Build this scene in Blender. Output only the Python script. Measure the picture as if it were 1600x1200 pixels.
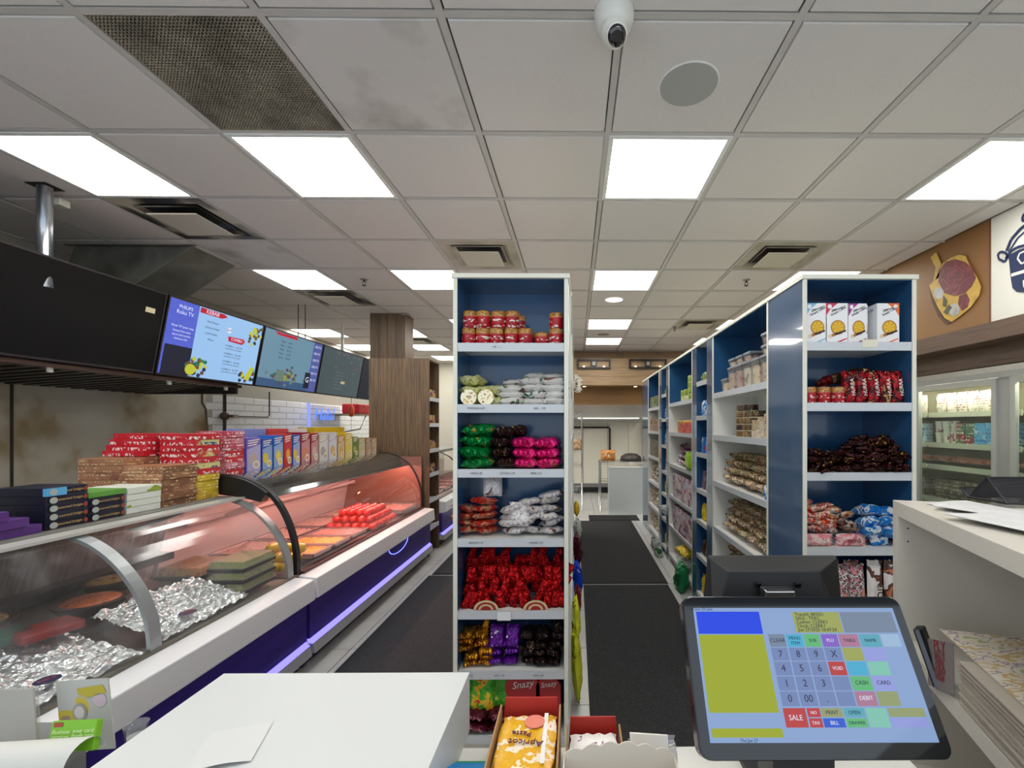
import bpy, math, random
from mathutils import Vector, Matrix, noise
R = math.radians
random.seed(7)
for _o in list(bpy.data.objects): bpy.data.objects.remove(_o)
SC = bpy.context.scene
COL = SC.collection
# ---------------------------------------------------------------- camera, world, exposure
EYE = 1.5; F = 694.0; PX, PY = 905.0, 665.0; YAW = R(0.5)
cam = bpy.data.cameras.new('camera'); co = bpy.data.objects.new('camera', cam); COL.objects.link(co)
cam.sensor_width = 36; cam.lens = 36*F/1600; cam.clip_start = .05
cam.shift_x = -(PX-800)/1600; cam.shift_y = (PY-600)/1600
co.location = (0, 0, EYE); co.rotation_euler = (R(90), 0, -YAW)
SC.camera = co
w = bpy.data.worlds.new('world'); SC.world = w; w.use_nodes = True
w.node_tree.nodes['Background'].inputs[0].default_value = (.80, .90, 1, 1)
w.node_tree.nodes['Background'].inputs[1].default_value = 1.25
LAMP = 12.0
vs = SC.view_settings
SC.display_settings.display_device = 'sRGB'
vs.view_transform = 'Standard'; vs.look = 'None'; vs.gamma = 1; vs.use_curve_mapping = False
vs.exposure = 0.13

def at(px, py, Y=None, X=None, Z=None):
    u = (px-PX)/F; v = (PY-py)/F
    c, s = math.cos(YAW), math.sin(YAW)
    d = Vector((u*c+s, c-u*s, v))
    t = Y/d.y if Y is not None else (X/d.x if X is not None else (Z-EYE)/v)
    return Vector((0, 0, EYE))+d*t

# ---------------------------------------------------------------- materials
def lin(c):
    return tuple(((x/255)/12.92 if x/255 <= .04045 else ((x/255+.055)/1.055)**2.4) for x in c)
MC = {}
def _new(key):
    m = bpy.data.materials.new(key); m.use_nodes = True
    return m, m.node_tree.nodes, m.node_tree.links, m.node_tree.nodes['Principled BSDF']
def flat(key, c, rough=.5, metal=0, bump=0, bs=60, spec=.5, coat=0):
    if key in MC: return MC[key]
    m, N, L, b = _new(key)
    b.inputs['Base Color'].default_value = (*lin(c), 1)
    b.inputs['Roughness'].default_value = rough; b.inputs['Metallic'].default_value = metal
    b.inputs['Specular IOR Level'].default_value = spec
    b.inputs['Coat Weight'].default_value = coat
    if bump: _bump(N, L, b, bs, bump)
    MC[key] = m; return m
def _bump(N, L, b, scale, st, rnd=None):
    tc = N.new('ShaderNodeTexCoord'); n = N.new('ShaderNodeTexNoise'); n.inputs['Scale'].default_value = scale
    n.inputs['Detail'].default_value = 2
    L.new(tc.outputs['Object'], n.inputs['Vector'])
    bp = N.new('ShaderNodeBump'); bp.inputs['Strength'].default_value = st; bp.inputs['Distance'].default_value = .01
    L.new(n.outputs[0], bp.inputs['Height']); L.new(bp.outputs[0], b.inputs['Normal'])
def mixmat(key, cols, scale=20, rough=.4, metal=0, bump=0, bs=60, stretch=(1, 1, 1), hard=True, rnd=True, detail=2, pos=None, coat=0, dist=0):
    """patches / grain of several colours by 4D noise in object space, different on every object"""
    if key in MC: return MC[key]
    m, N, L, b = _new(key)
    tc = N.new('ShaderNodeTexCoord'); mp = N.new('ShaderNodeMapping'); mp.inputs['Scale'].default_value = stretch
    L.new(tc.outputs['Object'], mp.inputs['Vector'])
    if hard and bump: scale *= 1.5; detail = max(detail, 3.5); dist = dist or .8
    n = N.new('ShaderNodeTexNoise'); n.noise_dimensions = '4D'; n.inputs['Scale'].default_value = scale
    n.inputs['Detail'].default_value = detail; n.inputs['Distortion'].default_value = dist
    L.new(mp.outputs[0], n.inputs['Vector'])
    if rnd:
        oi = N.new('ShaderNodeObjectInfo'); mu = N.new('ShaderNodeMath'); mu.operation = 'MULTIPLY'; mu.inputs[1].default_value = 40
        L.new(oi.outputs['Random'], mu.inputs[0]); L.new(mu.outputs[0], n.inputs['W'])
    cr = N.new('ShaderNodeValToRGB'); cr.color_ramp.interpolation = 'CONSTANT' if hard else 'LINEAR'
    k = len(cols); e = cr.color_ramp.elements
    ps = pos or ([0]+[.40+.22*i/(max(1, k-2)) for i in range(k-1)] if hard else [.3+.4*i/(k-1) for i in range(k)])
    while len(e) < k: e.new(.5)
    for i in range(k): e[i].position = ps[i]; e[i].color = (*lin(cols[i]), 1)
    L.new(n.outputs[0], cr.inputs[0]); L.new(cr.outputs[0], b.inputs['Base Color'])
    b.inputs['Roughness'].default_value = rough; b.inputs['Metallic'].default_value = metal
    b.inputs['Coat Weight'].default_value = coat
    if bump: _bump(N, L, b, bs, bump)
    MC[key] = m; return m
def printmat(key, base, ink, accent=None, line=.012, size=(190, 190, 60), thr=.52, rough=.4, axis='Z', big=7, cover=.55):
    """packaging print: rows of small ink marks on a base colour, with soft larger patches of an accent colour"""
    if key in MC: return MC[key]
    m, N, L, b = _new(key)
    tc = N.new('ShaderNodeTexCoord'); mp = N.new('ShaderNodeMapping'); mp.inputs['Scale'].default_value = size
    oi = N.new('ShaderNodeObjectInfo'); mu = N.new('ShaderNodeMath'); mu.operation = 'MULTIPLY'; mu.inputs[1].default_value = 40
    L.new(oi.outputs['Random'], mu.inputs[0]); L.new(tc.outputs['Object'], mp.inputs['Vector'])
    def nz(vec, sc, det):
        n = N.new('ShaderNodeTexNoise'); n.noise_dimensions = '4D'; n.inputs['Scale'].default_value = sc; n.inputs['Detail'].default_value = det
        L.new(vec, n.inputs['Vector']); L.new(mu.outputs[0], n.inputs['W']); return n
    def mth(op, a, c):
        x = N.new('ShaderNodeMath'); x.operation = op
        for i, q in enumerate((a, c)):
            if hasattr(q, 'links'): L.new(q, x.inputs[i])
            else: x.inputs[i].default_value = q
        return x.outputs[0]
    g = mth('GREATER_THAN', nz(mp.outputs[0], 1, 0).outputs[0], thr)
    sp = N.new('ShaderNodeSeparateXYZ'); L.new(tc.outputs['Object'], sp.inputs[0])
    band = mth('GREATER_THAN', mth('SINE', mth('MULTIPLY', sp.outputs[axis], 6.283/line), 0), -.1)
    rowm = mth('GREATER_THAN', nz(tc.outputs['Object'], 22, 0).outputs[0], 1-cover)
    mask = mth('MULTIPLY', mth('MULTIPLY', g, band), rowm)
    mr = N.new('ShaderNodeMapRange'); mr.inputs[1].default_value = .5; mr.inputs[2].default_value = .56; L.new(nz(tc.outputs['Object'], big, 3).outputs[0], mr.inputs[0])
    m1 = N.new('ShaderNodeMix'); m1.data_type = 'RGBA'; m1.inputs[6].default_value = (*lin(base), 1); m1.inputs[7].default_value = (*lin(accent or base), 1); L.new(mr.outputs[0], m1.inputs[0])
    m2 = N.new('ShaderNodeMix'); m2.data_type = 'RGBA'; m2.inputs[7].default_value = (*lin(ink), 1); L.new(m1.outputs[2], m2.inputs[6]); L.new(mask, m2.inputs[0])
    L.new(m2.outputs[2], b.inputs['Base Color']); b.inputs['Roughness'].default_value = rough
    MC[key] = m; return m
def emis(key, c, st=1):
    if key in MC: return MC[key]
    m, N, L, b = _new(key)
    b.inputs['Base Color'].default_value = (.02, .02, .02, 1)
    b.inputs['Emission Color'].default_value = (*lin(c), 1); b.inputs['Emission Strength'].default_value = st
    b.inputs['Roughness'].default_value = .35; b.inputs['Specular IOR Level'].default_value = .06
    MC[key] = m; return m
def glass(key, c=(255, 255, 255), op=.06, rough=.03, refl=1.0, dirt=0.0):
    """thin pane: transparent with a Fresnel reflection and a faint film"""
    if key in MC: return MC[key]
    m, N, L, b = _new(key); N.remove(b)
    out = N['Material Output']
    tr = N.new('ShaderNodeBsdfTransparent'); tr.inputs[0].default_value = (*lin(c), 1)
    gl = N.new('ShaderNodeBsdfGlossy'); gl.inputs['Roughness'].default_value = rough
    gl.inputs[0].default_value = (refl, refl, refl, 1)
    df = N.new('ShaderNodeBsdfDiffuse'); df.inputs[0].default_value = (.8, .82, .85, 1)
    lw = N.new('ShaderNodeLayerWeight'); lw.inputs[0].default_value = .5; pw = N.new('ShaderNodeMath'); pw.operation = 'POWER'; pw.inputs[1].default_value = 5
    L.new(lw.outputs['Facing'], pw.inputs[0]); fr = N.new('ShaderNodeMath'); fr.operation = 'MULTIPLY_ADD'; fr.inputs[1].default_value = .92; fr.inputs[2].default_value = .05
    L.new(pw.outputs[0], fr.inputs[0])
    m1 = N.new('ShaderNodeMixShader'); m1.inputs[0].default_value = op
    if dirt:
        tc = N.new('ShaderNodeTexCoord'); n = N.new('ShaderNodeTexNoise'); n.inputs['Scale'].default_value = 5
        L.new(tc.outputs['Object'], n.inputs['Vector'])
        mr = N.new('ShaderNodeMapRange'); mr.inputs[1].default_value = .45; mr.inputs[2].default_value = .7
        mr.inputs[3].default_value = op; mr.inputs[4].default_value = op+dirt
        L.new(n.outputs[0], mr.inputs[0]); L.new(mr.outputs[0], m1.inputs[0])
    L.new(tr.outputs[0], m1.inputs[1]); L.new(df.outputs[0], m1.inputs[2])
    m2 = N.new('ShaderNodeMixShader'); L.new(fr.outputs[0], m2.inputs[0])
    L.new(m1.outputs[0], m2.inputs[1]); L.new(gl.outputs[0], m2.inputs[2])
    L.new(m2.outputs[0], out.inputs[0]); MC[key] = m; return m

WHITE = flat('white_laminate', (233, 233, 228), .35)
CREAM = flat('cream_edge', (226, 226, 212), .45)
RAIL = flat('grey_rail', (205, 210, 216), .4)
BLUE = flat('blue_laminate', (42, 84, 126), .22, coat=.3)
DBLUE = flat('blue_outer', (60, 90, 124), .15, coat=.6)
BLACK = flat('black_plastic', (18, 20, 24), .4)
DARK = flat('dark_metal', (32, 30, 32), .45)
STEEL = mixmat('steel', [(150, 150, 148), (175, 175, 172)], 3, .38, .85, hard=False, stretch=(1, 1, 12), rnd=False)
STEELD = mixmat('steel_dirty', [(36, 30, 24), (136, 110, 56), (186, 180, 164), (206, 202, 192)], 1.5, .35, .15, hard=False, rnd=False, stretch=(1, 1, .8), pos=[.26, .38, .48, .64], detail=4)
CHROME = flat('chrome', (200, 200, 200), .18, 1)
ALU = flat('aluminium', (176, 182, 184), .35, .7)
GREY = flat('grey_plastic', (120, 120, 120), .5)
WOODG = mixmat('wood_dark', [(52, 40, 30), (128, 103, 74), (84, 65, 48), (118, 94, 66)], 9, .45, hard=False, stretch=(10, 10, .18), rnd=False, detail=5)
WOODL = mixmat('wood_light', [(122, 92, 62), (176, 142, 102), (142, 110, 76)], 6, .5, hard=False, stretch=(.5, 3, 8), rnd=False, detail=5)
TAN = flat('tan_wall', (150, 124, 92), .6)
BROWN = flat('brown_panel', (150, 114, 70), .6)
FOOD = {}
GLASS = glass('case_glass', (249, 252, 251), .02, .10, dirt=.12)
GLASS2 = glass('hot_case_glass', (252, 248, 246), .015, .02)
CLEAR = glass('clear_plastic', (244, 244, 240), .12, .08)
DOORG = glass('door_glass', (240, 247, 243), .02, .02)

# ---------------------------------------------------------------- mesh builder and object helpers
W = {}
class MB:
    def __init__(s): s.v = []; s.f = []; s.m = []; s.sm = []
    def face(s, pts, m=0, smooth=False):
        i = len(s.v); s.v += [Vector(p) for p in pts]; s.f.append(tuple(range(i, i+len(pts)))); s.m.append(m); s.sm.append(smooth); return s
    def box(s, x0, x1, y0, y1, z0, z1, m=0, top=None, front=None, mm=None):
        if x0 > x1: x0, x1 = x1, x0
        if y0 > y1: y0, y1 = y1, y0
        if z0 > z1: z0, z1 = z1, z0
        p = [(x0, y0, z0), (x1, y0, z0), (x1, y1, z0), (x0, y1, z0), (x0, y0, z1), (x1, y0, z1), (x1, y1, z1), (x0, y1, z1)]
        i = len(s.v); s.v += [Vector(q) for q in p]
        fs = [(0, 3, 2, 1), (4, 5, 6, 7), (0, 1, 5, 4), (2, 3, 7, 6), (0, 4, 7, 3), (1, 2, 6, 5)]   # bottom top front back left right
        ms = mm or [m, m if top is None else top, m if front is None else front, m, m, m]
        for f, k in zip(fs, ms): s.f.append(tuple(i+a for a in f)); s.m.append(k); s.sm.append(False)
        return s
    def hull8(s, p, m=0):
        """p: 8 points, bottom ring then top ring"""
        i = len(s.v); s.v += [Vector(q) for q in p]
        for f in [(0, 3, 2, 1), (4, 5, 6, 7), (0, 1, 5, 4), (1, 2, 6, 5), (2, 3, 7, 6), (3, 0, 4, 7)]:
            s.f.append(tuple(i+a for a in f)); s.m.append(m); s.sm.append(False)
        return s
    def slab(s, p, n, t, m=0):
        """quad p (4 pts) thickened by t along -n"""
        n = Vector(n).normalized()
        return s.hull8([Vector(q)-n*t for q in p]+[Vector(q) for q in p], m)
    def tube(s, pts, r, n=8, m=0, cap=True, radii=None):
        pts = [Vector(p) for p in pts]; i0 = len(s.v)
        for k, p in enumerate(pts):
            d = (pts[min(k+1, len(pts)-1)]-pts[max(k-1, 0)]).normalized()
            a = Vector((0, 0, 1)) if abs(d.z) < .9 else Vector((1, 0, 0))
            u = d.cross(a).normalized(); v = d.cross(u); rr = radii[k] if radii else r
            for j in range(n):
                t = 2*math.pi*j/n; s.v.append(p+u*math.cos(t)*rr+v*math.sin(t)*rr)
        for k in range(len(pts)-1):
            for j in range(n):
                a = i0+k*n+j; b = i0+k*n+(j+1) % n
                s.f.append((a, b, b+n, a+n)); s.m.append(m); s.sm.append(True)
        if cap:
            s.f.append(tuple(i0+j for j in range(n))); s.m.append(m); s.sm.append(False)
            s.f.append(tuple(i0+(len(pts)-1)*n+j for j in reversed(range(n)))); s.m.append(m); s.sm.append(False)
        return s
    def lathe(s, prof, c=(0, 0, 0), n=16, mats=None, sx=1, sy=1):
        i0 = len(s.v)
        for (r, z) in prof:
            for j in range(n):
                t = 2*math.pi*j/n; s.v.append(Vector((c[0]+r*math.cos(t)*sx, c[1]+r*math.sin(t)*sy, c[2]+z)))
        for k in range(len(prof)-1):
            for j in range(n):
                a = i0+k*n+j; b = i0+k*n+(j+1) % n
                s.f.append((a, b, b+n, a+n)); s.m.append(mats[k] if mats else 0); s.sm.append(True)
        s.f.append(tuple(i0+j for j in reversed(range(n)))); s.m.append(mats[0] if mats else 0); s.sm.append(False)
        s.f.append(tuple(i0+(len(prof)-1)*n+j for j in range(n))); s.m.append(mats[-1] if mats else 0); s.sm.append(False)
        return s
    def ball(s, c, r, n=10, k=6, m=0, sz=1.0):
        pr = [(max(1e-4, r*math.sin(math.pi*i/k)), -r*sz*math.cos(math.pi*i/k)) for i in range(k+1)]
        return s.lathe(pr, c, n, [m]*k)
    def poly(s, pts, n, t, m=0):
        """flat polygon (list of points) with thickness t along n"""
        n = Vector(n).normalized(); a = [Vector(p) for p in pts]; b = [p+n*t for p in a]; i = len(s.v); k = len(a)
        s.v += a+b; s.f += [tuple(i+k+j for j in range(k)), tuple(i+j for j in reversed(range(k)))]; s.m += [m, m]; s.sm += [False, False]
        for j in range(k):
            q = (j+1) % k; s.f.append((i+j, i+q, i+k+q, i+k+j)); s.m.append(m); s.sm.append(False)
        return s
    def sheet(s, fn, nu, nv, m=0, smooth=True):
        i0 = len(s.v)
        for a in range(nu+1):
            for b in range(nv+1): s.v.append(Vector(fn(a/nu, b/nv)))
        for a in range(nu):
            for b in range(nv):
                i = i0+a*(nv+1)+b; s.f.append((i, i+1, i+nv+2, i+nv+1)); s.m.append(m); s.sm.append(smooth)
        return s
    def mesh(s, name, mats, off=Vector((0, 0, 0))):
        me = bpy.data.meshes.new(name)
        me.from_pydata([v-off for v in s.v], [], s.f)
        for x in (mats if isinstance(mats, (list, tuple)) else [mats]): me.materials.append(x)
        me.polygons.foreach_set('material_index', s.m); me.polygons.foreach_set('use_smooth', s.sm)
        me.update(); return me
    def build(s, name, mats, parent=None, bevel=0):
        if parent is None:
            xs = [v.x for v in s.v]; ys = [v.y for v in s.v]; zs = [v.z for v in s.v]
            off = Vector(((min(xs)+max(xs))/2, (min(ys)+max(ys))/2, min(zs)))
        else: off = W[parent.name]
        o = bpy.data.objects.new(name, s.mesh(name, mats, off)); COL.objects.link(o)
        if parent is None: o.location = off
        else: o.parent = parent
        W[o.name] = off
        if bevel:
            b = o.modifiers.new('bevel', 'BEVEL'); b.width = bevel; b.segments = 2; b.limit_method = 'ANGLE'
        return o
def tag(o, label=None, cat=None, group=None, kind=None):
    if label: o['label'] = label
    if cat: o['category'] = cat
    if group: o['group'] = group
    if kind: o['kind'] = kind
    return o
def thing(name, loc, label, cat, group=None):
    o = bpy.data.objects.new(name, None); COL.objects.link(o); o.location = loc; o.empty_display_size = .05
    W[o.name] = Vector(loc); return tag(o, label, cat, group)
def struct(o): o['kind'] = 'structure'; return o
def item(name, me, loc, rot=(0, 0, 0), sc=1, label=None, cat=None, group=None, parent=None):
    o = bpy.data.objects.new(name, me); COL.objects.link(o)
    o.location = Vector(loc)-(W[parent.name] if parent else Vector((0, 0, 0))); o.rotation_euler = rot
    o.scale = (sc, sc, sc) if isinstance(sc, (int, float)) else sc
    if parent: o.parent = parent
    return tag(o, label, cat, group)
def kids(o): return [c for c in bpy.data.objects if c.parent == o]
def clone(root, tree, loc, rot=None, label=None, group=None, sc=None):
    """tree: list of (part, [subparts])"""
    r = root.copy(); COL.objects.link(r); r.location = loc
    if rot: r.rotation_euler = rot
    if sc: r.scale = (sc, sc, sc)
    if label: r['label'] = label
    if group: r['group'] = group
    for p, subs in tree:
        c = p.copy(); COL.objects.link(c); c.parent = r
        for q in subs:
            d = q.copy(); COL.objects.link(d); d.parent = c
    return r
TX = {}
def textmesh(body, size, mat, ext=.0006, align='CENTER', shear=0):
    k = (body, size, mat.name, ext, align)
    if k in TX: return TX[k]
    c = bpy.data.curves.new('t', 'FONT'); c.body = body; c.size = size; c.extrude = ext; c.align_x = align; c.align_y = 'CENTER'; c.shear = shear
    c.resolution_u = 2
    o = bpy.data.objects.new('t', c); COL.objects.link(o)
    dg = bpy.context.evaluated_depsgraph_get(); me = bpy.data.meshes.new_from_object(o.evaluated_get(dg))
    me.materials.clear(); me.materials.append(mat)
    bpy.data.objects.remove(o); TX[k] = me; return me
def text(name, body, size, mat, org, xd, yd, parent=None, ext=.0006, align='CENTER', shear=0, label=None, cat=None):
    """text with its reading direction xd and up direction yd, centred at org"""
    me = textmesh(body, size, mat, ext, align, shear)
    o = bpy.data.objects.new(name, me); COL.objects.link(o)
    xd = Vector(xd).normalized(); zd = xd.cross(Vector(yd)).normalized(); yd = zd.cross(xd)
    m = Matrix((xd, yd, zd)).transposed().to_4x4()
    m.translation = Vector(org)-(W[parent.name] if parent else Vector((0, 0, 0)))
    if parent: o.parent = parent
    o.matrix_local = m
    return tag(o, label, cat)
ORD = ['first', 'second', 'third', 'fourth', 'fifth', 'sixth', 'seventh', 'eighth', 'ninth', 'tenth', 'eleventh', 'twelfth', 'thirteenth', 'fourteenth', 'fifteenth', 'sixteenth', 'seventeenth', 'eighteenth']
LAY = ['bottom', 'second', 'third', 'fourth', 'fifth', 'sixth', 'seventh', 'eighth', 'ninth', 'tenth']
def rj(a): return random.uniform(-a, a)
class Plane:
    """local frame on a quad TL, TR, BL for drawing flat print: u right, v down"""
    def __init__(s, TL, TR, BL):
        s.o = Vector(TL); s.a = Vector(TR)-s.o; s.b = Vector(BL)-s.o; s.n = s.b.cross(s.a).normalized()
    def p(s, u, v, e=0): return s.o+s.a*u+s.b*v+s.n*e
    def q(s, mb, u0, v0, u1, v1, m=0, e=.001):
        mb.face([s.p(u0, v1, e), s.p(u1, v1, e), s.p(u1, v0, e), s.p(u0, v0, e)], m); return s
    def disc(s, mb, u, v, ru, rv, m=0, e=.001, n=14):
        mb.face([s.p(u+ru*math.cos(-2*math.pi*i/n), v+rv*math.sin(-2*math.pi*i/n), e) for i in range(n)], m)
    def poly(s, mb, pts, m=0, e=.001): mb.face([s.p(u, v, e) for u, v in pts], m)
    def text(s, name, body, size, mat, u, v, parent, e=.0015, align='CENTER', shear=0):
        return text(name, body, size, mat, s.p(u, v, e), s.a, -s.b, parent, .0002, align, shear)
# ================================================================ ROOM SHELL
CEIL = 2.89; WL = -4.12; WR = 2.785
tile_mat = mixmat('floor_tile', [(190, 190, 186), (205, 205, 202)], 4, .28, hard=False)
m = MB().box(WL, 3.7, -1.2, 11, -.08, -.006)
floor = struct(m.build('floor', flat('grout', (140, 138, 132), .8)))
tm = MB().box(-.302, .302, -.302, .302, -.006, 0).mesh('tile', tile_mat)
for i in range(-3, 4):
    for j in range(0, 17):
        item('tile', tm, (i*.61+.02, .25+j*.61, 0), parent=floor)
# ceiling
ceil = struct(MB().box(WL, 3.7, -1.2, 11, CEIL+.03, CEIL+.08).build('ceiling', flat('plenum', (120, 118, 112), .9)))
gx = lambda j: .155+.61*j
gy = lambda r: 2.11+.61*r
CT = mixmat('ceiling_tile', [(214, 208, 203), (224, 219, 214)], 260, .9, bump=.12, bs=240, hard=False, rnd=False)
CTS = mixmat('ceiling_tile_stained', [(150, 142, 134), (196, 190, 184), (214, 209, 204)], 3.0, .9, hard=False, pos=[.25, .40, .5], detail=6)
TB = flat('t_bar', (196, 192, 186), .5)
LIGHTS = [(-3, 0), (-5, 0), (0, 0), (3, 0), (0, 3), (-3, 3), (-5, 3), (3, 3), (0, 6), (-3, 6), (3, 6), (0, 8), (3, 8), (-3, 8),
          (-7, 7), (-7, 9), (-5, 7), (-5, 9), (-5, 11), (-7, 11), (0, 11), (3, 11), (-3, -3), (0, -3), (3, -3), (-5, -3)]  # farthest middle and right panels: unseen, added to brighten the kitchen
VENTS = [(-5, 1), (-2, 2), (2, 2), (-5, 4), (-5, 8), (2, 6)]
PERF = [(-3, -1)]
tcache = {}
def tilemesh(w, d, mt):
    k = (round(w, 3), round(d, 3), mt.name)
    if k not in tcache:
        a, b = w/2-.0125, d/2-.0125
        tcache[k] = MB().hull8([(-a+.008, -b+.008, -.008), (a-.008, -b+.008, -.008), (a-.008, b-.008, -.004), (-a+.008, b-.008, -.004), (-a, -b, .02), (a, -b, .02), (a, b, .02), (-a, b, .02)]).mesh('ceiling_tile', mt)
    return tcache[k]
for j in range(-7, 5):
    for r in range(-5, 14):
        if (j, r) in LIGHTS or (j, r) in VENTS or (j, r) in PERF: continue
        x0, x1 = gx(j), min(gx(j+1), WR)
        if gy(r) > 8.45 and x0 > 1.5: continue
        stain = (j, r) in [(-2, -1), (-5, 2)]
        item('ceiling_tile', tilemesh(x1-x0, .61, CTS if stain else CT), ((x0+x1)/2, (gy(r)+gy(r+1))/2, CEIL), parent=ceil)
for j in range(-7, 5): MB().box(gx(j)-.013, gx(j)+.013, -1, 10.9, CEIL-.006, CEIL+.002).build('main_runner', TB, ceil)
for r in range(-5, 14): MB().box(WL, WR, gy(r)-.012, gy(r)+.012, CEIL-.005, CEIL+.003).build('cross_tee', TB, ceil)
EM = emis('panel_light', (255, 252, 246), LAMP)
def lname(j, r):
    c = {-7: 'far left', -5: 'left', -3: 'centre left', 0: 'middle', 3: 'right'}[j]
    return c
near = {-3: 'behind the viewer', 0: 'nearest', 3: 'second nearest', 6: 'third', 7: 'third', 8: 'fourth', 9: 'fourth', 11: 'farthest', 12: 'kitchen'}
lt = None
for (j, r) in LIGHTS:
    lab = 'bright square ceiling light panel, %s one in the %s row of panels' % (near[r], lname(j, r))
    c = (gx(j)+.305, gy(r)+.305, CEIL-.004)
    if lt is None:
        lt = thing('ceiling_light', c, lab, 'ceiling light', 'flat ceiling light panels')
        x, y, z = c
        f = MB()
        for a in [(x-.297, x+.297, y-.297, y-.275), (x-.297, x+.297, y+.275, y+.297), (x-.297, x-.275, y-.275, y+.275), (x+.275, x+.297, y-.275, y+.275)]: f.box(*a, z-.006, z+.02)
        lf = f.build('frame', WHITE, lt)
        ld = MB().box(x-.275, x+.275, y-.275, y+.275, z-.002, z+.015).build('diffuser', EM, lt)
        ltree = [(lf, []), (ld, [])]
    else: clone(lt, ltree, c, label=lab)
# air diffusers
BEI = mixmat('diffuser_paint', [(150, 142, 124), (196, 190, 174)], 4, .5, hard=False)
BEID = mixmat('diffuser_dirty', [(40, 36, 32), (120, 112, 98), (190, 182, 160)], 3.5, .5, hard=False, pos=[.38, .5, .6])
BEIC = flat('diffuser_plate', (206, 200, 182), .5)
vwhere = {(-5, 1): 'above the dark menu screen', (-2, 2): 'above the left snack unit', (2, 2): 'before the right snack unit top', (-5, 4): 'behind the hanging wires',
          (-5, 8): 'just right of the wooden column', (2, 6): 'far over the right shelf row'}
for (j, r) in VENTS:
    x, y, z = gx(j)+.305, gy(r)+.305, CEIL-.004
    mt = BEID if (j, r) == (-5, 1) or (j, r) == (-5, 4) else BEI
    t = thing('air_diffuser', (x, y, z), 'square beige ceiling air diffuser '+vwhere[(j, r)], 'air vent', 'ceiling air diffusers')
    def ring(a0, a1, z0, z1, nm):
        b = MB(); q = [(-1, -1), (1, -1), (1, 1), (-1, 1)]
        for k in range(4):
            p, s_ = q[k], q[(k+1) % 4]
            b.hull8([(x+p[0]*a0, y+p[1]*a0, z0), (x+s_[0]*a0, y+s_[1]*a0, z0), (x+s_[0]*a1, y+s_[1]*a1, z1), (x+p[0]*a1, y+p[1]*a1, z1),
                     (x+p[0]*a0, y+p[1]*a0, z0+.004), (x+s_[0]*a0, y+s_[1]*a0, z0+.004), (x+s_[0]*a1, y+s_[1]*a1, z1+.004), (x+p[0]*a1, y+p[1]*a1, z1+.004)])
        return b.build(nm, mt, t)
    ring(.297, .235, z-.002, z-.004, 'flange'); ring(.235, .19, z-.004, z+.02, 'outer_cone'); ring(.20, .175, z-.006, z+.012, 'inner_cone')
    MB().hull8([(x-.155, y-.155, z-.032), (x+.155, y-.155, z-.032), (x+.155, y+.155, z-.032), (x-.155, y+.155, z-.032), (x-.16, y-.16, z-.026), (x+.16, y-.16, z-.026), (x+.16, y+.16, z-.026), (x-.16, y+.16, z-.026)]).build('centre_plate', BEIC, t)
    MB().box(x-.18, x+.18, y-.18, y+.18, z+.02, z+.026).build('dark_throat', DARK, t)
# perforated return grille: many small cells joined
x, y, z = gx(-3)+.305, gy(-1)+.305, CEIL-.004
t = thing('return_grille', (x, y, z), 'dark dusty perforated ceiling grille before the centre left light', 'air vent')
MB().box(x-.29, x+.29, y-.29, y+.29, z+.012, z+.02).build('backing', flat('grille_back', (60, 56, 48), .9), t)
g = MB(); n = 44
for k in range(n+1):
    a = -.29+.58*k/n
    g.box(x+a-.0035, x+a+.0035, y-.29, y+.29, z, z+.004); g.box(x-.29, x+.29, y+a-.0035, y+a+.0035, z, z+.004)
tag(g.build('perforated_face', mixmat('grille_face', [(120, 112, 96), (176, 166, 146)], 6, .6, hard=False), t), kind='stuff')
# speakers / round lights
def disc_thing(name, x, y, r, lab, cat, cm, lit=None):
    t = thing(name, (x, y, CEIL), lab, cat)
    MB().lathe([(r*.95, -.006), (r, -.009), (r*1.035, -.004), (r*1.035, .002)], (x, y, CEIL-.002), 36).build('rim', WHITE, t)
    MB().lathe([(r*.97, -.0095), (r*.97, -.004)], (x, y, CEIL-.002), 36).build('face', cm, t)
disc_thing('ceiling_speaker', .46, 1.80, .118, 'large round grey ceiling speaker beside the security camera', 'speaker', flat('speaker_face', (170, 170, 164), .8))
disc_thing('round_ceiling_light', .425, 4.87, .10, 'small round recessed ceiling lamp between middle light panels', 'lamp', emis('downlight', (255, 250, 240), 1.2))
disc_thing('ceiling_speaker', .425, 6.72, .10, 'small round flat ceiling speaker between far middle panels', 'speaker', flat('speaker_far', (150, 140, 120), .8))
# dome camera
cx, cy = .13, 1.49
t = thing('dome_camera', (cx, cy, CEIL), 'white turret security camera hanging from ceiling', 'camera')
MB().lathe([(.034, -.066), (.054, -.055), (.064, -.034), (.067, -.006), (.069, 0)], (cx, cy, CEIL-.004), 28).build('housing', flat('cam_white', (224, 224, 216), .4), t)
bd = MB().ball((0, 0, 0), .045, 20, 12).build('eyeball', flat('cam_white', (0, 0, 0)), t)
bd.location = (.0, -.012, -.080)
MB().lathe([(.041, -.012), (.043, .006)], (0, 0, 0), 24)
ey = MB().lathe([(.034, 0), (.036, .004), (.034, .010), (.030, .012)], (0, 0, 0), 24).build('lens_ring', flat('cam_white', (0, 0, 0)), t)
ln = MB().lathe([(.030, 0), (.030, .012), (.016, .016)], (0, 0, 0), 24).build('lens', flat('cam_lens', (14, 16, 22), .08, coat=1), t)
for o_, dd in ((ey, .030), (ln, .034)):
    d = Vector((.12, -.62, -.78)).normalized()
    o_.matrix_local = Matrix.Translation(Vector((0, -.012, -.080))+d*(dd+.004)) @ d.to_track_quat('Z', 'Y').to_matrix().to_4x4()
# the eyeball meshes were authored around the world origin: re-centre
for o_ in (bd, ey, ln):
    for v_ in o_.data.vertices: v_.co += W[t.name]
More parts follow.
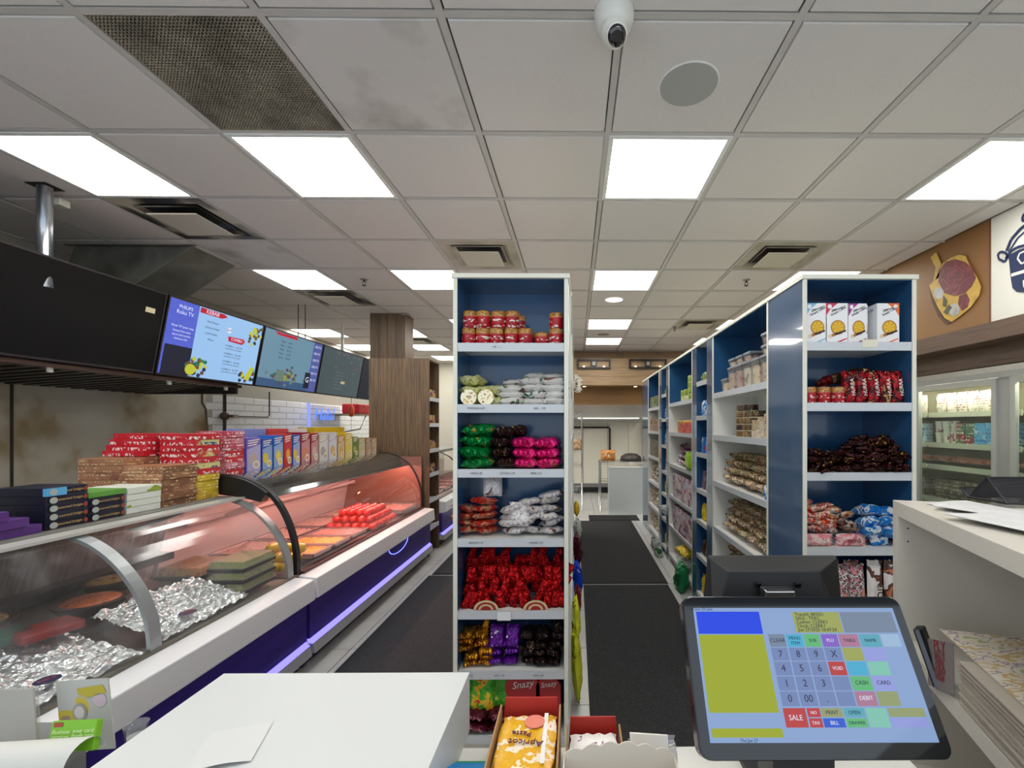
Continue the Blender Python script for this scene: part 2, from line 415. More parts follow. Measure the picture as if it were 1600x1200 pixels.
# sprinklers
for (px, Y, lab) in [(569, 4.22, 'small ceiling sprinkler head above the left aisle'), (1166, 4.2, 'small ceiling sprinkler head above the right shelf row'), (1054, 6.2, 'small far ceiling sprinkler head near the wood header')]:
    c = at(px, 440, Y=Y); x, y, z = c.x, c.y, CEIL
    t = thing('sprinkler', (x, y, z), lab, 'sprinkler')
    MB().lathe([(.022, -.012), (.038, -.003), (.038, 0)], (x, y, z-.004), 16).build('escutcheon', STEEL, t)
    b = MB().tube([(x, y, z-.01), (x, y, z-.03)], .008)
    b.tube([(x-.012, y, z-.03), (x-.014, y, z-.05), (x, y, z-.062)], .003, 5); b.tube([(x+.012, y, z-.03), (x+.014, y, z-.05), (x, y, z-.062)], .003, 5)
    b.box(x-.013, x+.013, y-.004, y+.004, z-.032, z-.028)
    b.build('yoke', DARK, t)
    MB().lathe([(.018, -.066), (.020, -.063)], (x, y, z), 12).build('deflector', DARK, t)
# walls
wl = struct(MB().box(WL-.1, WL, -1.2, 11, 0, CEIL).build('wall_left', flat('wall_grey', (176, 172, 160), .7)))
wr = struct(MB().box(WR, WR+.1, -1.2, 8.5, 2.19, CEIL).build('wall_right', mixmat('mural_brown', [(150, 112, 66), (134, 92, 48)], .8, .55, hard=False, rnd=False)))
struct(MB().box(3.62, 3.7, -1.2, 11, 0, CEIL).build('wall_cooler_back', flat('cooler_back', (150, 146, 136), .8)))
struct(MB().box(WL, -.9, 9.86, 9.95, 0, CEIL).build('wall_back', flat('wall_cream', (206, 202, 186), .7)))
struct(MB().box(-.9, 3.7, 10.9, 11, 0, CEIL).build('wall_kitchen', flat('wall_kit', (200, 194, 176), .7)))
# wall tiles on the left wall (glazed, bevelled)
wt = mixmat('wall_tile', [(228, 230, 230), (240, 241, 240)], 2, .18, hard=False, coat=.4)
th, tw = .085, .32
tmesh = MB().hull8([(0, -tw/2+.002, -th/2+.002), (0, tw/2-.002, -th/2+.002), (0, tw/2-.002, th/2-.002), (0, -tw/2+.002, th/2-.002), (.008, -tw/2+.008, -th/2+.008), (.008, tw/2-.008, -th/2+.008), (.008, tw/2-.008, th/2-.008), (.008, -tw/2+.008, th/2-.008)]).mesh('tile', wt)
for rr in range(10):
    for k in range(15):
        item('tile', tmesh, (WL, 5.08+k*tw+(tw/2 if rr % 2 else 0), 1.04+rr*th), parent=wl)
# ================================================================ LEFT SIDE: hood, screens, column, counters
# stainless wall panels behind the grill
for k, (y0, y1) in enumerate([(.8, 2.0), (2.0, 3.27), (3.27, 4.98)]):
    o = MB().box(WL+.002, WL+.014, y0+.003, y1-.003, .9, 1.95).build('wall_panel', STEELD, wl)
MB().box(WL+.002, WL+.02, 3.262, 3.278, .9, 1.95).build('panel_joint', flat('joint_dark', (40, 36, 30), .5), wl)
# exhaust hood
t = thing('exhaust_hood', (-3.75, 3.2, 1.78), 'long dark greasy exhaust hood above the grill behind the menu screens', 'exhaust hood')
HD = mixmat('hood_dark', [(24, 22, 22), (58, 50, 44)], 3, .5, .3, hard=False)
MB().box(-4.1, -3.24, .6, 4.25, 2.28, 2.34).build('top_panel', HD, t)
MB().hull8([(-3.27, .6, 1.88), (-3.23, .6, 1.88), (-3.23, 4.25, 1.88), (-3.27, 4.25, 1.88), (-3.27, .6, 2.3), (-3.23, .6, 2.3), (-3.23, 4.25, 2.3), (-3.27, 4.25, 2.3)]).build('front_panel', HD, t)
MB().box(-3.27, -3.17, .6, 4.25, 1.855, 1.882).build('drip_rail', mixmat('rail_brown', [(60, 40, 34), (96, 70, 60)], 4, .35, .4, hard=False), t)
MB().box(-4.1, -3.23, 4.25, 4.28, 1.80, 2.34).build('end_panel', HD, t)
bf = flat('baffle', (44, 42, 40), .35, .6)
bm = MB().hull8([(-4.09, -.03, 1.80), (-3.30, -.03, 1.86), (-3.30, .03, 1.86), (-4.09, .03, 1.80), (-4.09, -.018, 1.83), (-3.30, -.018, 1.89), (-3.30, .018, 1.89), (-4.09, .018, 1.83)]).mesh('baffle', bf)
for k in range(34): item('baffle', bm, (0, .75+k*.104, 0), parent=t)
for k, yy in enumerate([2.75, 3.55, 4.12]):
    MB().tube([(-3.22, yy, 1.855), (-3.22, yy, 1.825)], .015, 8).build('drain_cap', CREAM, t)
# exhaust duct
t = thing('exhaust_duct', (-3.4, 3.65, 2.3), 'dull grey sheet metal duct slanting from ceiling to hood', 'duct')
DU = mixmat('duct', [(92, 92, 86), (128, 128, 120), (74, 74, 68)], 2.5, .5, .5, hard=False)
b = MB().hull8([(-4.05, 3.44, 2.34), (-3.75, 3.44, 2.34), (-3.75, 3.87, 2.34), (-4.05, 3.87, 2.34), (-3.84, 3.44, CEIL-.01), (-2.94, 3.44, CEIL-.01), (-2.94, 3.87, CEIL-.01), (-3.84, 3.87, CEIL-.01)])
b.build('duct_body', DU, t, .006)
MB().box(-3.9, -2.91, 3.415, 3.44, CEIL-.012, CEIL-.006).build('ceiling_flange', DU, t)
# silver pipe from the ceiling
c = at(70, 290, Z=CEIL)
t = thing('round_duct', (c.x, c.y, 2.1), 'shiny round metal pipe dropping from ceiling behind the dark screen', 'pipe')
MB().tube([(c.x, c.y, 2.3), (c.x, c.y, CEIL)], .033, 16).build('pipe', mixmat('pipe_metal', [(120, 124, 130), (176, 182, 190)], 6, .25, .9, hard=False), t)
MB().box(c.x-.06, c.x+.06, c.y-.05, c.y+.05, CEIL-.008, CEIL-.003).build('collar', DARK, t)
c = at(92, 318, Z=CEIL-.03); tag(MB().box(c.x-.04, c.x+.04, c.y-.03, c.y+.03, CEIL-.05, CEIL-.006).build('ceiling_sensor', CREAM, bevel=.005), 'small cream box on the ceiling beside the round metal pipe', 'sensor')
c = at(549, 528, Z=CEIL)
tag(MB().tube([(-3.16, 6.05, 2.45), (-3.16, 6.05, CEIL)], .022, 12).build('hanger_pipe', WHITE), 'short white hanger pipe over the greyed menu screen', 'pipe')
for k, px in enumerate((466, 477)):
    c = at(px, 475, Z=CEIL); tag(MB().tube([(c.x, c.y, 2.42), (c.x, c.y, CEIL)], .0045, 6).build('hanger_wire', DARK), '%s of two thin dark wires hanging from ceiling above the blue-grey screen' % ('left' if k == 0 else 'right'), 'wire')
# menu screens, tilted down
TVX0, TVX1, TZ0, TZ1 = -3.02, -3.13, 2.475, 1.885       # top x, bottom x, top z, bottom z
def tv(y0, y1, label, face):
    t = thing('menu_screen', (TVX1, (y0+y1)/2, TZ1), label, 'screen', None)
    g = .004
    A = Plane((TVX0, y1-g, TZ0), (TVX0, y0+g, TZ0), (TVX1, y1-g, TZ1))
    TL, TR, BL = Vector((TVX0, y0+g, TZ0)), Vector((TVX0, y1-g, TZ0)), Vector((TVX1, y0+g, TZ1))
    P = Plane(TL, TR, BL)
    if P.n.x < 0: P.n = -P.n
    BR = TR+BL-TL
    b = MB().hull8([BL-P.n*.05, BR-P.n*.05, TR-P.n*.05, TL-P.n*.05, BL, BR, TR, TL]); b.build('housing', flat('tv_black', (16, 16, 18), .35), t)
    s = MB(); s.face([P.p(.012, .975, .001), P.p(.988, .975, .001), P.p(.988, .02, .001), P.p(.012, .02, .001)]); s.build('screen', face, t)
    bz = MB()
    for q in [(0, 0, 1, .018), (0, .977, 1, 1), (0, .018, .011, .977), (.989, .018, 1, .977)]:
        a0, b0, a1, b1 = q
        bz.hull8([P.p(a0, b1, 0), P.p(a1, b1, 0), P.p(a1, b0, 0), P.p(a0, b0, 0), P.p(a0, b1, .004), P.p(a1, b1, .004), P.p(a1, b0, .004), P.p(a0, b0, .004)])
    bz.build('bezel', flat('tv_bezel', (40, 34, 38), .3), t)
    return t, P
black = flat('screen_off', (8, 8, 11), .22, spec=.25)
OFF = .0
t, P = tv(1.28, 2.29, 'dark switched-off menu screen at far left of the row, cut by the frame', black)
t, P = tv(2.30, 3.32, 'dark switched-off menu screen before the lit blue menu', black)
s = MB(); P.q(s, .86, .22, .93, .28, 0, .003); s.build('sticker', flat('sticker', (222, 212, 170), .6), t)
lb = emis('scr_blue', (150, 190, 232), .95); vi = emis('scr_violet', (50, 20, 205), .8); red = emis('scr_red', (200, 20, 50), .8); ink = emis('scr_ink', (40, 50, 80), .8)
wtx = emis('scr_white', (225, 230, 255), .9); yel = emis('scr_yel', (200, 205, 60), .8); grn = emis('scr_green', (30, 130, 90), .7); brn = emis('scr_brown', (120, 80, 60), .7); dk = emis('scr_dark', (30, 34, 56), .6)
t, P = tv(3.33, 4.34, 'lit blue menu screen with a violet left panel', lb)
s = MB(); P.q(s, .012, .02, .27, .975, 0); P.q(s, .03, .60, .27, .98, 1, .002)
P.poly(s, [(.28, .03), (.52, .03), (.56, .06), (.50, .10), (.28, .10)], 2, .002); P.poly(s, [(.60, .32), (.78, .31), (.80, .35), (.77, .40), (.61, .39)], 2, .002)
for k in range(26):
    u, v = random.uniform(.84, .985), random.uniform(.06, .36); P.disc(s, u, v, .018, .026, random.choice([3, 4, 5, 6]), .002+.0001*k, 7)
for k in range(30):
    u, v = random.uniform(.24, .42), random.uniform(.72, .95); P.disc(s, u, v, .02, .03, random.choice([3, 4, 5, 6]), .0022+.0001*k, 7)
P.disc(s, .28, .88, .05, .075, 3, .006); P.disc(s, .89, .14, .03, .05, 3, .006)
for k in range(22):
    u, v = random.uniform(.80, .985), random.uniform(.72, .95); P.disc(s, u, v, .02, .03, random.choice([3, 4, 5, 6]), .0022+.0001*k, 7)
P.poly(s, [(.86, .90), (.92, .70), (.97, .72), (.92, .93)], 3, .006)
P.disc(s, .60, .235, .03, .04, 7, .003)
s.build('menu_print', [vi, dk, red, yel, grn, brn, ink, wtx], t)
for tt, u, v, sz, mt in [('PHILIPS', .15, .10, .038, wtx), ('Roku TV', .15, .17, .042, wtx), ('KEBAB', .40, .065, .045, wtx), ('COMBO', .70, .352, .036, wtx), ('$8.99', .60, .235, .026, ink),
                         ('Now TV your way', .15, .35, .026, wtx), ('Stream free news', .15, .41, .022, wtx), ('sports and movies', .15, .46, .022, wtx), ('without a fee', .15, .51, .022, wtx)]:
    P.text('menu_text', tt, sz, mt, u, v, t, .004)
for k in range(4):
    P.text('menu_text', ['Beef Skewer', 'Chicken Kebab', 'Lamb Kebab', 'Adana'][k], .024, ink, .42, .19+.08*k, t, .004)
for k in range(4):
    P.text('menu_text', 'COMBO %d   $%d.99' % (k+1, 12+k), .024, ink, .68, .46+.115*k, t, .004); P.text('menu_text', 'served with rice and salad', .018, ink, .68, .50+.115*k, t, .004)
ms = emis('scr_mist', (106, 142, 162), .9)
t, P = tv(4.35, 5.36, 'dim blue-grey menu screen with a violet right panel', ms)
s = MB(); P.q(s, .82, .02, .988, .975, 0); P.q(s, .012, .84, .82, .975, 1, .0015); P.poly(s, [(.15, .03), (.50, .03), (.52, .08), (.2, .08)], 2, .002)
gm = [emis('m_gr', (60, 110, 90), .8), emis('m_br', (100, 70, 90), .8), emis('m_ye', (150, 160, 70), .8), emis('m_gy', (110, 130, 120), .8)]
for k in range(60):
    u, v = random.gauss(.38, .11), random.gauss(.77, .06); P.disc(s, u, min(v, .93), .022, .032, random.choice([3, 4, 5, 6]), .002+.0001*k, 7)
P.q(s, .26, .66, .38, .86, 6, .009); P.q(s, .74, .62, .84, .92, 7, .009)
s.build('menu_print', [emis('scr_vi2', (74, 54, 160), .8), emis('scr_b2', (60, 92, 130), .8), red]+gm+[dk], t)
for k in range(5): P.text('menu_text', 'Platter      $%d.50' % (9+k), .026, ink, .35, .17+.07*k, t, .004)
for k in range(6): P.text('menu_text', 'ON TV', .04, wtx, .90, .10+.13*k, t, .004)
P.text('menu_text', 'G', .09, wtx, .79, .76, t, .011)
t, P = tv(5.37, 6.38, 'dim grey-green menu screen with faded print', emis('scr_gg', (74, 88, 92), .8))
s = MB()
for k in range(34):
    u, v = random.uniform(.3, .95), random.uniform(.05, .45); P.disc(s, u, v, .03, .03, random.choice([0, 1]), .002+.0001*k, 7)
P.q(s, .50, .66, .60, .72, 2, .006)
s.build('menu_print', [emis('g1', (86, 78, 96), .8), emis('g2', (96, 100, 100), .8), flat('sticker', (222, 212, 170), .6)], t)
for k in range(6): P.text('menu_text', 'Salad plate and dips', .026, emis('g3', (110, 120, 126), .8), .45, .48+.07*k, t, .004)
t, P = tv(6.39, 7.40, 'dark menu screen half hidden by the wooden column', emis('scr_dk', (16, 26, 44), .7))
for k in range(9): P.text('menu_text', 'Fresh meat cuts  8.99', .05, emis('g4', (80, 110, 150), .8), .5, .12+.09*k, t, .004)
P_ = None
# wooden column and cabinet
t = thing('wood_column', (-2.31, 5.63, 0), 'square column clad in dark striped wood rising to the ceiling', 'column')
MB().box(-2.53, -2.10, 5.50, 5.78, 0, CEIL-.002).build('cladding', WOODG, t)
for k in range(4): MB().box(-2.53+k*.1075+.002, -2.53+(k+1)*.1075-.002, 5.492, 5.502, 2.2, CEIL-.004).build('plank', WOODG, t)
MB().box(-2.13, -2.06, 5.47, 5.56, CEIL-.03, CEIL-.006).build('cap_trim', STEEL, t)
t = thing('wood_cabinet', (-2.0, 5.3, 0), 'tall dark striped wood cabinet with shelves on its right side', 'cabinet')
cx0, cx1, cy0, cy1, ct = -2.36, -1.675, 5.10, 5.48, 2.25
MB().box(cx0, cx1, cy0, cy0+.02, 0, ct).build('end_panel', WOODG, t)
MB().box(cx0, cx1-.2, cy1-.02, cy1, 0, ct).build('back_panel', WOODG, t)
MB().box(cx0, cx0+.02, cy0+.02, cy1-.02, 0, ct).build('side_panel', WOODG, t)
MB().box(cx0, cx1, cy0, cy1, ct, ct+.02).build('top_panel', WOODG, t)
MB().box(cx1-.22, cx1-.2, cy0+.02, cy1, 0, ct).build('inner_back', flat('inner_dark', (60, 46, 36), .6), t)
MB().box(cx1-.2, cx1, cy1-.02, cy1, 0, ct).build('side_stile', WOODG, t)
for k, z in enumerate((.3, .62, .92, 1.2, 1.5, 1.8)):
    s_ = MB().box(cx1-.2, cx1-.01, cy0+.02, cy1-.02, z, z+.016).build('shelf', WHITE, t)
    MB().box(cx1-.008, cx1+.004, cy0+.02, cy1-.02, z-.015, z+.03).build('price_rail', RAIL, s_)
pmc = mixmat('sauce_print', [(120, 60, 30), (190, 150, 90), (90, 50, 110), (210, 200, 180)], 9, .3)
cj = MB().lathe([(.04, 0), (.042, .07), (.03, .09), (.03, .11)], n=12).mesh('jar', pmc)
for k, z in enumerate((.92, 1.2, 1.5, 1.8)):
    for q in range(3):
        item('jar', cj, (-1.74, 5.17+q*.12, z+.017), label='small dark jar, %s from the viewer, on the %s shelf of the wood cabinet' % (ORD[q], ['lowest seen', 'lower middle', 'upper middle', 'top'][k]), cat='jar', group='jars in the wood cabinet')
# counter bases (the three display cases share one front line)
XF = -1.72
def case_base(y0, y1, label, top, back=-2.75, sub='display case'):
    t = thing('display_case', ((XF+back)/2, (y0+y1)/2, 0), label, sub)
    MB().box(back, -1.70, y0, y1, .0, .10).build('plinth', flat('plinth', (24, 22, 20), .6), t)
    MB().box(back, -1.70, y0, y1, .10, .54).build('body', GREY, t)
    MB().box(back, XF, y0, y1, .54, .56).build('deck', STEEL, t)
    b = MB().hull8([(-1.72, y0, .395), (-1.59, y0, .435), (-1.59, y1, .435), (-1.72, y1, .395), (-1.715, y0, .572), (-1.60, y0, .558), (-1.60, y1, .558), (-1.715, y1, .572)])
    b.build('bumper', flat('bumper', (232, 232, 234), .3), t, .006)
    MB().box(-1.70, -1.645, y0, y1, .18, .42).build('front_panel', mixmat('violet_panel', [(50, 32, 118), (70, 48, 150)], 10, .3, hard=False, stretch=(1, .15, 3)), t)
    MB().hull8([(-1.66, y0, .150), (-1.625, y0, .150), (-1.625, y1, .150), (-1.66, y1, .150), (-1.66, y0, .178), (-1.65, y0, .178), (-1.65, y1, .178), (-1.66, y1, .178)]).build('light_strip', emis('led_blue', (112, 104, 255), 2.6), t)
    MB().hull8([(-1.70, y0, .09), (-1.61, y0, .09), (-1.61, y1, .09), (-1.70, y1, .09), (-1.70, y0, .17), (-1.625, y0, .15), (-1.625, y1, .15), (-1.70, y1, .17)]).build('lower_bumper', flat('bumper2', (168, 168, 172), .4), t)
    return t
c1 = case_base(.2, 2.735, 'near curved glass deli case with aluminium posts', 1.065)
c2 = case_base(2.765, 5.05, 'pink-lit curved glass meat case with black end frames', 1.19)
c3 = case_base(5.5, 9.0, 'far meat case seen beside the wooden cabinet', 1.0)
PR1 = [(-1.725, .575), (-1.738, .70), (-1.79, .83), (-1.88, .945), (-1.98, 1.02), (-2.085, 1.06)]
PR2 = [(-1.725, .575), (-1.735, .75), (-1.785, .92), (-1.87, 1.06), (-1.985, 1.145), (-2.10, 1.185), (-2.20, 1.195)]
def smooth(pr, n=4):
    out = []
    for i in range(len(pr)-1):
        p0 = pr[max(i-1, 0)]; p1 = pr[i]; p2 = pr[i+1]; p3 = pr[min(i+2, len(pr)-1)]
        for k in range(n):
            t_ = k/n; out.append(tuple(.5*((2*p1[a])+(-p0[a]+p2[a])*t_+(2*p0[a]-5*p1[a]+4*p2[a]-p3[a])*t_*t_+(-p0[a]+3*p1[a]-3*p2[a]+p3[a])*t_**3) for a in (0, 1)))
    return out+[pr[-1]]
S1, S2 = smooth(PR1), smooth(PR2)
def pane(pr, y0, y1, mt, parent, nm='glass_pane'):
    b = MB()
    for i in range(len(pr)-1):
        a, c = pr[i], pr[i+1]; b.face([(a[0], y0, a[1]), (a[0], y1, a[1]), (c[0], y1, c[1]), (c[0], y0, c[1])], 0, True)
    return b.build(nm, mt, parent)
def rib(pr, y0, y1, th, mt, parent, nm):
    b = MB(); N_ = len(pr)
    def nrm(i):
        a, c = pr[max(i-1, 0)], pr[min(i+1, N_-1)]; d = Vector((c[0]-a[0], c[1]-a[1])).normalized(); return Vector((d.y, -d.x))
    for i in range(N_-1):
        n0, n1 = nrm(i), nrm(i+1); a, c = pr[i], pr[i+1]
        A = (a[0]+n0.x*.004, a[1]+n0.y*.004); B = (c[0]+n1.x*.004, c[1]+n1.y*.004)
        C = (c[0]-n1.x*th, c[1]-n1.y*th); D = (a[0]-n0.x*th, a[1]-n0.y*th)
        b.hull8([(D[0], y0, D[1]), (A[0], y0, A[1]), (A[0], y1, A[1]), (D[0], y1, D[1]), (C[0], y0, C[1]), (B[0], y0, B[1]), (B[0], y1, B[1]), (C[0], y1, C[1])])
    return b.build(nm, mt, parent)
pane(S1, .3, 1.815, GLASS, c1); pane(S1, 1.865, 2.70, GLASS, c1)
rib(S1, 1.815, 1.865, .012, ALU, c1, 'post'); rib(S1, 2.68, 2.73, .012, ALU, c1, 'post')
MB().box(-2.12, -2.02, .3, 2.735, 1.052, 1.064).build('top_strip', flat('strip_white', (205, 205, 200), .3, .3), c1)
MB().box(-2.75, -2.10, .3, 2.735, 1.05, 1.07).build('top_shelf', flat('case_top', (120, 118, 112), .5), c1)
MB().hull8([(-2.75, .3, .56), (-2.60, .3, .56), (-2.60, 2.735, .56), (-2.75, 2.735, .56), (-2.75, .3, 1.05), (-2.45, .3, 1.05), (-2.45, 2.735, 1.05), (-2.75, 2.735, 1.05)]).build('back_wall', mixmat('case_back', [(120, 118, 116), (160, 158, 156)], 8, .35, .6, hard=False, stretch=(1, 8, 1)), c1)
MB().box(-2.60, -2.45, .3, 2.735, .69, .73).build('black_ledge', DARK, c1)
for yy in [1.55, 2.35]:
    MB().hull8([(-2.36, yy, .95), (-2.30, yy, .95), (-2.30, yy+.02, .95), (-2.36, yy+.02, .95), (-2.12, yy, 1.04), (-2.06, yy, 1.04), (-2.06, yy+.02, 1.04), (-2.12, yy+.02, 1.04)]).build('glass_bracket', ALU, c1)
MB().box(-1.735, -1.71, .3, 2.735, .56, .582).build('glass_channel', flat('channel', (120, 116, 106), .4, .5), c1)
# louvre ridges on the back wall
for k in range(20):
    y_ = .9+k*.09
    MB().hull8([(-2.60, y_, .75), (-2.59, y_, .75), (-2.59, y_+.02, .75), (-2.60, y_+.02, .75), (-2.48, y_, 1.0), (-2.47, y_, 1.0), (-2.47, y_+.02, 1.0), (-2.48, y_+.02, 1.0)]).build('louvre', flat('louvre', (128, 124, 120), .4, .5), c1)
# case 2
pane(S2[:13], 2.80, 5.02, GLASS2, c2)
CAN = flat('canopy_grey', (92, 94, 94), .08, .7, coat=1)
b = MB(); pr = S2[12:]
for i in range(len(pr)-1):
    a, c = pr[i], pr[i+1]
    b.hull8([(c[0], 2.8, c[1]-.006), (a[0], 2.8, a[1]-.006), (a[0], 5.02, a[1]-.006), (c[0], 5.02, c[1]-.006), (c[0], 2.8, c[1]), (a[0], 2.8, a[1]), (a[0], 5.02, a[1]), (c[0], 5.02, c[1])])
b.build('canopy', CAN, c2)
rib(S2, 2.765, 2.80, .02, BLACK, c2, 'end_frame'); rib(S2, 5.02, 5.045, .012, BLACK, c2, 'end_frame')
b = MB(); pts = [(a, z) for a, z in S2[13:]]+[(-2.2, 1.08), (-2.05, 1.06), (-1.93, 1.03)]
b.poly([(a, 2.74, z) for a, z in pts], (0, 1, 0), .06); b.build('corner_cap', BLACK, c2)
b = MB(); pts = S2[12:]+[(-2.2, 1.17)]; b.poly([(a, 5.02, z) for a, z in pts], (0, 1, 0), .03); b.build('corner_cap', BLACK, c2)
MB().box(-2.75, -2.19, 2.765, 5.05, 1.16, 1.185).build('top_shelf', flat('case_top2', (90, 88, 84), .4, .3), c2)
MB().box(-1.735, -1.70, 2.8, 5.03, .56, .585).build('glass_channel', flat('channel2', (70, 34, 34), .4), c2)
PK = flat('pink_steel', (200, 182, 178), .4)
MB().hull8([(-2.75, 2.8, .56), (-2.62, 2.8, .56), (-2.62, 5.05, .56), (-2.75, 5.05, .56), (-2.75, 2.8, 1.17), (-2.5, 2.8, 1.17), (-2.5, 5.05, 1.17), (-2.75, 5.05, 1.17)]).build('back_wall', PK, c2)
MB().box(-2.75, -1.74, 5.035, 5.05, .56, 1.15).build('end_wall', flat('pink_end', (150, 100, 84), .3), c2)
MB().box(-1.985, -1.955, 2.85, 5.0, 1.055, 1.075).build('light_bar', emis('pink_led', (255, 188, 176), 42), c2)
for yy in (3.15, 4.1):
    MB().hull8([(-2.50, yy, .86), (-2.42, yy, .86), (-2.42, yy+.09, .86), (-2.50, yy+.09, .86), (-2.06, yy, 1.07), (-1.98, yy, 1.07), (-1.98, yy+.09, 1.07), (-2.06, yy+.09, 1.07)]).build('canopy_bracket', PK, c2)
MB().box(-2.5, -2.47, 2.85, 5.0, .86, .89).build('rear_rail', PK, c2)
# case 3
MB().box(-2.75, -1.74, 5.5, 9, .56, .60).build('tray_floor', PK, c3)
MB().box(-2.75, -2.1, 5.5, 9, 1.08, 1.12).build('top_shelf', STEEL, c3)
MB().box(-2.75, -2.65, 5.5, 9, .6, 1.1).build('back_wall', PK, c3)
pane([(-1.73, .6), (-1.78, .85), (-1.95, 1.02), (-2.12, 1.1)], 5.5, 8.95, GLASS2, c3)
rib([(-1.73, .6), (-1.78, .85), (-1.95, 1.02), (-2.12, 1.1)], 6.9, 6.93, .01, BLACK, c3, 'post')
# reflection of a blue ring on the violet panel, made as a glowing tube
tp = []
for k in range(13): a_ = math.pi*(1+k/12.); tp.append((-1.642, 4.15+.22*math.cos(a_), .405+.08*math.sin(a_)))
tag(MB().tube(tp, .003, 6).build('arc_reflection', emis('reflection_blue', (110, 120, 255), 3)), 'thin blue arc reflection on the violet counter front, made as a glowing tube', 'reflection')

# ---- case contents
def tray(x0, x1, y0, y1, z, mt, fill, label, cat='tray', h=.04, group=None, tp=.012, rim=.012):
    t = thing('food_tray', ((x0+x1)/2, (y0+y1)/2, z), label, cat, group)
    b = MB(); b.box(x0, x1, y0, y1, z, z+.006)
    for a in [(x0, x0+.006, y0, y1), (x1-.006, x1, y0, y1), (x0, x1, y0, y0+.006), (x0, x1, y1-.006, y1)]: b.box(*a, z, z+h)
    for a in [(x0-rim, x0+.006, y0-rim, y1+rim), (x1-.006, x1+rim, y0-rim, y1+rim), (x0, x1, y0-rim, y0+.006), (x0, x1, y1-.006, y1+rim)]: b.box(*a, h+z-.003, z+h)
    b.build('pan', mt, t)
    sd = random.random()*50
    f = MB().sheet(lambda u, v: (x0+.008+(x1-x0-.016)*u, y0+.008+(y1-y0-.016)*v, z+h-.014+tp*noise.noise(Vector((u*9+sd, v*9, sd)))*1.6+tp*math.sin(math.pi*u)*math.sin(math.pi*v)), 14, 14)
    tag(f.build('food', fill, t), kind='stuff')
    return t
orange = mixmat('f_orange', [(208, 110, 20), (238, 160, 50), (190, 80, 20)], 70, .4, bump=.5, bs=90)
meat = mixmat('f_meat', [(170, 70, 64), (210, 150, 140), (150, 40, 40)], 60, .35, bump=.5, bs=80)
pinkm = mixmat('f_pink', [(214, 140, 130), (190, 90, 84), (230, 190, 170)], 40, .35, bump=.4, bs=60)
green = mixmat('f_green', [(90, 110, 40), (150, 150, 50), (60, 70, 30)], 70, .4, bump=.6, bs=80)
choc = mixmat('f_choc', [(110, 60, 40), (190, 150, 90), (84, 46, 30)], 40, .5, bump=.5, bs=60)
traym = flat('tray_pink', (214, 190, 186), .25, .3)
tray(-2.12, -1.76, 3.00, 3.22, .60, traym, orange, 'tray of orange marinated meat nearest the black frame')
tray(-2.12, -1.76, 3.26, 3.48, .60, traym, mixmat('f_or2', [(226, 150, 50), (240, 180, 90), (210, 120, 40)], 70, .4, bump=.5, bs=90), 'tray of pale orange chicken pieces in the middle')
tray(-2.12, -1.76, 3.52, 3.76, .60, traym, meat, 'tray of minced red meat before the tomatoes')
tray(-2.12, -1.76, 4.55, 4.95, .60, traym, meat, 'tray of red minced meat behind the tomatoes')
for k in range(4):
    tray(-2.46, -2.18, 3.0+k*.42, 3.36+k*.42, .60, traym, mixmat('f_sk%d' % (k % 2), [(150, 110, 96), (190, 160, 150), (110, 70, 60)], 40, .35, bump=.4), 'steel rear tray of skewers, %s from the viewer' % ORD[k])
TOM = mixmat('tomato', [(220, 20, 16), (236, 50, 30)], 8, .12, hard=False, coat=.6)
tmm = MB().ball((0, 0, .034), .036, 14, 8, 0, .9).mesh('tomato', TOM)
stem = MB().tube([(0, 0, .064), (0, .003, .07)], .003, 5).mesh('stem', green)
for lay in range(3):
    for r_ in range(7-lay):
        for c_ in range(6-lay):
            if lay == 0 and 0 < r_ < 6 and 0 < c_ < 5 and True and lay < 1 and False: continue
            o = item('tomato', tmm, (-2.14+c_*.073+lay*.036, 3.90+r_*.073+lay*.036, .585+lay*.054), (0, 0, random.random()*6), 1,
                     'glossy red tomato, %s from left in the %s row of the %s layer' % (ORD[c_], ORD[r_], LAY[lay]), 'tomato', 'tomatoes piled in the pink-lit case')
PEP = mixmat('pepper', [(226, 190, 30), (206, 170, 20)], 5, .2, hard=False, coat=.5)
pm_ = MB().lathe([(.004, 0), (.028, .01), (.034, .04), (.03, .08), (.018, .10), (.004, .102)], n=12).mesh('yellow_pepper', PEP)
for k in range(9):
    item('yellow_pepper', pm_, (-1.80-.07*(k % 3)-rj(.005), 2.87+(k//3)*.035, .60+.05*(k//3)), (R(80), 0, rj(.5)), 1, 'yellow pepper, %s from the glass in the %s layer beside the black frame' % (ORD[k % 3], LAY[k//3]), 'pepper', 'yellow peppers beside the black frame')
# far case trays
for k in range(8):
    tray(-2.3, -1.79, 5.75+k*.36, 6.05+k*.36, .605, traym, [pinkm, meat][k % 2], 'far tray of pink meat cuts, %s past the wooden cabinet' % ORD[k])
# near case: foil, packs, trays
foilm = mixmat('foil', [(216, 216, 218), (240, 240, 241)], 20, .28, .75, hard=False, bump=.7, bs=45)
def foil(x0, x1, y0, y1, z, sd, label):
    f = MB().sheet(lambda u, v: (x0+(x1-x0)*u+.02*noise.noise(Vector((u*4, v*4, sd))), y0+(y1-y0)*v+.02*noise.noise(Vector((u*4+9, v*4, sd))), z+.028*abs(noise.noise(Vector((u*11, v*14, sd))))+.012*noise.noise(Vector((u*34, v*34, sd)))+.05*u*(1-u)+.10*(1-u)**1.3), 46, 60, 0, False)
    return tag(f.build('foil_sheet', foilm), label, 'foil')
foil(-2.20, -1.745, 1.12, 1.80, .585, 1.3, 'crumpled shiny foil sheet in the near case before the post')
foil(-2.05, -1.75, 1.90, 2.40, .585, 7.3, 'crumpled shiny foil sheet in the case behind the post')
navy = flat('navy_print', (26, 38, 84), .3)
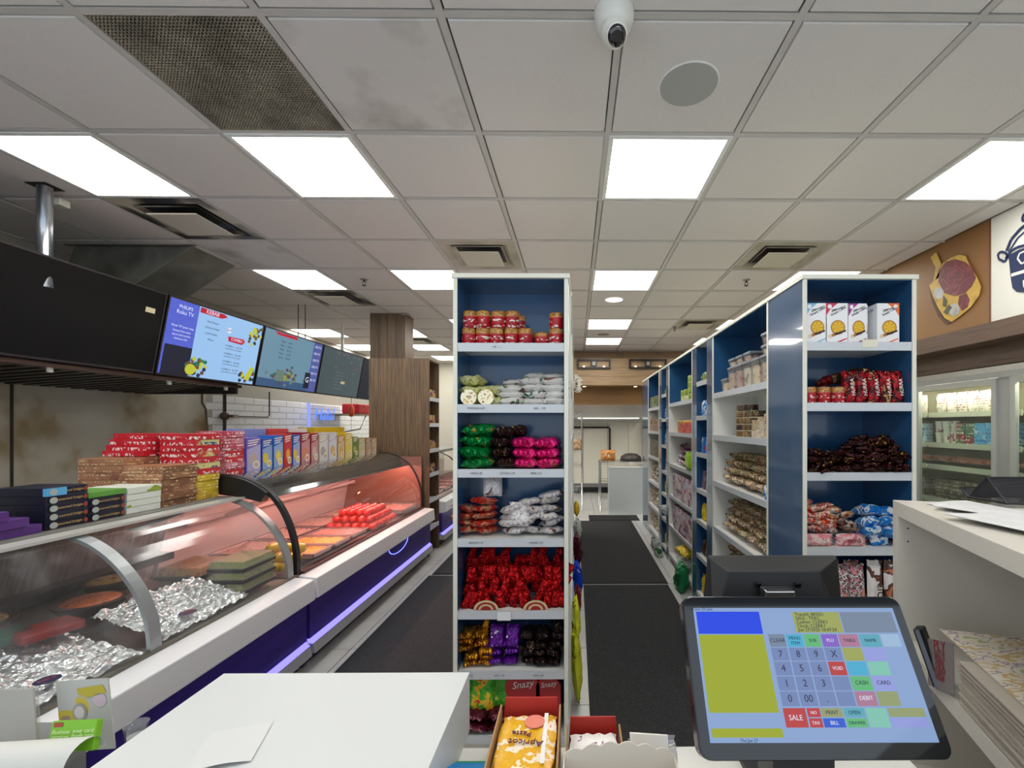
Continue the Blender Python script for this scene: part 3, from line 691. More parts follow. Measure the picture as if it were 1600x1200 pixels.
for (x, y, lab) in [(-1.80, 1.53, 'round navy paper label on foil before the post'), (-1.80, 2.08, 'round navy paper label on foil behind the post')]:
    t = thing('round_label', (x, y, .615), lab, 'label')
    MB().lathe([(.033, 0), (.033, .002)], (x, y, .632), 20).build('disc', navy, t)
    text('label_text', 'MEMO', .016, flat('lab_red', (190, 60, 70), .5), (x, y, .636), (.3, 1, 0), (-1, .3, 0), t)
def packbox(x0, x1, y0, y1, z0, z1, mt, label, cat='package', clear=True, nm='food_pack', fill=None):
    t = thing(nm, ((x0+x1)/2, (y0+y1)/2, z0), label, cat)
    MB().box(x0, x1, y0, y1, z0, z0+(z1-z0)*.3).build('base', BLACK, t, .004)
    MB().hull8([(x0+.006, y0+.006, z0+(z1-z0)*.3), (x1-.006, y0+.006, z0+(z1-z0)*.3), (x1-.006, y1-.006, z0+(z1-z0)*.3), (x0+.006, y1-.006, z0+(z1-z0)*.3),
                (x0+.016, y0+.016, z1*.96+z0*.04), (x1-.016, y0+.016, z1*.96+z0*.04), (x1-.016, y1-.016, z1*.96+z0*.04), (x0+.016, y1-.016, z1*.96+z0*.04)]).build('food', mt, t, .006)
    MB().hull8([(x0, y0, z0+(z1-z0)*.32), (x1, y0, z0+(z1-z0)*.32), (x1, y1, z0+(z1-z0)*.32), (x0, y1, z0+(z1-z0)*.32), (x0+.01, y0+.01, z1), (x1-.01, y0+.01, z1), (x1-.01, y1-.01, z1), (x0+.01, y1-.01, z1)]).build('lid', CLEAR, t)
    return t
for k in range(3): packbox(-1.98, -1.78, 2.40, 2.66, .59+k*.06, .645+k*.06, green, 'clear green salad pack beside the case end, %s of its stack' % ['bottom', 'middle', 'top'][k])
for k in range(2): packbox(-2.28, -2.03, 2.42, 2.68, .59+k*.07, .655+k*.07, [choc, mixmat('f_orr', [(200, 100, 30), (220, 150, 60), (150, 90, 40)], 30, .4)][k], 'clear rear pack under the case end light, %s one' % ['lower', 'upper'][k])
def round_dish(x, y, z, r, mt, label):
    t = thing('round_dish', (x, y, z), label, 'dish')
    MB().lathe([(r*.8, 0), (r, .045), (r*1.04, .048), (r*1.0, .05)], (x, y, z), 24).build('bowl', flat('dish_dark', (60, 30, 26), .4), t)
    MB().lathe([(r*.95, .0), (r*.7, .018), (r*.3, .025), (.002, .026)], (x, y, z+.04), 24).build('food', mt, t)
round_dish(-2.18, 2.02, .665, .12, mixmat('f_pie', [(170, 70, 40), (210, 110, 60), (120, 50, 30)], 30, .4, bump=.4), 'round dark dish of red-brown food behind the post')
round_dish(-2.37, 2.28, .665, .10, choc, 'round dish of brown food near the rear wall behind the post')
round_dish(-2.40, 1.78, .665, .12, mixmat('f_yel', [(200, 180, 90), (150, 120, 60), (120, 80, 40)], 30, .4, bump=.4), 'wide round dish of yellow cakes near the case rear')
packbox(-2.44, -2.26, 1.45, 1.62, .665, .72, mixmat('f_y2', [(196, 176, 110), (140, 110, 60)], 30, .5), 'low clear pack of pale cakes at the rear left of the foil')
rp = flat('red_pack', (140, 18, 20), .35); gp = flat('green_pack', (30, 84, 70), .35)
for k in range(3):
    tag(MB().hull8([(-2.30+k*.09, 1.50+k*.08, .70), (-2.18+k*.09, 1.46+k*.08, .70), (-2.12+k*.09, 1.62+k*.08, .70), (-2.24+k*.09, 1.66+k*.08, .70), (-2.30+k*.09, 1.50+k*.08, .735), (-2.18+k*.09, 1.46+k*.08, .735), (-2.12+k*.09, 1.62+k*.08, .735), (-2.24+k*.09, 1.66+k*.08, .735)], 0).build('flat_pack', [rp, gp, rp][k], bevel=.008),
        ['flat red pack left of the green pack inside the near case', 'flat green pack between two red packs in the near case', 'flat red pack touching the post in the near case'][k], 'package')
MB().box(-2.60, -2.16, .3, 2.39, .56, .664).build('rear_step', STEEL, c1)
# tray of small cakes at the near left
t = thing('cake_tray', (-2.32, 1.15, .58), 'brown cardboard tray of small yellow cakes at the left edge', 'tray')
MB().box(-2.44, -2.17, .75, 1.42, .665, .67).build('base', flat('card_brown', (130, 96, 50), .7), t)
for a in [(-2.44, -2.43, .75, 1.42), (-2.18, -2.165, .75, 1.42), (-2.44, -2.165, 1.41, 1.42)]: MB().box(*a, .67, .72).build('side', flat('card_brown', (130, 96, 50), .7), t)
ck = MB().lathe([(.03, 0), (.036, .02), (.03, .035), (.012, .042)], n=12).mesh('small_cake', choc)
for a in range(4):
    for b_ in range(8):
        item('small_cake', ck, (-2.395+a*.062+rj(.006), .80+b_*.076+rj(.006), .671), (0, 0, random.random()*6), (1, 1.1, 1.1), 'small brown and yellow cake, %s from the rear, %s from the viewer' % (ORD[a], ORD[b_]), 'cake', 'small cakes in the cardboard tray')
# ================================================================ SHELF UNITS
def price_rail(parent, ax, a0, a1, c, z, sgn, notes=()):
    """rail along axis ax ('x' or 'y'); c is the face coordinate, sgn the outward direction"""
    b = MB(); h0, h1 = z-.034, z+.004
    if ax == 'x': b.hull8([(a0, c, h0), (a1, c, h0), (a1, c-sgn*.006, h0), (a0, c-sgn*.006, h0), (a0, c+sgn*.004, h1), (a1, c+sgn*.004, h1), (a1, c-sgn*.006, h1), (a0, c-sgn*.006, h1)])
    else: b.hull8([(c, a0, h0), (c, a1, h0), (c-sgn*.006, a1, h0), (c-sgn*.006, a0, h0), (c+sgn*.004, a0, h1), (c+sgn*.004, a1, h1), (c-sgn*.006, a1, h1), (c-sgn*.006, a0, h1)])
    return b.build('price_rail', RAIL, parent)
TAGM = flat('tag_ink', (120, 124, 130), .6)
def end_unit(x0, x1, y0, y1, top, zs, label, tags):
    t = thing('shelf_unit', ((x0+x1)/2, (y0+y1)/2, 0), label, 'shelf')
    for a0, a1 in ((x0, x0+.018), (x1-.018, x1)):
        p = MB().box(a0, a1, y0+.004, y1, 0, top-.02).build('side_panel', DBLUE if a0 > 0 else WHITE if a0 > -.1 else BLUE, t)
        MB().box(a0-.0005, a1+.0005, y0, y0+.004, 0, top-.02).build('edge_band', CREAM, p)
    MB().box(x0+.018, x0+.0195, y0+.004, y1-.02, .1, top-.02).build('inner_lining', BLUE, t); MB().box(x1-.0195, x1-.018, y0+.004, y1-.02, .1, top-.02).build('inner_lining', BLUE, t)
    MB().box(x0-.006, x1+.006, y0-.008, y1+.002, top-.02, top).build('top_board', CREAM, t)
    MB().box(x0+.018, x1-.018, y1-.018, y1, 0, top-.02).build('back_panel', BLUE, t)
    MB().box(x0+.018, x1-.018, y0+.01, y1-.018, top-.022, top-.0205).build('top_lining', BLUE, t)
    MB().box(x0+.018, x1-.018, y0+.02, y0+.035, 0, .08).build('toe_kick', CREAM, t)
    for k, z in enumerate(zs):
        s = MB().box(x0+.0195, x1-.0195, y0+.008, y1-.018, z-.016, z).build('shelf', WHITE, t)
        r = price_rail(s, 'x', x0+.0195, x1-.0195, y0+.004, z, -1)
        for f, tx in (tags[k] if k < len(tags) else []):
            text('price_text', tx, .012, TAGM, (x0+(x1-x0)*f, y0-.0012, z-.014), (1, 0, 0), (0, -.1, 1), s)
    return t
TOP = 2.183
ZL = [1.868, 1.592, 1.30, .987, .661, .39, .10]
lu = end_unit(-.549, -.0315, 2.0, 2.26, TOP, ZL, 'white-edged blue snack shelf unit left of the right aisle',
              [[(.38, '1.99   ----')], [(.2, 'PUDDING 3.49'), (.75, 'BAR   1.29')], [(.2, 'CAKE 2.49'), (.47, 'COCOA 2.49'), (.72, 'PINK 2.49')], [(.2, 'BISCUIT 1.49'), (.72, 'WAFER 1.99')], [], [(.12, 'GOLD .99'), (.4, 'BAR 1.49'), (.74, 'BAR 1.49')], []])
ZR = [1.875, 1.60, 1.284, .944, .62, .32, .10]
ru = end_unit(1.03, 1.546, 2.0, 2.36, TOP, ZR, 'white-edged blue snack shelf unit right of the right aisle', [[], [], [], [], []])
MB().box(1.30, 1.37, 2.0, 2.003, 1.875-.02, 1.89).build('price_card', flat('paper_note', (226, 220, 200), .6), ru)
YY = lambda px: at(px, 0, X=1.03).y
def bay(y0, y1, xf, sgn, zs, label, back, side, depth=.35, top=TOP, edge=CREAM, wst=.018, upper=BLUE):
    """shelf bay with its open face at x = xf, facing sgn*x"""
    xb = xf-sgn*depth
    t = thing('shelf_bay', ((xf+xb)/2, (y0+y1)/2, 0), label, 'shelf')
    for a0, a1 in ((y0, y0+wst), (y1-wst, y1)):
        p = MB().box(xf-sgn*.004, xb, a0, a1, 0, top-.02).build('side_panel', side, t)
        MB().box(xf, xf-sgn*.004, a0-.0004, a1+.0004, 0, top-.02).build('edge_band', edge, p)
    MB().box(xf+sgn*.006, xb, y0, y1, top-.02, top).build('top_board', CREAM, t)
    MB().box(xb, xb+sgn*.015, y0+wst, y1-wst, 0, zs[0]).build('back_panel', back, t)
    MB().box(xb, xb+sgn*.015, y0+wst, y1-wst, zs[0], top-.02).build('upper_back_panel', upper, t)
    if upper is BLUE and side is WHITE:
        for a0 in (y0+wst, y1-wst-.002): MB().box(xf-sgn*.006, xb+sgn*.016, a0, a0+.002, zs[0], top-.021).build('upper_lining', BLUE, t)
        MB().box(xf-sgn*.006, xb+sgn*.016, y0+wst, y1-wst, top-.0225, top-.0205).build('top_lining', BLUE, t)
    for z in zs:
        s = MB().box(xf-sgn*.008, xb+sgn*.015, y0+wst, y1-wst, z-.018, z).build('shelf', WHITE, t)
        price_rail(s, 'y', y0+wst, y1-wst, xf-sgn*.002, z, sgn)
    return t
ZB = [1.735, 1.425, 1.087, .75, .42, .10]
ZN = [1.863, 1.578, 1.272, .97, .71, .42, .10]
B1 = (YY(1200), YY(1112.8)); N1 = (YY(1104), YY(1088)); B2 = (YY(1081.5), YY(1044.6)); N2 = (YY(1041), YY(1033.8)); B3 = (YY(1029.5), YY(1012.5)); E3 = (YY(1012.5), YY(1004.5))
bay(*B1, 1.03, -1, ZB, 'wide white shelf bay of clear tubs next to the right snack unit', WHITE, WHITE)
bay(N1[0]-.14, N1[1]+.13, 1.03, -1, ZN, 'narrow blue shelf bay between the tub bay and the tin bay', BLUE, BLUE, depth=.25, edge=DBLUE, wst=.135)
bay(*B2, 1.03, -1, ZB, 'wide white shelf bay with green tins, middle of the right row', WHITE, WHITE)
bay(N2[0]-.12, N2[1]+.13, 1.03, -1, ZN, 'far narrow blue shelf bay in the right row', BLUE, BLUE, depth=.25, edge=DBLUE, wst=.12)
bay(*B3, 1.03, -1, ZB, 'farthest white shelf bay of the right row', WHITE, WHITE)
t = thing('shelf_end', (1.2, (E3[0]+E3[1])/2, 0), 'plain blue closed end cabinet of the right shelf row', 'cabinet')
MB().box(1.03, 1.54, E3[0]+.004, E3[1], 0, TOP-.02).build('body', DBLUE, t); MB().box(1.024, 1.546, E3[0]+.004, E3[1]+.01, TOP-.02, TOP).build('top_board', CREAM, t)
t = thing('cooler_side_shelving', (1.47, 4.5, 0), 'back half of the right shelf row facing the coolers', 'shelf')
MB().box(1.385, 1.40, 2.37, E3[0], 0, TOP-.02).build('back_panel', WHITE, t); MB().box(1.385, 1.546, 2.37, E3[0], TOP-.02, TOP).build('top_board', CREAM, t)
for z in ZB: MB().box(1.401, 1.54, 2.37, E3[0], z-.018, z).build('shelf', WHITE, t)
# left gondola behind the left unit, faces the right aisle (and the counter aisle)
gl = [(2.27, 3.25), (3.26, 4.24), (4.25, 5.23), (5.24, 6.22)]
for k, (a, c) in enumerate(gl):
    bay(a, c, -.022, 1, ZB, '%s white gondola bay behind the left snack unit, facing the right aisle' % ['nearest', 'second', 'third', 'farthest'][k], WHITE, WHITE, depth=.235, upper=WHITE)
    bay(a, c, -.545, -1, ZB, '%s white gondola bay behind the left snack unit, facing the meat counter' % ['nearest', 'second', 'third', 'farthest'][k], WHITE, WHITE, depth=.235, upper=WHITE)

# ================================================================ PRODUCTS
MS = {}
def pillow(w, h, t, mats, sd=0, crimp=.09, key=None, lab=None, wr=.5):
    """sealed bag standing up: width x, height z, thickness y, zigzag seals at both ends; lab: (u0,v0,u1,v1) face patch uses material 1"""
    t *= .9; k = ('pillow', w, h, t, sd, tuple(m.name for m in mats), lab)
    if k in MS: return MS[k]
    foil_ = mats[0].name.startswith('foil'); nu, nv = (10, 12) if foil_ else (8, 10); b = MB(); wr = wr*(1.25 if foil_ else 1.1)
    def P_(i, j, s):
        u, v = i/nu*2-1, j/nv*2-1
        e = max(0, 1-abs(u)**4)**.5*max(0, 1-max(0, (abs(v)-.0)/(1-crimp))**4 if abs(v) < 1-crimp else 0)**.5
        n = noise.noise(Vector((u*2+sd*3.1, v*2.4, s+sd)))
        n2 = noise.noise(Vector((u*5+sd, v*6, s*2+sd)))
        n3 = noise.noise(Vector((u*11+sd, v*13, s*3+sd)))
        y = s*(t/2*e*(1+.30*n*wr*2)+(.16*n2+.16*n3)*t*wr*(e > .05))+.12*t*noise.noise(Vector((u*1.5, v*1.5, sd)))
        x = u*w/2*(1-.06*(1-abs(v))**.5*0+.05*noise.noise(Vector((v*2, sd, 5)))-(.06 if abs(v) > .75 and abs(v) < .95 else 0))
        z = h/2+v*h/2+(.03*h*noise.noise(Vector((u*2, sd, 9))) if abs(v) > .8 else 0)
        if abs(v) > .99: y += .16*t*(1 if i % 2 else -1)+.3*t*noise.noise(Vector((u*2, v, sd+3)))
        return (x, y, z)
    for s in (-1, 1):
        i0 = len(b.v)
        for i in range(nu+1):
            for j in range(nv+1): b.v.append(Vector(P_(i, j, s)))
        for i in range(nu):
            for j in range(nv):
                q = i0+i*(nv+1)+j; f = (q, q+nv+1, q+nv+2, q+1) if s < 0 else (q, q+1, q+nv+2, q+nv+1)
                mi = 0
                if lab and s < 0:
                    uu, vv = (i+.5)/nu, (j+.5)/nv
                    if lab[0] <= uu <= lab[2] and lab[1] <= vv <= lab[3]: mi = 1
                b.f.append(f); b.m.append(mi); b.sm.append(not foil_)
    me = b.mesh('bag', list(mats)); MS[k] = me; return me
def boxm(w, d, h, mats, key='box', front=1, top=None):
    """carton, front face (-y) with mats[1]"""
    b = MB(); b.box(-w/2, w/2, -d/2, d/2, 0, h, 0, top=top, front=front if len(mats) > 1 else 0)
    return b.mesh(key, list(mats))
def rack(name, mes, org, dx, nx, dy, ny, dz, nz, rot, fmt, cat, group, jit=.004, rr=.05, drop=0, shrink=0, sc=1):
    """nx columns, ny deep, nz layers; fmt gets c (column), d (depth), l (layer)"""
    org, dx, dy, dz = Vector(org), Vector(dx), Vector(dy), Vector(dz); out = []
    if not isinstance(mes, list): mes = [mes]
    for l in range(nz):
        for d in range(ny):
            for c in range(nx):
                if random.random() < drop and l == nz-1: continue
                if shrink and l > shrink[c % len(shrink)]-1: continue
                p = org+dx*c+dy*d+dz*l+Vector((rj(jit), rj(jit), 0))
                lb = fmt.format(c=ORD[c], d=ORD[d], l=LAY[l])
                out.append(item(name, random.choice(mes), p, (rot[0]+rj(rr*.3), rot[1]+rj(rr), rot[2]+rj(rr)), sc, lb, cat, group))
    return out
LIE = (R(90), 0, 0)     # lying with its length along y, front face up... see below
# print materials
redgold = printmat('can_red', (172, 16, 28), (226, 214, 206), (160, 20, 34), .026, (75, 75, 150), .55, .3, cover=.6)
goldp = mixmat('can_gold', [(150, 92, 34), (206, 150, 74), (110, 60, 24), (220, 190, 130)], 150, .35)
canm = MB().lathe([(.028, 0), (.0325, .003), (.0325, .052), (.0325, .074), (.028, .078), (.024, .076)], n=18, mats=[0, 0, 1, 1, 2]).mesh('can', [redgold, goldp, mixmat('can_lid', [(200, 190, 170), (150, 110, 60)], 60, .3)])
# left unit, top shelf: wafer cans
def canrow(n, x0, dx, y, z, rowlab, sh):
    for k in range(n):
        item('wafer_can', canm, (x0+dx*k+rj(.002), y+rj(.003), z), (0, 0, random.random()*6), 1, 'red can with gold top, %s from left, %s, top of left unit' % (ORD[k], rowlab), 'can', 'red and gold wafer cans')
canrow(5, -.492, .0655, 2.055, ZL[0], 'bottom front row', 1); canrow(4, -.487, .0655, 2.055, ZL[0]+.079, 'upper front row', 1)
canrow(5, -.49, .066, 2.14, ZL[0], 'bottom rear row', 1); canrow(4, -.47, .066, 2.14, ZL[0]+.079, 'upper rear row', 1)
item('wafer_can', canm, (-.155, 2.07, ZL[0]), (0, 0, 1), (1, 1, .8), 'shorter red and gold can standing alone near the row end', 'can')
item('wafer_can', canm, (-.088, 2.055, ZL[0]), (0, 0, 2), 1, 'red and gold can, lower of the pair at the right side panel', 'can')
item('wafer_can', canm, (-.088, 2.055, ZL[0]+.079), (0, 0, 4), (1, 1, .9), 'red and gold can, upper of the pair at the right side panel', 'can')
# second shelf
yelg = mixmat('p_yelgreen', [(196, 200, 120), (218, 218, 160), (170, 176, 80)], 16, .35, .2, bump=.5, bs=60)
whitep = mixmat('p_white', [(222, 222, 218), (214, 212, 208), (30, 100, 70), (170, 60, 60)], 14, .35, .2, bump=.4, bs=50, pos=[0, .4, .62, .66])
bagY = [pillow(.11, .15, .05, [yelg], s) for s in (1, 2)]; bagW = [pillow(.085, .125, .036, [whitep], s) for s in (3, 4, 5)]
U = 'second shelf of left unit'
rack('pudding_pack', bagY, (-.475, 2.18, ZL[1]+.03), (.10, 0, 0), 2, (0, 0, 0), 1, (0, 0, .043), 3, (R(90), 0, 0), 'crumpled yellow-green pack, {c} from left, {l} layer, '+U, 'package', 'yellow-green pudding packs', .008, .15, .4)
for k, x in enumerate((-.482, -.404)):
    t = thing('pudding_cup', (x, 2.05, ZL[1]), 'round gold-lidded pudding pack, %s of the two at the shelf front' % ['left', 'right'][k], 'package')
    MB().lathe([(.030, 0), (.034, .01), (.034, .045), (.030, .05)], n=20).build('x', yelg).name = 'tmp'
    tmp = bpy.data.objects['tmp']; me = tmp.data; bpy.data.objects.remove(tmp)
    o = item('cup', me, (x, 2.06, ZL[1]+.036), (R(90), 0, 0), 1, parent=t)
    b = MB().lathe([(.034, 0), (.036, .004)], n=20, mats=[0]); b.build('y', mixmat('gold_lid', [(214, 180, 110), (240, 230, 200), (150, 100, 50)], 50, .3, .3)).name = 'tmp'
    tmp = bpy.data.objects['tmp']; me = tmp.data; bpy.data.objects.remove(tmp)
    for v_ in me.vertices: pass
    o = item('lid', me, (x, 2.012, ZL[1]+.036), (R(90), 0, 0), 1, parent=t)
rack('snack_bar_pack', bagW, (-.345, 2.16, ZL[1]+.022), (.098, 0, 0), 3, (0, 0, 0), 1, (0, 0, .030), 5, (R(90), 0, R(90)), 'white wrapped bar, {c} from left, {l} layer, '+U, 'package', 'white wrapped bars', .008, .12, .0, shrink=[4, 5, 5], sc=(1.1, 1, .9))
rack('snack_bar_pack', bagW, (-.352, 2.065, ZL[1]+.02), (.100, 0, 0), 3, (0, 0, 0), 1, (0, 0, .030), 4, (R(90), 0, R(86)), 'white wrapped bar at the front, {c} from left, {l} layer, '+U, 'package', 'white wrapped bars', .006, .12, .0, shrink=[3, 4, 4])
# third shelf
def foilmat(key, cs, sc=26, bump=.9, bs=70, rough=.26, metal=.5): return mixmat(key, cs, sc, rough, metal, bump=bump, bs=bs)
fgreen = foilmat('foil_green', [(0, 96, 40), (0, 130, 60), (180, 150, 70)], 14); fdark = foilmat('foil_dark', [(22, 10, 14), (50, 28, 24), (190, 160, 120)], 14)
fmag = foilmat('foil_magenta', [(190, 10, 90), (220, 30, 120), (150, 90, 50)], 14)
U = 'third shelf of left unit'
def lyingrow(name, mes, x0, dx, nx, y, z, dz, nz, desc, cat, grp, U, jit=.006, rr=.1, shrink=0, rz=0):
    """bags lying flat with a long side to the viewer"""
    return rack(name, mes, (x0, y, z), (dx, 0, 0), nx, (0, 0, 0), 1, (0, 0, dz), nz, (R(90), 0, R(90)+rz), desc+', {c} from left, {l} layer, '+U, cat, grp, jit, rr, 0, shrink)
g1 = [pillow(.155, .16, .058, [fgreen], s) for s in (11, 12)]
rack('cake_bag', g1, (-.455, 2.185, ZL[2]+.03), (0, 0, 0), 1, (0, 0, 0), 1, (0, 0, .049), 4, (R(90), 0, 0), 'green foil cake bag, {l} layer, '+U, 'package', 'green foil bags', .006, .1)
rack('cake_bag', [pillow(.085, .14, .052, [fdark], s) for s in (13, 14)], (-.335, 2.16, ZL[2]+.03), (.0, 0, 0), 1, (0, 0, 0), 1, (0, 0, .047), 4, (R(90), 0, 0), 'black and cream cake bag, {l} layer, '+U, 'package', 'dark cake bags', .006, .1)
item('cake_bag', pillow(.08, .12, .05, [fdark], 13), (-.275, 2.17, ZL[2]+.165), (R(80), 0, .1), 1, 'black and cream cake bag resting on the magenta bags', 'package')
rack('cake_bag', [pillow(.118, .14, .052, [fmag], s) for s in (15, 16)], (-.232, 2.165, ZL[2]+.03), (.108, 0, 0), 2, (0, 0, 0), 1, (0, 0, .045), 3, (R(90), 0, 0), 'magenta foil cake bag, {c} from left, {l} layer, '+U, 'package', 'magenta foil bags', .006, .1)
# fourth shelf
U = 'fourth shelf of left unit'
fbis = foilmat('p_biscuit', [(150, 50, 34), (190, 40, 30), (196, 150, 120), (90, 50, 40)], 20, .5, 60, .3, .2)
fwb = foilmat('p_wafer', [(228, 224, 220), (204, 200, 204), (226, 222, 218), (196, 188, 184), (104, 72, 56)], 18, .5, 50, .3, .15)
rack('biscuit_pack', [pillow(.095, .12, .034, [fbis], s) for s in (21, 22)], (-.485, 2.15, ZL[3]+.02), (.085, 0, 0), 2, (0, 0, 0), 1, (0, 0, .033), 5, (R(84), 0, R(-24)), 'red and brown biscuit pack, {c} from left, {l} layer, '+U, 'package', 'red biscuit packs', .008, .15, 0, [4, 5])
rack('wafer_pack', [pillow(.09, .12, .034, [fwb], s) for s in (23, 24, 25)], (-.325, 2.14, ZL[3]+.02), (.088, 0, 0), 3, (0, 0, 0), 1, (0, 0, .032), 6, (R(82), 0, R(28)), 'white and brown wafer pack, {c} from left, {l} layer, '+U, 'package', 'white and brown wafer packs', .01, .3, 0, [4, 5, 6])
item('wafer_pack', pillow(.09, .10, .03, [fwb], 26), (-.395, 2.13, ZL[3]+.175), (R(-14), 0, .2), 1, 'white and brown wafer pack standing up behind the red packs', 'package')
item('wafer_pack', pillow(.10, .11, .03, [fwb], 27), (-.26, 2.045, ZL[3]+.05), (R(-12), 0, -.1), 1, 'white wafer pack with orange print leaning at the front', 'package')
# fifth shelf: red foil candies
U = 'fifth shelf of left unit'
fred = foilmat('foil_red', [(160, 8, 14), (196, 20, 26), (90, 0, 8)], 40, 1.0, 90, .2, .7)
cm = [pillow(.036, .085, .024, [fred], s, .2, wr=1) for s in (31, 32, 33, 34)]
rack('wrapped_candy', cm, (-.51, 2.045, ZL[4]+.002), (.0365, .0, 0), 13, (.008, .045, .0), 2, (.006, .012, .052), 3, (R(-6), 0, 0), 'red foil candy, {c} from left, {d} row, {l} layer, left unit', 'candy', 'red foil wrapped candies', .012, .55)
rack('wrapped_candy', cm, (-.505, 2.13, ZL[4]+.135), (.037, 0, 0), 12, (0, .035, 0), 1, (0, 0, .045), 2, (R(-6), .2, .3), 'red foil candy on heap rear, {c} from left, {l} layer, left unit', 'candy', 'red foil wrapped candies', .008, .4, .3)
for k, x in enumerate((-.405, -.18)):
    t = thing('round_badge', (x, 2.02, ZL[4]), 'cream oval label with red rings, %s one before the red candies' % ['left', 'right'][k], 'label')
    for nm, rr_, mt, yy in (('ring', .056, flat('badge_c', (206, 190, 140), .5), 2.018), ('inner', .045, flat('badge_r', (150, 30, 34), .5), 2.0165), ('middle', .034, flat('badge_c', (0, 0, 0)), 2.015), ('core', .024, flat('badge_r', (0, 0, 0)), 2.0135)):
        MB().poly([(x+rr_*math.cos(a*math.pi/14), yy, ZL[4]+.004+.75*rr_*math.sin(a*math.pi/14)) for a in range(15)], (0, 1, 0), .0015).build(nm, mt, t)
tag(MB().box(-.35, -.29, 1.9935, 1.9955, ZL[4]-.035, ZL[4]+.003).build('tape_patch', flat('tape', (230, 232, 236), .5)), 'small white tape patch on the fifth shelf edge', 'tape')
# sixth shelf
U = 'sixth shelf of left unit'
fgold = foilmat('foil_gold', [(190, 126, 20), (222, 160, 40), (140, 84, 10), (90, 40, 20)], 20, .6, 60, .25, .6)
fpur = foilmat('foil_purple', [(92, 20, 140), (110, 30, 164), (84, 14, 128), (214, 206, 226)], 16, .5, 50, .25, .4); MC['foil_purple'] = fpur
fbk = foilmat('foil_black', [(30, 20, 24), (48, 34, 32), (36, 24, 24), (44, 30, 28), (150, 128, 106)], 24, .6, 60, .25, .5)
rack('gold_bar', [pillow(.066, .13, .032, [fgold], s) for s in (41, 42)], (-.495, 2.16, ZL[5]+.02), (.064, 0, 0), 2, (0, 0, 0), 1, (0, 0, .030), 5, (R(90), 0, R(0)), 'gold foil bar, {c} from left, {l} layer, '+U, 'candy', 'gold foil bars', .006, .2, 0, [5, 6])
item('gold_bar', pillow(.03, .10, .028, [fgold], 43), (-.425, 2.09, ZL[5]+.13), (R(8), .15, 0), 1, 'gold foil bar standing upright on the gold pile', 'candy')
rack('purple_bar', [pillow(.068, .11, .04, [fpur], s) for s in (44, 45)], (-.372, 2.15, ZL[5]+.022), (.07, 0, 0), 2, (0, 0, 0), 1, (0, 0, .04), 3, (R(90), 0, 0), 'purple foil bar, {c} from left, {l} layer, '+U, 'candy', 'purple foil bars', .005, .1)
rack('purple_bar', [pillow(.066, .10, .03, [fpur], 46)], (-.365, 2.05, ZL[5]+.09), (.07, 0, 0), 2, (0, 0, 0), 1, (0, 0, 0), 1, (R(-20), 0, 0), 'purple foil bar leaning upright on top, {c} from left, '+U, 'candy', 'purple foil bars', .003, .1)
rack('dark_bar', [pillow(.062, .12, .042, [fbk], s) for s in (47, 48)], (-.225, 2.15, ZL[5]+.024), (.064, 0, 0), 3, (0, 0, 0), 1, (0, 0, .038), 5, (R(90), 0, 0), 'dark brown foil bar, {c} from left, {l} layer, '+U, 'candy', 'dark foil bars', .006, .2, 0, [4, 4, 5])
# bottom shelf
U = 'bottom of left unit'
fjel = foilmat('p_jelly', [(60, 150, 40), (80, 170, 50), (230, 190, 40), (206, 30, 50)], 17, .4, 40, .2, .1); fjd = foilmat('p_jd', [(40, 12, 26), (90, 20, 40), (60, 14, 40)], 12, .5, 50, .2, .4)
rack('jelly_bag', [pillow(.13, .19, .05, [fjel], 51)], (-.44, 2.05, .19), (.10, .02, 0), 2, (0, 0, 0), 1, (0, 0, 0), 1, (R(-12), 0, 0), 'green and red fruit jelly bag, {c} from left, '+U, 'package', 'jelly bags', .002, .1)
rack('dark_jelly_bag', [pillow(.13, .16, .05, [fjd], 52)], (-.45, 2.16, .13), (.13, 0, 0), 3, (0, 0, 0), 1, (0, 0, .05), 2, (R(90), 0, 0), 'dark purple jelly bag, {c} from left, {l} layer, '+U, 'package', 'dark jelly bags', .004, .1)
sr = flat('snazy_red', (176, 18, 26), .35); swh = flat('print_white', (236, 232, 226), .5)
for k, (x, s_) in enumerate([(-.245, 1), (-.125, .72)]):
    t = thing('display_box', (x, 2.07, .22), '%s red rounded display card with white lettering at the unit bottom' % ['larger', 'smaller'][k], 'box')
    pts = [(x-.08*s_, 2.06, .10), (x+.08*s_, 2.06, .10)]+[(x+.08*s_*math.cos(a*math.pi/12), 2.06, .29+.055*s_*math.sin(a*math.pi/12)) for a in range(13)]
    MB().poly(pts, (0, 1, 0), .03).build('card', sr, t)
    text('lettering', ['Snazy', 'Snazy'][k], .045*s_, swh, (x, 2.0585, .300), (1, 0, .15), (-.15, 0, 1), t, shear=.3)
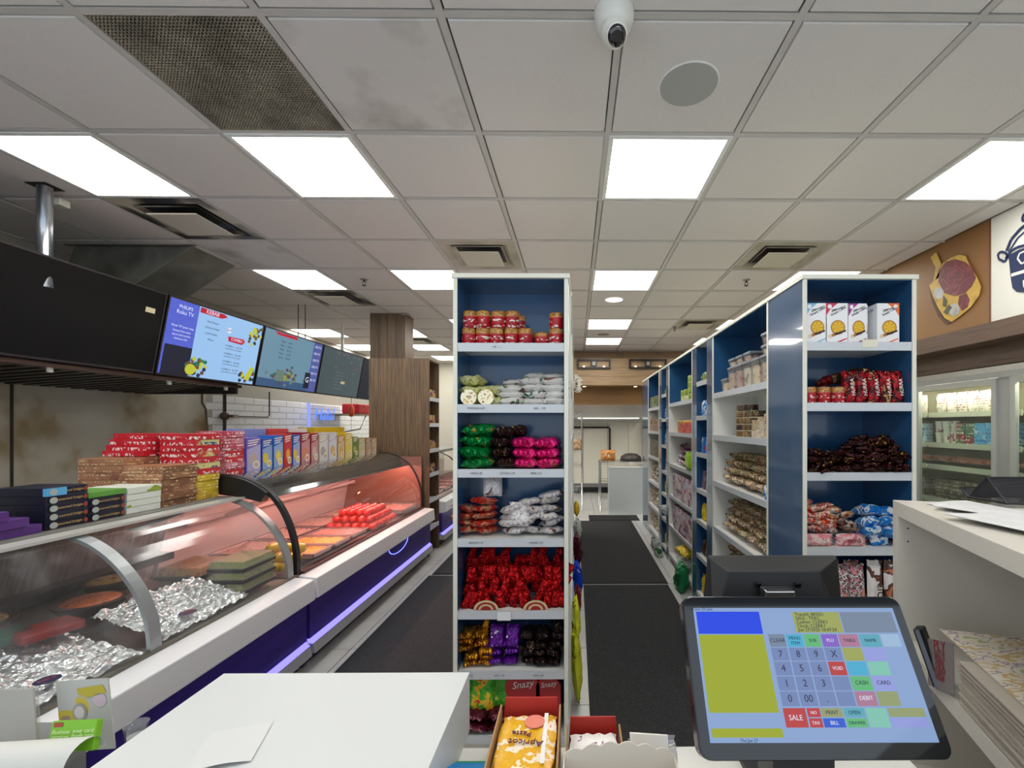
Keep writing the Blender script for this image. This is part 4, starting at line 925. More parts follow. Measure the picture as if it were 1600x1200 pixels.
# ---- right unit
U = 'top of right unit'
def cakebox(x, w, col, lab, rot=0, y=2.06, flip=False):
    h, d = .185, .07
    t = thing('cake_box', (0, 0, 0), lab, 'box')
    cb = MB().box(-w/2, w/2, -d/2, d/2, 0, h).build('carton', [flat('carton_white', (236, 236, 238), .4)], t)
    pr_ = MB(); Pn = Plane((-w/2, -d/2-.0003, h), (w/2, -d/2-.0003, h), (-w/2, -d/2-.0003, 0))
    if Pn.n.y > 0: Pn.n = -Pn.n
    fu = (lambda u: 1-u) if flip else (lambda u: u)
    Pn.poly(pr_, [(fu(0), 0), (fu(.55), 0), (fu(.2), .15), (fu(0), .32)], 0, .0005)
    Pn.disc(pr_, fu(.17), .085, .10, .055, 1, .001)
    if rot == 0:
        for q in range(3): Pn.poly(pr_, [(.25, .22-.03*q), (.9, .04-.0*q+.03*q), (.9, .05+.03*q), (.27, .235-.03*q)], [2, 3, 3][q], .0007)
    Pn.disc(pr_, .55, .60, .33, .18, 4, .001, 20); Pn.disc(pr_, .55, .60, .28, .15, 5, .0013, 20)
    for q in range(7): a_ = q*.9; Pn.poly(pr_, [(.55, .60), (.55+.26*math.cos(a_), .60+.14*math.sin(a_)), (.55+.26*math.cos(a_+.12), .60+.14*math.sin(a_+.12))], 4, .0016)
    Pn.poly(pr_, [(.3, .76), (.9, .66), (.92, .70), (.35, .82)], 6, .0018)
    Pn.disc(pr_, .2, .82, .10, .05, 7, .0017); Pn.disc(pr_, .33, .79, .08, .04, 4, .0019)
    Pn.poly(pr_, [(.3, 1), (.95, .86), (.97, .885), (.5, 1)], 0, .0006)
    pr_.build('printed_front', [flat('cb_'+str(col), col, .4), flat('carton_white', (0, 0, 0)), flat('cb_green', (130, 170, 60), .5), flat('cb_ink', (90, 80, 120), .5), flat('cb_crust', (170, 110, 30), .5), flat('cb_yel', (226, 184, 40), .5), flat('cb_choc', (50, 24, 18), .5), flat('cb_nut', (226, 200, 170), .5)], t)
    text('lettering', 'Simply Cakes', .0145, flat('cb_ink', (0, 0, 0)), (.006, -d/2-.0015, h*.80), (1, 0, .55), (-.55, 0, 1), t)
    t.location = (x, y, ZR[0]+.001); t.rotation_euler = (0, 0, 0)
cakebox(1.104, .095, (120, 180, 214), 'white tart box with light blue corner, leftmost in right unit')
cakebox(1.198, .10, (196, 40, 74), 'white tart box with crimson corner, left centre')
cakebox(1.297, .085, (150, 30, 130), 'white tart box with purple corner, centre', y=2.065)
cakebox(1.35, .02, (60, 150, 70), 'edge of a tart box standing between purple and orange boxes', y=2.09)
cakebox(1.435, .102, (226, 110, 40), 'white tart box with orange corner, rightmost in right unit', flip=True)
for k in range(6):
    item('wafer_can', canm, (1.085+(k % 6)*.033+(.0 if k % 2 else -.004), 2.045+(k % 2)*.075, ZR[1]), (0, 0, random.random()*6), (.9, .9, 1.0), 'slim red and gold can, %s from left in the right unit' % ORD[k], 'can', 'red and gold wafer cans in the right unit')
fdr = foilmat('foil_maroon', [(110, 10, 22), (170, 18, 30), (70, 8, 16), (190, 150, 90)], 20, .6, 60, .22, .4)
for k, x in enumerate((1.268, 1.324, 1.381, 1.436, 1.492)):
    t = thing('nut_bag', (x, 2.05, ZR[1]), 'dark red bag with white lettering, %s from left, upright in right unit' % ORD[k], 'package', 'dark red upright bags')
    item('bag', pillow(.058, .155, .045, [fdr], 60+k % 3), (x, 2.05, ZR[1]), (R(-4), 0, rj(.15)), 1, parent=t)
    text('lettering', 'HURRA', .024, swh, (x+.004, 2.024, ZR[1]+.075), (-.12, 0, 1), (-1, 0, -.12), t, shear=.2)
item('nut_bag', pillow(.06, .15, .05, [fdr], 63), (1.21, 2.22, ZR[1]+.11), (R(75), 0, R(80)), 1, 'dark red bag lying behind the slim cans', 'package')
item('nut_bag', pillow(.10, .15, .06, [fdark], 64), (1.30, 2.20, ZR[1]+.12), (R(75), 0, R(30)), 1, 'dark bag lying on top behind the upright red bags', 'package')
U = 'third shelf of right unit'
fbg = foilmat('foil_browngold', [(44, 16, 18), (70, 24, 22), (30, 12, 16), (190, 140, 60)], 34, .8, 80, .2, .6)
cb = [pillow(.045, .085, .024, [fbg], s, .18, wr=1) for s in (71, 72, 73)]
rack('chocolate_candy', cb, (1.075, 2.065, ZR[2]+.012), (.045, 0, 0), 10, (0, .07, 0), 3, (0, .004, .021), 4, (R(85), 0, .6), 'brown and gold candy, {c} from left, {d} row, {l} layer, right unit', 'candy', 'brown and gold wrapped candies', .014, .7, .2)
rack('chocolate_candy', cb, (1.30, 2.10, ZR[2]+.10), (.042, 0, 0), 5, (0, .06, 0), 2, (0, .004, .021), 3, (R(85), 0, .6), 'brown and gold candy on the right heap, {c} across, {d} row, {l} layer', 'candy', 'brown and gold wrapped candies', .014, .7, .2, [2, 3, 3, 3, 2])
U = 'fourth shelf of right unit'
frw = foilmat('p_redwhite', [(200, 34, 30), (232, 214, 196), (200, 34, 30), (224, 150, 70)], 22, .4, 50, .3, .1); fbo = foilmat('p_brownor', [(84, 52, 44), (222, 214, 208), (216, 130, 60), (90, 60, 50)], 18, .4, 50, .3, .1)
fbl = foilmat('p_blue', [(10, 110, 190), (20, 130, 210), (230, 236, 240), (10, 90, 160)], 16, .5, 50, .28, .15); fpk = foilmat('p_pink', [(206, 110, 124), (222, 190, 186), (214, 128, 138), (232, 220, 214)], 14, .3, 50, .35, 0)
rack('biscuit_pack', [pillow(.085, .10, .034, [frw], s) for s in (81, 82)], (1.095, 2.16, ZR[3]+.06), (.078, 0, 0), 2, (0, 0, 0), 1, (0, .01, .031), 5, (R(80), 0, .4), 'red and white wafer pack, {c} from left, {l} layer, '+U, 'package', 'red and white packs', .01, .35, 0, [5, 4])
rack('biscuit_pack', [pillow(.09, .10, .034, [fbo], s) for s in (83, 84)], (1.245, 2.17, ZR[3]+.05), (.08, 0, 0), 2, (0, 0, 0), 1, (0, .01, .031), 4, (R(80), 0, -.4), 'brown and white wafer pack, {c} from left, {l} layer, '+U, 'package', 'brown and white packs', .01, .35, 0, [4, 3])
rack('crisp_bag', [pillow(.10, .12, .05, [fbl], s) for s in (85, 86)], (1.385, 2.10, ZR[3]+.04), (.085, 0, 0), 2, (0, 0, 0), 1, (0, .02, .045), 3, (R(70), 0, -.3), 'bright blue snack bag, {c} from left, {l} layer, '+U, 'package', 'blue snack bags', .01, .3)
item('crisp_bag', pillow(.09, .11, .04, [fbl], 87), (1.41, 2.045, ZR[3]+.002), (R(-8), 0, .1), 1, 'bright blue snack bag standing at the shelf front', 'package')
for k, (x, w_) in enumerate(((1.12, .14), (1.275, .14))):
    t = thing('roll_pack', (x, 2.05, ZR[3]), 'pink and white cream roll pack, %s one at the shelf front' % ['left', 'right'][k], 'package')
    item('wrapper', pillow(.058, w_, .045, [fpk], 88+k, .06), (x-w_/2, 2.045, ZR[3]+.028), (0, R(90), 0), 1, parent=t)
    text('lettering', ['PUNA', 'orna'][k], .032, flat('brn_ink', (84, 30, 30), .5) if k else swh, (x, 2.0155, ZR[3]+.03), (1, 0, 0), (0, 0, 1), t)
U = 'fifth shelf of right unit'
fdp = foilmat('p_darkpack', [(40, 30, 34), (210, 200, 196), (70, 50, 50), (220, 120, 150), (222, 150, 40)], 24, .3, 50, .35, 0); fcc = foilmat('p_choco', [(232, 226, 222), (226, 220, 216), (84, 46, 34), (190, 110, 70)], 9, .3, 50, .35, 0)
rack('snack_pack', [pillow(.075, .23, .04, [fdp], s) for s in (91, 92)], (1.10, 2.06, ZR[4]+.003), (.072, 0, 0), 4, (0, .06, 0), 2, (0, 0, 0), 1, (R(-3), 0, 0), 'tall dark printed snack pack, {c} from left, {d} row, '+U, 'package', 'dark printed snack packs', .003, .08)
for k, x in enumerate((1.395, 1.475)):
    t = thing('wafer_pack', (x, 2.05, ZR[4]), 'tall white chocolate wafer pack, %s one beside the white counter' % ['left', 'right'][k], 'package')
    item('wrapper', pillow(.075, .25, .035, [fcc], 93+k), (x, 2.05, ZR[4]+.002), (R(-3), 0, .05), 1, parent=t)
    text('lettering', 'cici', .06, flat('ink_dark', (50, 44, 30), .5), (x+.01, 2.026, ZR[4]+.12), (0, 0, -1), (1, 0, 0), t)
rack('snack_pack', [pillow(.075, .17, .04, [fdp], s) for s in (91, 92)], (1.10, 2.06, ZR[5]+.003), (.08, 0, 0), 5, (0, .06, 0), 1, (0, 0, 0), 1, (R(-3), 0, 0), 'dark printed snack pack, {c} from left, sixth shelf of right unit', 'package', 'dark printed snack packs', .003, .08)
# ---- right row, wide bay 1 (items face -x: rot z = -90)
RZ = -R(90)
lidm = flat('lid_grey', (120, 126, 136), .35)
def tub(x, y, z, w, d, h, content, lab, sc=1):
    t = thing('clear_tub', (x, y, z), lab, 'tub')
    MB().hull8([(x-w/2+.008, y-d/2+.008, z), (x+w/2-.008, y-d/2+.008, z), (x+w/2-.008, y+d/2-.008, z), (x-w/2+.008, y+d/2-.008, z), (x-w/2, y-d/2, z+h), (x+w/2, y-d/2, z+h), (x+w/2, y+d/2, z+h), (x-w/2, y+d/2, z+h)]).build('tub_wall', CLEAR, t)
    MB().hull8([(x-w/2+.014, y-d/2+.014, z+.004), (x+w/2-.014, y-d/2+.014, z+.004), (x+w/2-.014, y+d/2-.014, z+.004), (x-w/2+.014, y+d/2-.014, z+.004), (x-w/2+.008, y-d/2+.008, z+h*.8), (x+w/2-.008, y-d/2+.008, z+h*.8), (x+w/2-.008, y+d/2-.008, z+h*.84), (x-w/2+.008, y+d/2-.008, z+h*.84)]).build('contents', content, t)
    MB().box(x-w/2-.004, x+w/2+.004, y-d/2-.004, y+d/2+.004, z+h, z+h+.016).build('lid', lidm, t, .004)
    return z+h+.017
cont = [mixmat('c_date', [(110, 60, 50), (200, 170, 150), (90, 50, 60)], 22, .4), mixmat('c_mix', [(170, 150, 110), (220, 200, 170), (150, 60, 60)], 22, .4), mixmat('c_pale', [(190, 180, 150), (214, 206, 190), (120, 110, 80)], 22, .4), mixmat('c_red', [(150, 50, 60), (190, 150, 140), (110, 40, 44)], 22, .4)]
yb = B1[0]+.10
for k in range(6):
    ty = yb+k*.135
    zt = tub(1.115, ty, ZB[0]+.001, .12, .115, .145 if k < 5 else .08, cont[k % 4], 'clear food tub, %s from the right snack unit, lower row' % ORD[k])
    if k in (0, 2, 3, 4):
        z2 = tub(1.115, ty, zt, .11, .105, .04, cont[(k+1) % 4], 'shallow clear tub stacked on the %s lower tub' % ORD[k])
        if k == 0: tub(1.115, ty, z2, .11, .105, .05, cont[3], 'topmost clear tub of the stack beside the blue panel')
tinm = MB().lathe([(.045, 0), (.046, .003), (.046, .038), (.045, .04)], n=18, mats=[0, 1, 0]).mesh('tin', [flat('tin_rim', (190, 180, 150), .3, .6), printmat('tin_label', (60, 44, 34), (190, 160, 110), (110, 80, 44))])
tinm2 = MB().lathe([(.05, 0), (.051, .003), (.051, .055), (.05, .058)], n=18, mats=[0, 1, 0]).mesh('tin', [flat('tin_rim', (0, 0, 0)), printmat('tin_green', (130, 160, 50), (50, 70, 30), (214, 208, 170))])
def stack(name, me, x, y, z, n, dz, lab, cat, grp):
    for k in range(n): item(name, me, (x+rj(.002), y+rj(.002), z+dz*k+.001), (0, 0, random.random()*6), 1, lab % LAY[k], cat, grp)
for q in range(3):
    stack('food_tin', tinm, 1.12+(q % 2)*.0, B1[0]+.35+q*.115, ZB[1], 5 if q else 4, .042, 'brown and gold tin, %s of stack '+ORD[q]+' past the clear jars', 'tin', 'brown tins in the tub bay')
jarm = printmat('jar_print', (196, 184, 150), (140, 50, 50), (216, 208, 190))
jmesh = boxm(.07, .07, .14, [jarm], 'packet')
for k in range(3): item('snack_carton', jmesh, (1.09+.0*k, B1[0]+.07+k*.085, ZB[1]+.001), (0, 0, rj(.2)), (1, 1, 1-.12*k), 'cream printed carton, %s from the blue panel, second shelf of tub bay' % ORD[k], 'carton', 'cream cartons')
nut = mixmat('nut_bag', [(150, 128, 88), (196, 180, 140), (110, 86, 54), (214, 200, 170)], 40, .25, .0, bump=.6, bs=60)
nut2 = mixmat('nut_bag2', [(170, 120, 84), (206, 186, 150), (120, 80, 60), (226, 218, 200)], 40, .25, .0, bump=.6, bs=60)
for si, z in ((2, ZB[2]), (3, ZB[3]), (4, ZB[4]), (5, ZB[5])):
    mes = [pillow(.13, .19, .06, [m_], 100+q+si) for q, m_ in enumerate([nut, nut2])]
    for lay in range(4 if si < 5 else 3):
        for c_ in range(6):
            item('nut_bag', random.choice(mes), (1.255+lay*.012+rj(.008), B1[0]+.09+c_*.137+rj(.01), z+.03+lay*.052), (R(84), 0, RZ+rj(.2)), 1, 'clear bag of nuts, %s past the blue panel, %s layer, %s shelf of tub bay' % (ORD[c_], LAY[lay], ['third', 'fourth', 'fifth', 'lowest'][si-2]), 'bag', 'clear bags of nuts in the tub bay')
item('blue_packet', pillow(.06, .08, .03, [fbl], 120), (1.055, B1[0]+.06, ZB[2]+.002), (0, 0, RZ), 1, 'small blue packet at the right end of the third tub bay shelf', 'package')
# wide bay 2
y2 = B2[0]
for k, (yy, n, m_) in enumerate(((.16, 3, tinm2), (.30, 4, tinm2), (.44, 2, tinm2), (.58, 2, tinm2))):
    stack('green_tin', m_, 1.12, y2+yy, ZB[0], n, .06, 'green and cream tin, %s of the '+ORD[k]+' stack in the middle bay', 'tin', 'green tins in the middle bay')
bxA = boxm(.09, .11, .07, [printmat('bx_a', (216, 204, 190), (180, 40, 70), (190, 70, 90))], 'carton')
for k in range(4): item('small_carton', bxA, (1.25, y2+.12+k*.12, ZB[0]+.001), (0, 0, rj(.1)), 1, 'red and cream carton behind the green tins, %s from the near end' % ORD[k], 'carton', 'red and cream cartons')
ytin = MB().lathe([(.05, 0), (.052, .004), (.052, .12), (.05, .124)], n=18, mats=[0, 1, 0]).mesh('tin', [flat('tin_rim', (0, 0, 0)), printmat('tin_yel', (150, 150, 40), (60, 60, 30), (220, 170, 40))])
for k in range(6): item('oil_tin', ytin, (1.12, y2+.09+k*.125, ZB[1]+.001), (0, 0, random.random()*6), 1, 'yellow-green tall tin, %s from the near end, middle bay' % ORD[k], 'tin', 'tall yellow-green tins')
rdb = boxm(.07, .04, .05, [printmat('bx_red', (196, 24, 20), (230, 200, 180), (220, 60, 40))], 'carton')
for k in range(6):
    for l in range(2): item('red_carton', rdb, (1.05, y2+.08+k*.08, ZB[1]+.001+l*.051), (0, 0, RZ), 1, 'small red carton, %s from the near end, %s layer, middle bay' % (ORD[k], LAY[l]), 'carton', 'small red cartons in the middle bay')
pur = mixmat('bag_pur', [(130, 80, 110), (200, 170, 180), (90, 40, 80), (226, 216, 210)], 14, .3, bump=.4); gbag = mixmat('bag_green', [(120, 170, 30), (150, 190, 50), (90, 140, 20)], 10, .3, bump=.4)
for l in range(4):
    for k in range(4): item('sweet_bag', pillow(.18, .18, .055, [pur], 130+k % 2), (1.24+.012*l, y2+.12+k*.185+rj(.01), ZB[2]+.03+l*.052), (R(84), 0, RZ+rj(.1)), 1, 'purple and cream sweet bag, %s from the near end, %s layer, middle bay' % (ORD[k], LAY[l]), 'bag', 'purple sweet bags in the middle bay')
item('green_pouch', pillow(.17, .17, .06, [gbag], 132), (1.035, y2+.12, ZB[2]+.003), (0, 0, RZ), 1, 'lime green pouch at the near end of the middle bay', 'bag')
smb = [boxm(.075, .05, .035, [printmat('sb%d' % q, c_[1], c_[0], c_[2], .01)], 'carton') for q, c_ in enumerate([[(150, 70, 90), (220, 200, 200), (120, 60, 90)], [(90, 90, 150), (200, 200, 214), (170, 80, 100)], [(190, 110, 110), (226, 214, 206), (90, 60, 100)]])]
for z_, sn in ((ZB[3], 'fourth'), (ZB[4], 'fifth')):
    for l in range(7):
        for k in range(10): item('small_box', random.choice(smb), (1.065, y2+.065+k*.079, z_+.001+l*.0355), (0, 0, RZ+rj(.04)), 1, 'small pink or violet box, %s from near end, %s layer, %s shelf, middle bay' % (ORD[k], LAY[l], sn), 'box', 'small boxes in the middle bay')
ybag = mixmat('foil_bag_yel', [(214, 180, 20), (230, 200, 40), (190, 60, 30)], 8, .3, bump=.6); ggb = mixmat('foil_bag_dgreen', [(10, 90, 50), (20, 120, 70), (200, 200, 190)], 8, .3, .2, bump=.6); wgb = mixmat('foil_bag_wg', [(214, 216, 210), (190, 196, 190), (60, 110, 60)], 8, .35, bump=.5)
item('yellow_bag', pillow(.28, .33, .11, [ybag], 140), (1.33, B2[0]+.40, .27), (R(87), 0, RZ+.1), 1, 'big yellow bag bulging from the lowest middle shelf', 'bag')
item('white_bag', pillow(.27, .33, .09, [wgb], 141), (1.33, B2[0]+.40, .16), (R(88), 0, RZ-.1), 1, 'white and green bag under the big yellow bag', 'bag')
item('green_bag', pillow(.22, .24, .12, [ggb], 142), (.955, B2[0]+.13, .003), (R(-6), 0, RZ), 1, 'dark green shiny bag slumping on the floor below the middle bay', 'bag')
# wide bay 3 and narrow bays
y3 = B3[0]
sq = [(ZB[0], [(90, 110, 60), (214, 206, 180), (50, 60, 50)], .07, .05, 3), (ZB[1], [(150, 100, 70), (206, 190, 160), (70, 60, 50)], .08, .08, 2), (ZB[2], [(40, 50, 40), (150, 150, 110), (90, 60, 50)], .08, .075, 3)]
for q, (z_, cs, w_, h_, n_) in enumerate(sq):
    me = boxm(w_, .06, h_, [printmat('b3_%d' % q, cs[0], cs[1], cs[2])], 'carton')
    for l in range(n_):
        for k in range(8): item('grocery_box', me, (1.08, y3+.07+k*.092, z_+.001+l*(h_+.001)), (0, 0, RZ+rj(.05)), 1, 'small grocery box, %s from near end, %s layer, %s shelf, farthest bay' % (ORD[k], LAY[l], ['top', 'second', 'third'][q]), 'box', 'grocery boxes in the farthest bay')
bgm = mixmat('bag_beige', [(200, 186, 160), (150, 120, 90), (226, 220, 206), (120, 70, 60)], 14, .35, bump=.5)
for q, z_ in enumerate((ZB[3], ZB[4], ZB[5])):
    for l in range(3):
        for k in range(4): item('grain_bag', pillow(.18, .2, .07, [bgm], 150+k % 3), (1.26, y3+.12+k*.18, z_+.04+l*.062), (R(84), 0, RZ+rj(.2)), 1, 'beige grain bag, %s from near end, %s layer, %s lowest shelf, farthest bay' % (ORD[k], LAY[l], ['third', 'second', 'very'][q]), 'bag', 'beige grain bags in the farthest bay')
item('white_parcel', pillow(.17, .28, .11, [wgb], 155), (1.20, N2[0]+.02, .44), (R(60), 0, RZ), 1, 'white plastic parcel sticking out of the far narrow bay', 'bag')
item('white_parcel', pillow(.2, .2, .10, [wgb], 156), (.97, N2[0]+.1, .003), (R(20), 0, RZ), 1, 'small white plastic parcel low at the far narrow bay', 'bag')
nbm = [mixmat('nb0', [(180, 150, 60), (90, 120, 60), (220, 214, 200)], 20, .3), fbl, mixmat('nb2', [(220, 224, 230), (30, 110, 190), (190, 60, 60)], 12, .3), mixmat('nb3', [(170, 150, 160), (120, 90, 110), (210, 200, 200)], 12, .3), ybag, mixmat('nb5', [(210, 120, 30), (60, 40, 30), (220, 190, 60)], 12, .3), ybag]
shp = [MB().lathe([(.022, 0), (.022, .05), (.012, .06), (.014, .075)], n=10).mesh('bottle', nbm[0]), pillow(.055, .13, .04, [fbl], 160), boxm(.07, .04, .13, [nbm[2]], 'carton'), boxm(.06, .03, .15, [nbm[3]], 'carton'), pillow(.10, .14, .05, [ybag], 161), pillow(.10, .13, .05, [nbm[5]], 162), pillow(.10, .15, .05, [ybag], 163)]
nn = ['small bottle', 'bright blue sachet', 'white and blue carton', 'mauve carton', 'yellow packet', 'orange and dark packet', 'yellow bottom packet']
for wch, (nb, wst, bn) in enumerate(((N1, .0, 'near narrow bay'), (N2, 0, 'far narrow bay'))):
    L_ = nb[1]-nb[0]
    for q in range(7):
        n_ = [4, 4, 2, 2, 2, 2, 2][q]
        for k in range(n_): item(nn[q].replace(' and ', '_').replace(' ', '_'), shp[q], (1.075, nb[0]+.03+(L_-.06)*(k+.5)/n_, ZN[q]+.002), (R(-4), 0, RZ), 1, '%s, %s from the near end in the %s' % (nn[q], ORD[k], bn), 'bag' if 'pack' in nn[q] or 'sach' in nn[q] else 'container', nn[q]+'s in the '+bn)
# ---- left gondola, goods sticking into the right aisle
RP = R(90)
og = mixmat('bag_orange', [(230, 120, 20), (240, 200, 60)], 8, .4, bump=.5); dr = mixmat('foil_bag_dred', [(110, 16, 40), (80, 10, 30), (150, 60, 70)], 12, .3, .3, bump=.7)
rb = mixmat('foil_bag_royal', [(16, 50, 190), (20, 70, 214), (200, 200, 220)], 8, .25, .2, bump=.6); yg = mixmat('foil_bag_lime', [(200, 206, 30), (216, 220, 50), (120, 130, 20)], 10, .3, .1, bump=.8); mg = mixmat('bag_mag', [(170, 20, 90), (120, 10, 30)], 12, .3, .3, bump=.7)
for nm, w_, h_, t_, mt, x, y, z, lab in [
    ('lime_bag', .26, .36, .06, yg, .016, 2.45, .04, 'large lime yellow bag hanging over the aisle behind the left unit'),
    ('lime_bag', .16, .20, .045, yg, .012, 2.46, .34, 'smaller lime yellow bag above the large lime bag'),
    ('magenta_bag', .12, .14, .04, mg, .02, 2.60, .42, 'small magenta and dark red bag at the lime bags top'),
    ('blue_bag', .24, .26, .08, rb, .028, 3.80, .06, 'royal blue bag sticking out low into the right aisle'),
    ('maroon_bag', .3, .26, .09, dr, .03, 4.45, .14, 'dark red shiny bag behind the royal blue bag'),
    ('pale_bag', .3, .2, .09, wgb, .03, 5.1, .22, 'white bag sticking out behind the dark red bag'),
    ('orange_bag', .16, .16, .07, og, .02, 5.3, .43, 'small orange bag on the white bag in the right aisle')]:
    item(nm, pillow(w_, h_, t_, [mt], int(y*10)), (x, y, z), (R(-4), 0, RP), 1, lab, 'bag')
t = thing('flower_bunch', (-.01, 5.2, 1.95), 'bunch of white artificial flowers hanging at the gondola edge', 'flowers')
fl = flat('petal', (226, 220, 206), .6); lf = flat('leaf', (100, 110, 80), .6)
for k in range(12):
    c = Vector((.02+rj(.035), 5.2+rj(.12), 1.98+rj(.09)))
    b = MB()
    for q in range(5):
        a_ = q*1.2566; d = Vector((math.cos(a_)*.6, rj(.3), math.sin(a_))).normalized(); s_ = d.cross(Vector((0, 1, 0))).normalized()*.010
        b.hull8([c, c+s_, c+s_*.5+Vector((0, .002, 0)), c-s_, c+d*.03-s_, c+d*.03+s_, c+d*.034+s_+Vector((0, .003, 0)), c+d*.034-s_+Vector((0, .003, 0))])
    b.build('flower', fl, t)
for k in range(8):
    a = Vector((0, 5.2, 1.92)); c = Vector((.04+rj(.03), 5.2+rj(.1), 2.02+rj(.12))); d = (c-a).normalized(); s_ = d.cross(Vector((0, 1, 0)))*.008
    MB().hull8([a-s_*.3, a+s_*.3, a+s_*.3+Vector((0, .003, 0)), a-s_*.3+Vector((0, .003, 0)), c-s_, c+s_*.2, c+s_*.2+Vector((0, .003, 0)), c-s_+Vector((0, .003, 0))]).build('leaf', lf, t)
for (z_, sn) in ((ZB[0], 'top'), (ZB[1], 'second'), (ZB[2], 'third')):
    for k in range(6): item('aisle_packet', pillow(.15, .16, .05, [[wgb, dr, og, bgm][k % 4]], 170+k % 3), (-.10, 2.40+k*.6, z_+.003), (R(-4), 0, RP), 1, 'upright packet, %s from the left unit, %s gondola shelf in the right aisle' % (ORD[k], sn), 'package', 'upright packets on the gondola')
# ================================================================ MURAL, COOLERS, BACK OF THE SHOP
# flat print on the right wall
def onwall(px, py, dx=.0): p = at(px, py, X=WR-.002-dx); return p
t = thing('emblem_sign', (WR, 2.9, 2.19), 'white wall panel with a navy pot emblem', 'sign')
yA = at(1550, 400, X=WR).y
MB().box(WR-.006, WR-.001, .6, yA, 2.19, CEIL-.008).build('white_ground', flat('mural_white', (226, 224, 214), .5), t)
MB().box(WR-.009, WR-.001, yA, yA+.012, 2.19, CEIL-.008).build('divider', flat('mural_div', (110, 66, 44), .5), t)
NV = flat('emblem_navy', (28, 44, 84), .5)
def wpoly(name, pts, mt, par, d=.008):
    b = MB(); P_ = [onwall(x, y, d) for x, y in pts]; b.poly(P_, (-1, 0, 0), .0008); return b.build(name, mt, par)
def wstroke(name, pts, wd, mt, par, d=.009):
    b = MB(); P_ = [onwall(x, y, d) for x, y in pts]
    for i in range(len(P_)-1):
        a, c = P_[i], P_[i+1]; q = (c-a).normalized().cross(Vector((1, 0, 0)))*wd/2
        b.hull8([a-q, c-q, c+q, a+q, a-q-Vector((.001, 0, 0)), c-q-Vector((.001, 0, 0)), c+q-Vector((.001, 0, 0)), a+q-Vector((.001, 0, 0))])
    return b.build(name, mt, par)
wpoly('pot_body', [(1576, 399), (1592, 390), (1612, 384), (1640, 376), (1690, 362), (1700, 470), (1660, 462), (1589, 456), (1582, 450), (1579, 432)], NV, t)
wstroke('pot_band', [(1580, 430), (1600, 424), (1660, 408)], .02, flat('mural_white', (0, 0, 0)), t, .0095)
wstroke('handle_loop', [(1575, 400), (1570, 409), (1561, 405), (1559, 397), (1564, 393), (1571, 395), (1577, 402)], .014, NV, t)
wstroke('cloth_curve', [(1571, 404), (1580, 392), (1590, 386), (1606, 382)], .016, NV, t)
wstroke('cloth_curve', [(1573, 392), (1580, 374), (1594, 358), (1612, 344)], .020, NV, t); wstroke('cloth_curve', [(1576, 394), (1590, 372), (1612, 352)], .010, NV, t)
wstroke('cloth_curve', [(1600, 346), (1597, 342), (1600, 334), (1612, 326)], .016, NV, t)
wstroke('letter_c', [(1604, 408), (1596, 412), (1590, 404), (1593, 396), (1604, 391)], .010, flat('mural_white', (0, 0, 0)), t, .0095)
wpoly('letter_b', [(1598, 438), (1603, 437), (1604, 449), (1599, 449)], flat('mural_white', (0, 0, 0)), t, .0095)
t = thing('mural_painting', (WR, 4.2, 2.25), 'painting of red meat on a yellow cutting board on brown wall', 'mural')
OC = mixmat('m_ochre', [(190, 150, 50), (206, 168, 70), (170, 130, 40)], 6, .5, hard=False)
MT = mixmat('m_meat', [(120, 36, 46), (96, 26, 36), (150, 60, 66)], 9, .5, hard=False, dist=3)
GA = mixmat('m_garlic', [(206, 204, 196), (140, 140, 140)], 12, .5, hard=False); LG = flat('m_leaf', (70, 76, 40), .5)
wpoly('board_handle', [(1454, 402), (1463, 394), (1470, 410), (1472, 430), (1458, 440), (1462, 418)], OC, t)
wpoly('cutting_board', [(1462, 436), (1472, 412), (1487, 402), (1499, 398), (1509, 400), (1514, 412), (1526, 432), (1533, 448), (1530, 462), (1517, 480), (1500, 494), (1487, 503), (1476, 497), (1465, 480), (1457, 462), (1452, 446)], OC, t)
wpoly('board_shadow', [(1452, 448), (1457, 464), (1465, 482), (1476, 499), (1487, 504), (1478, 507), (1466, 494), (1456, 472)], flat('m_shadow', (92, 64, 46), .6), t, .004)
wpoly('meat_cut', [(1466, 440), (1469, 420), (1478, 409), (1492, 405), (1508, 409), (1520, 420), (1525, 434), (1518, 448), (1508, 458), (1492, 463), (1476, 458)], MT, t, .0095)
wpoly('meat_slice', [(1499, 462), (1510, 458), (1515, 468), (1512, 480), (1503, 486), (1497, 474)], MT, t, .0095)
wstroke('meat_fold', [(1474, 436), (1486, 448), (1500, 446), (1514, 434)], .012, flat('m_fold', (128, 56, 62), .5), t, .0105); wstroke('meat_fold', [(1480, 420), (1496, 416), (1508, 424), (1504, 436), (1490, 438)], .010, flat('m_fold', (0, 0, 0)), t, .0105)
for q, (cx_, cy_, r_) in enumerate(((1467, 458, 8), (1491, 484, 8.5))): wpoly('garlic', [(cx_+r_*math.cos(a*.52), cy_+r_*1.2*math.sin(a*.52)) for a in range(12)], GA, t, .0105)
wpoly('herb_leaf', [(1474, 462), (1480, 470), (1478, 480), (1473, 478)], LG, t, .0108); wpoly('herb_leaf', [(1482, 476), (1488, 480), (1480, 492), (1474, 488)], LG, t, .0108)
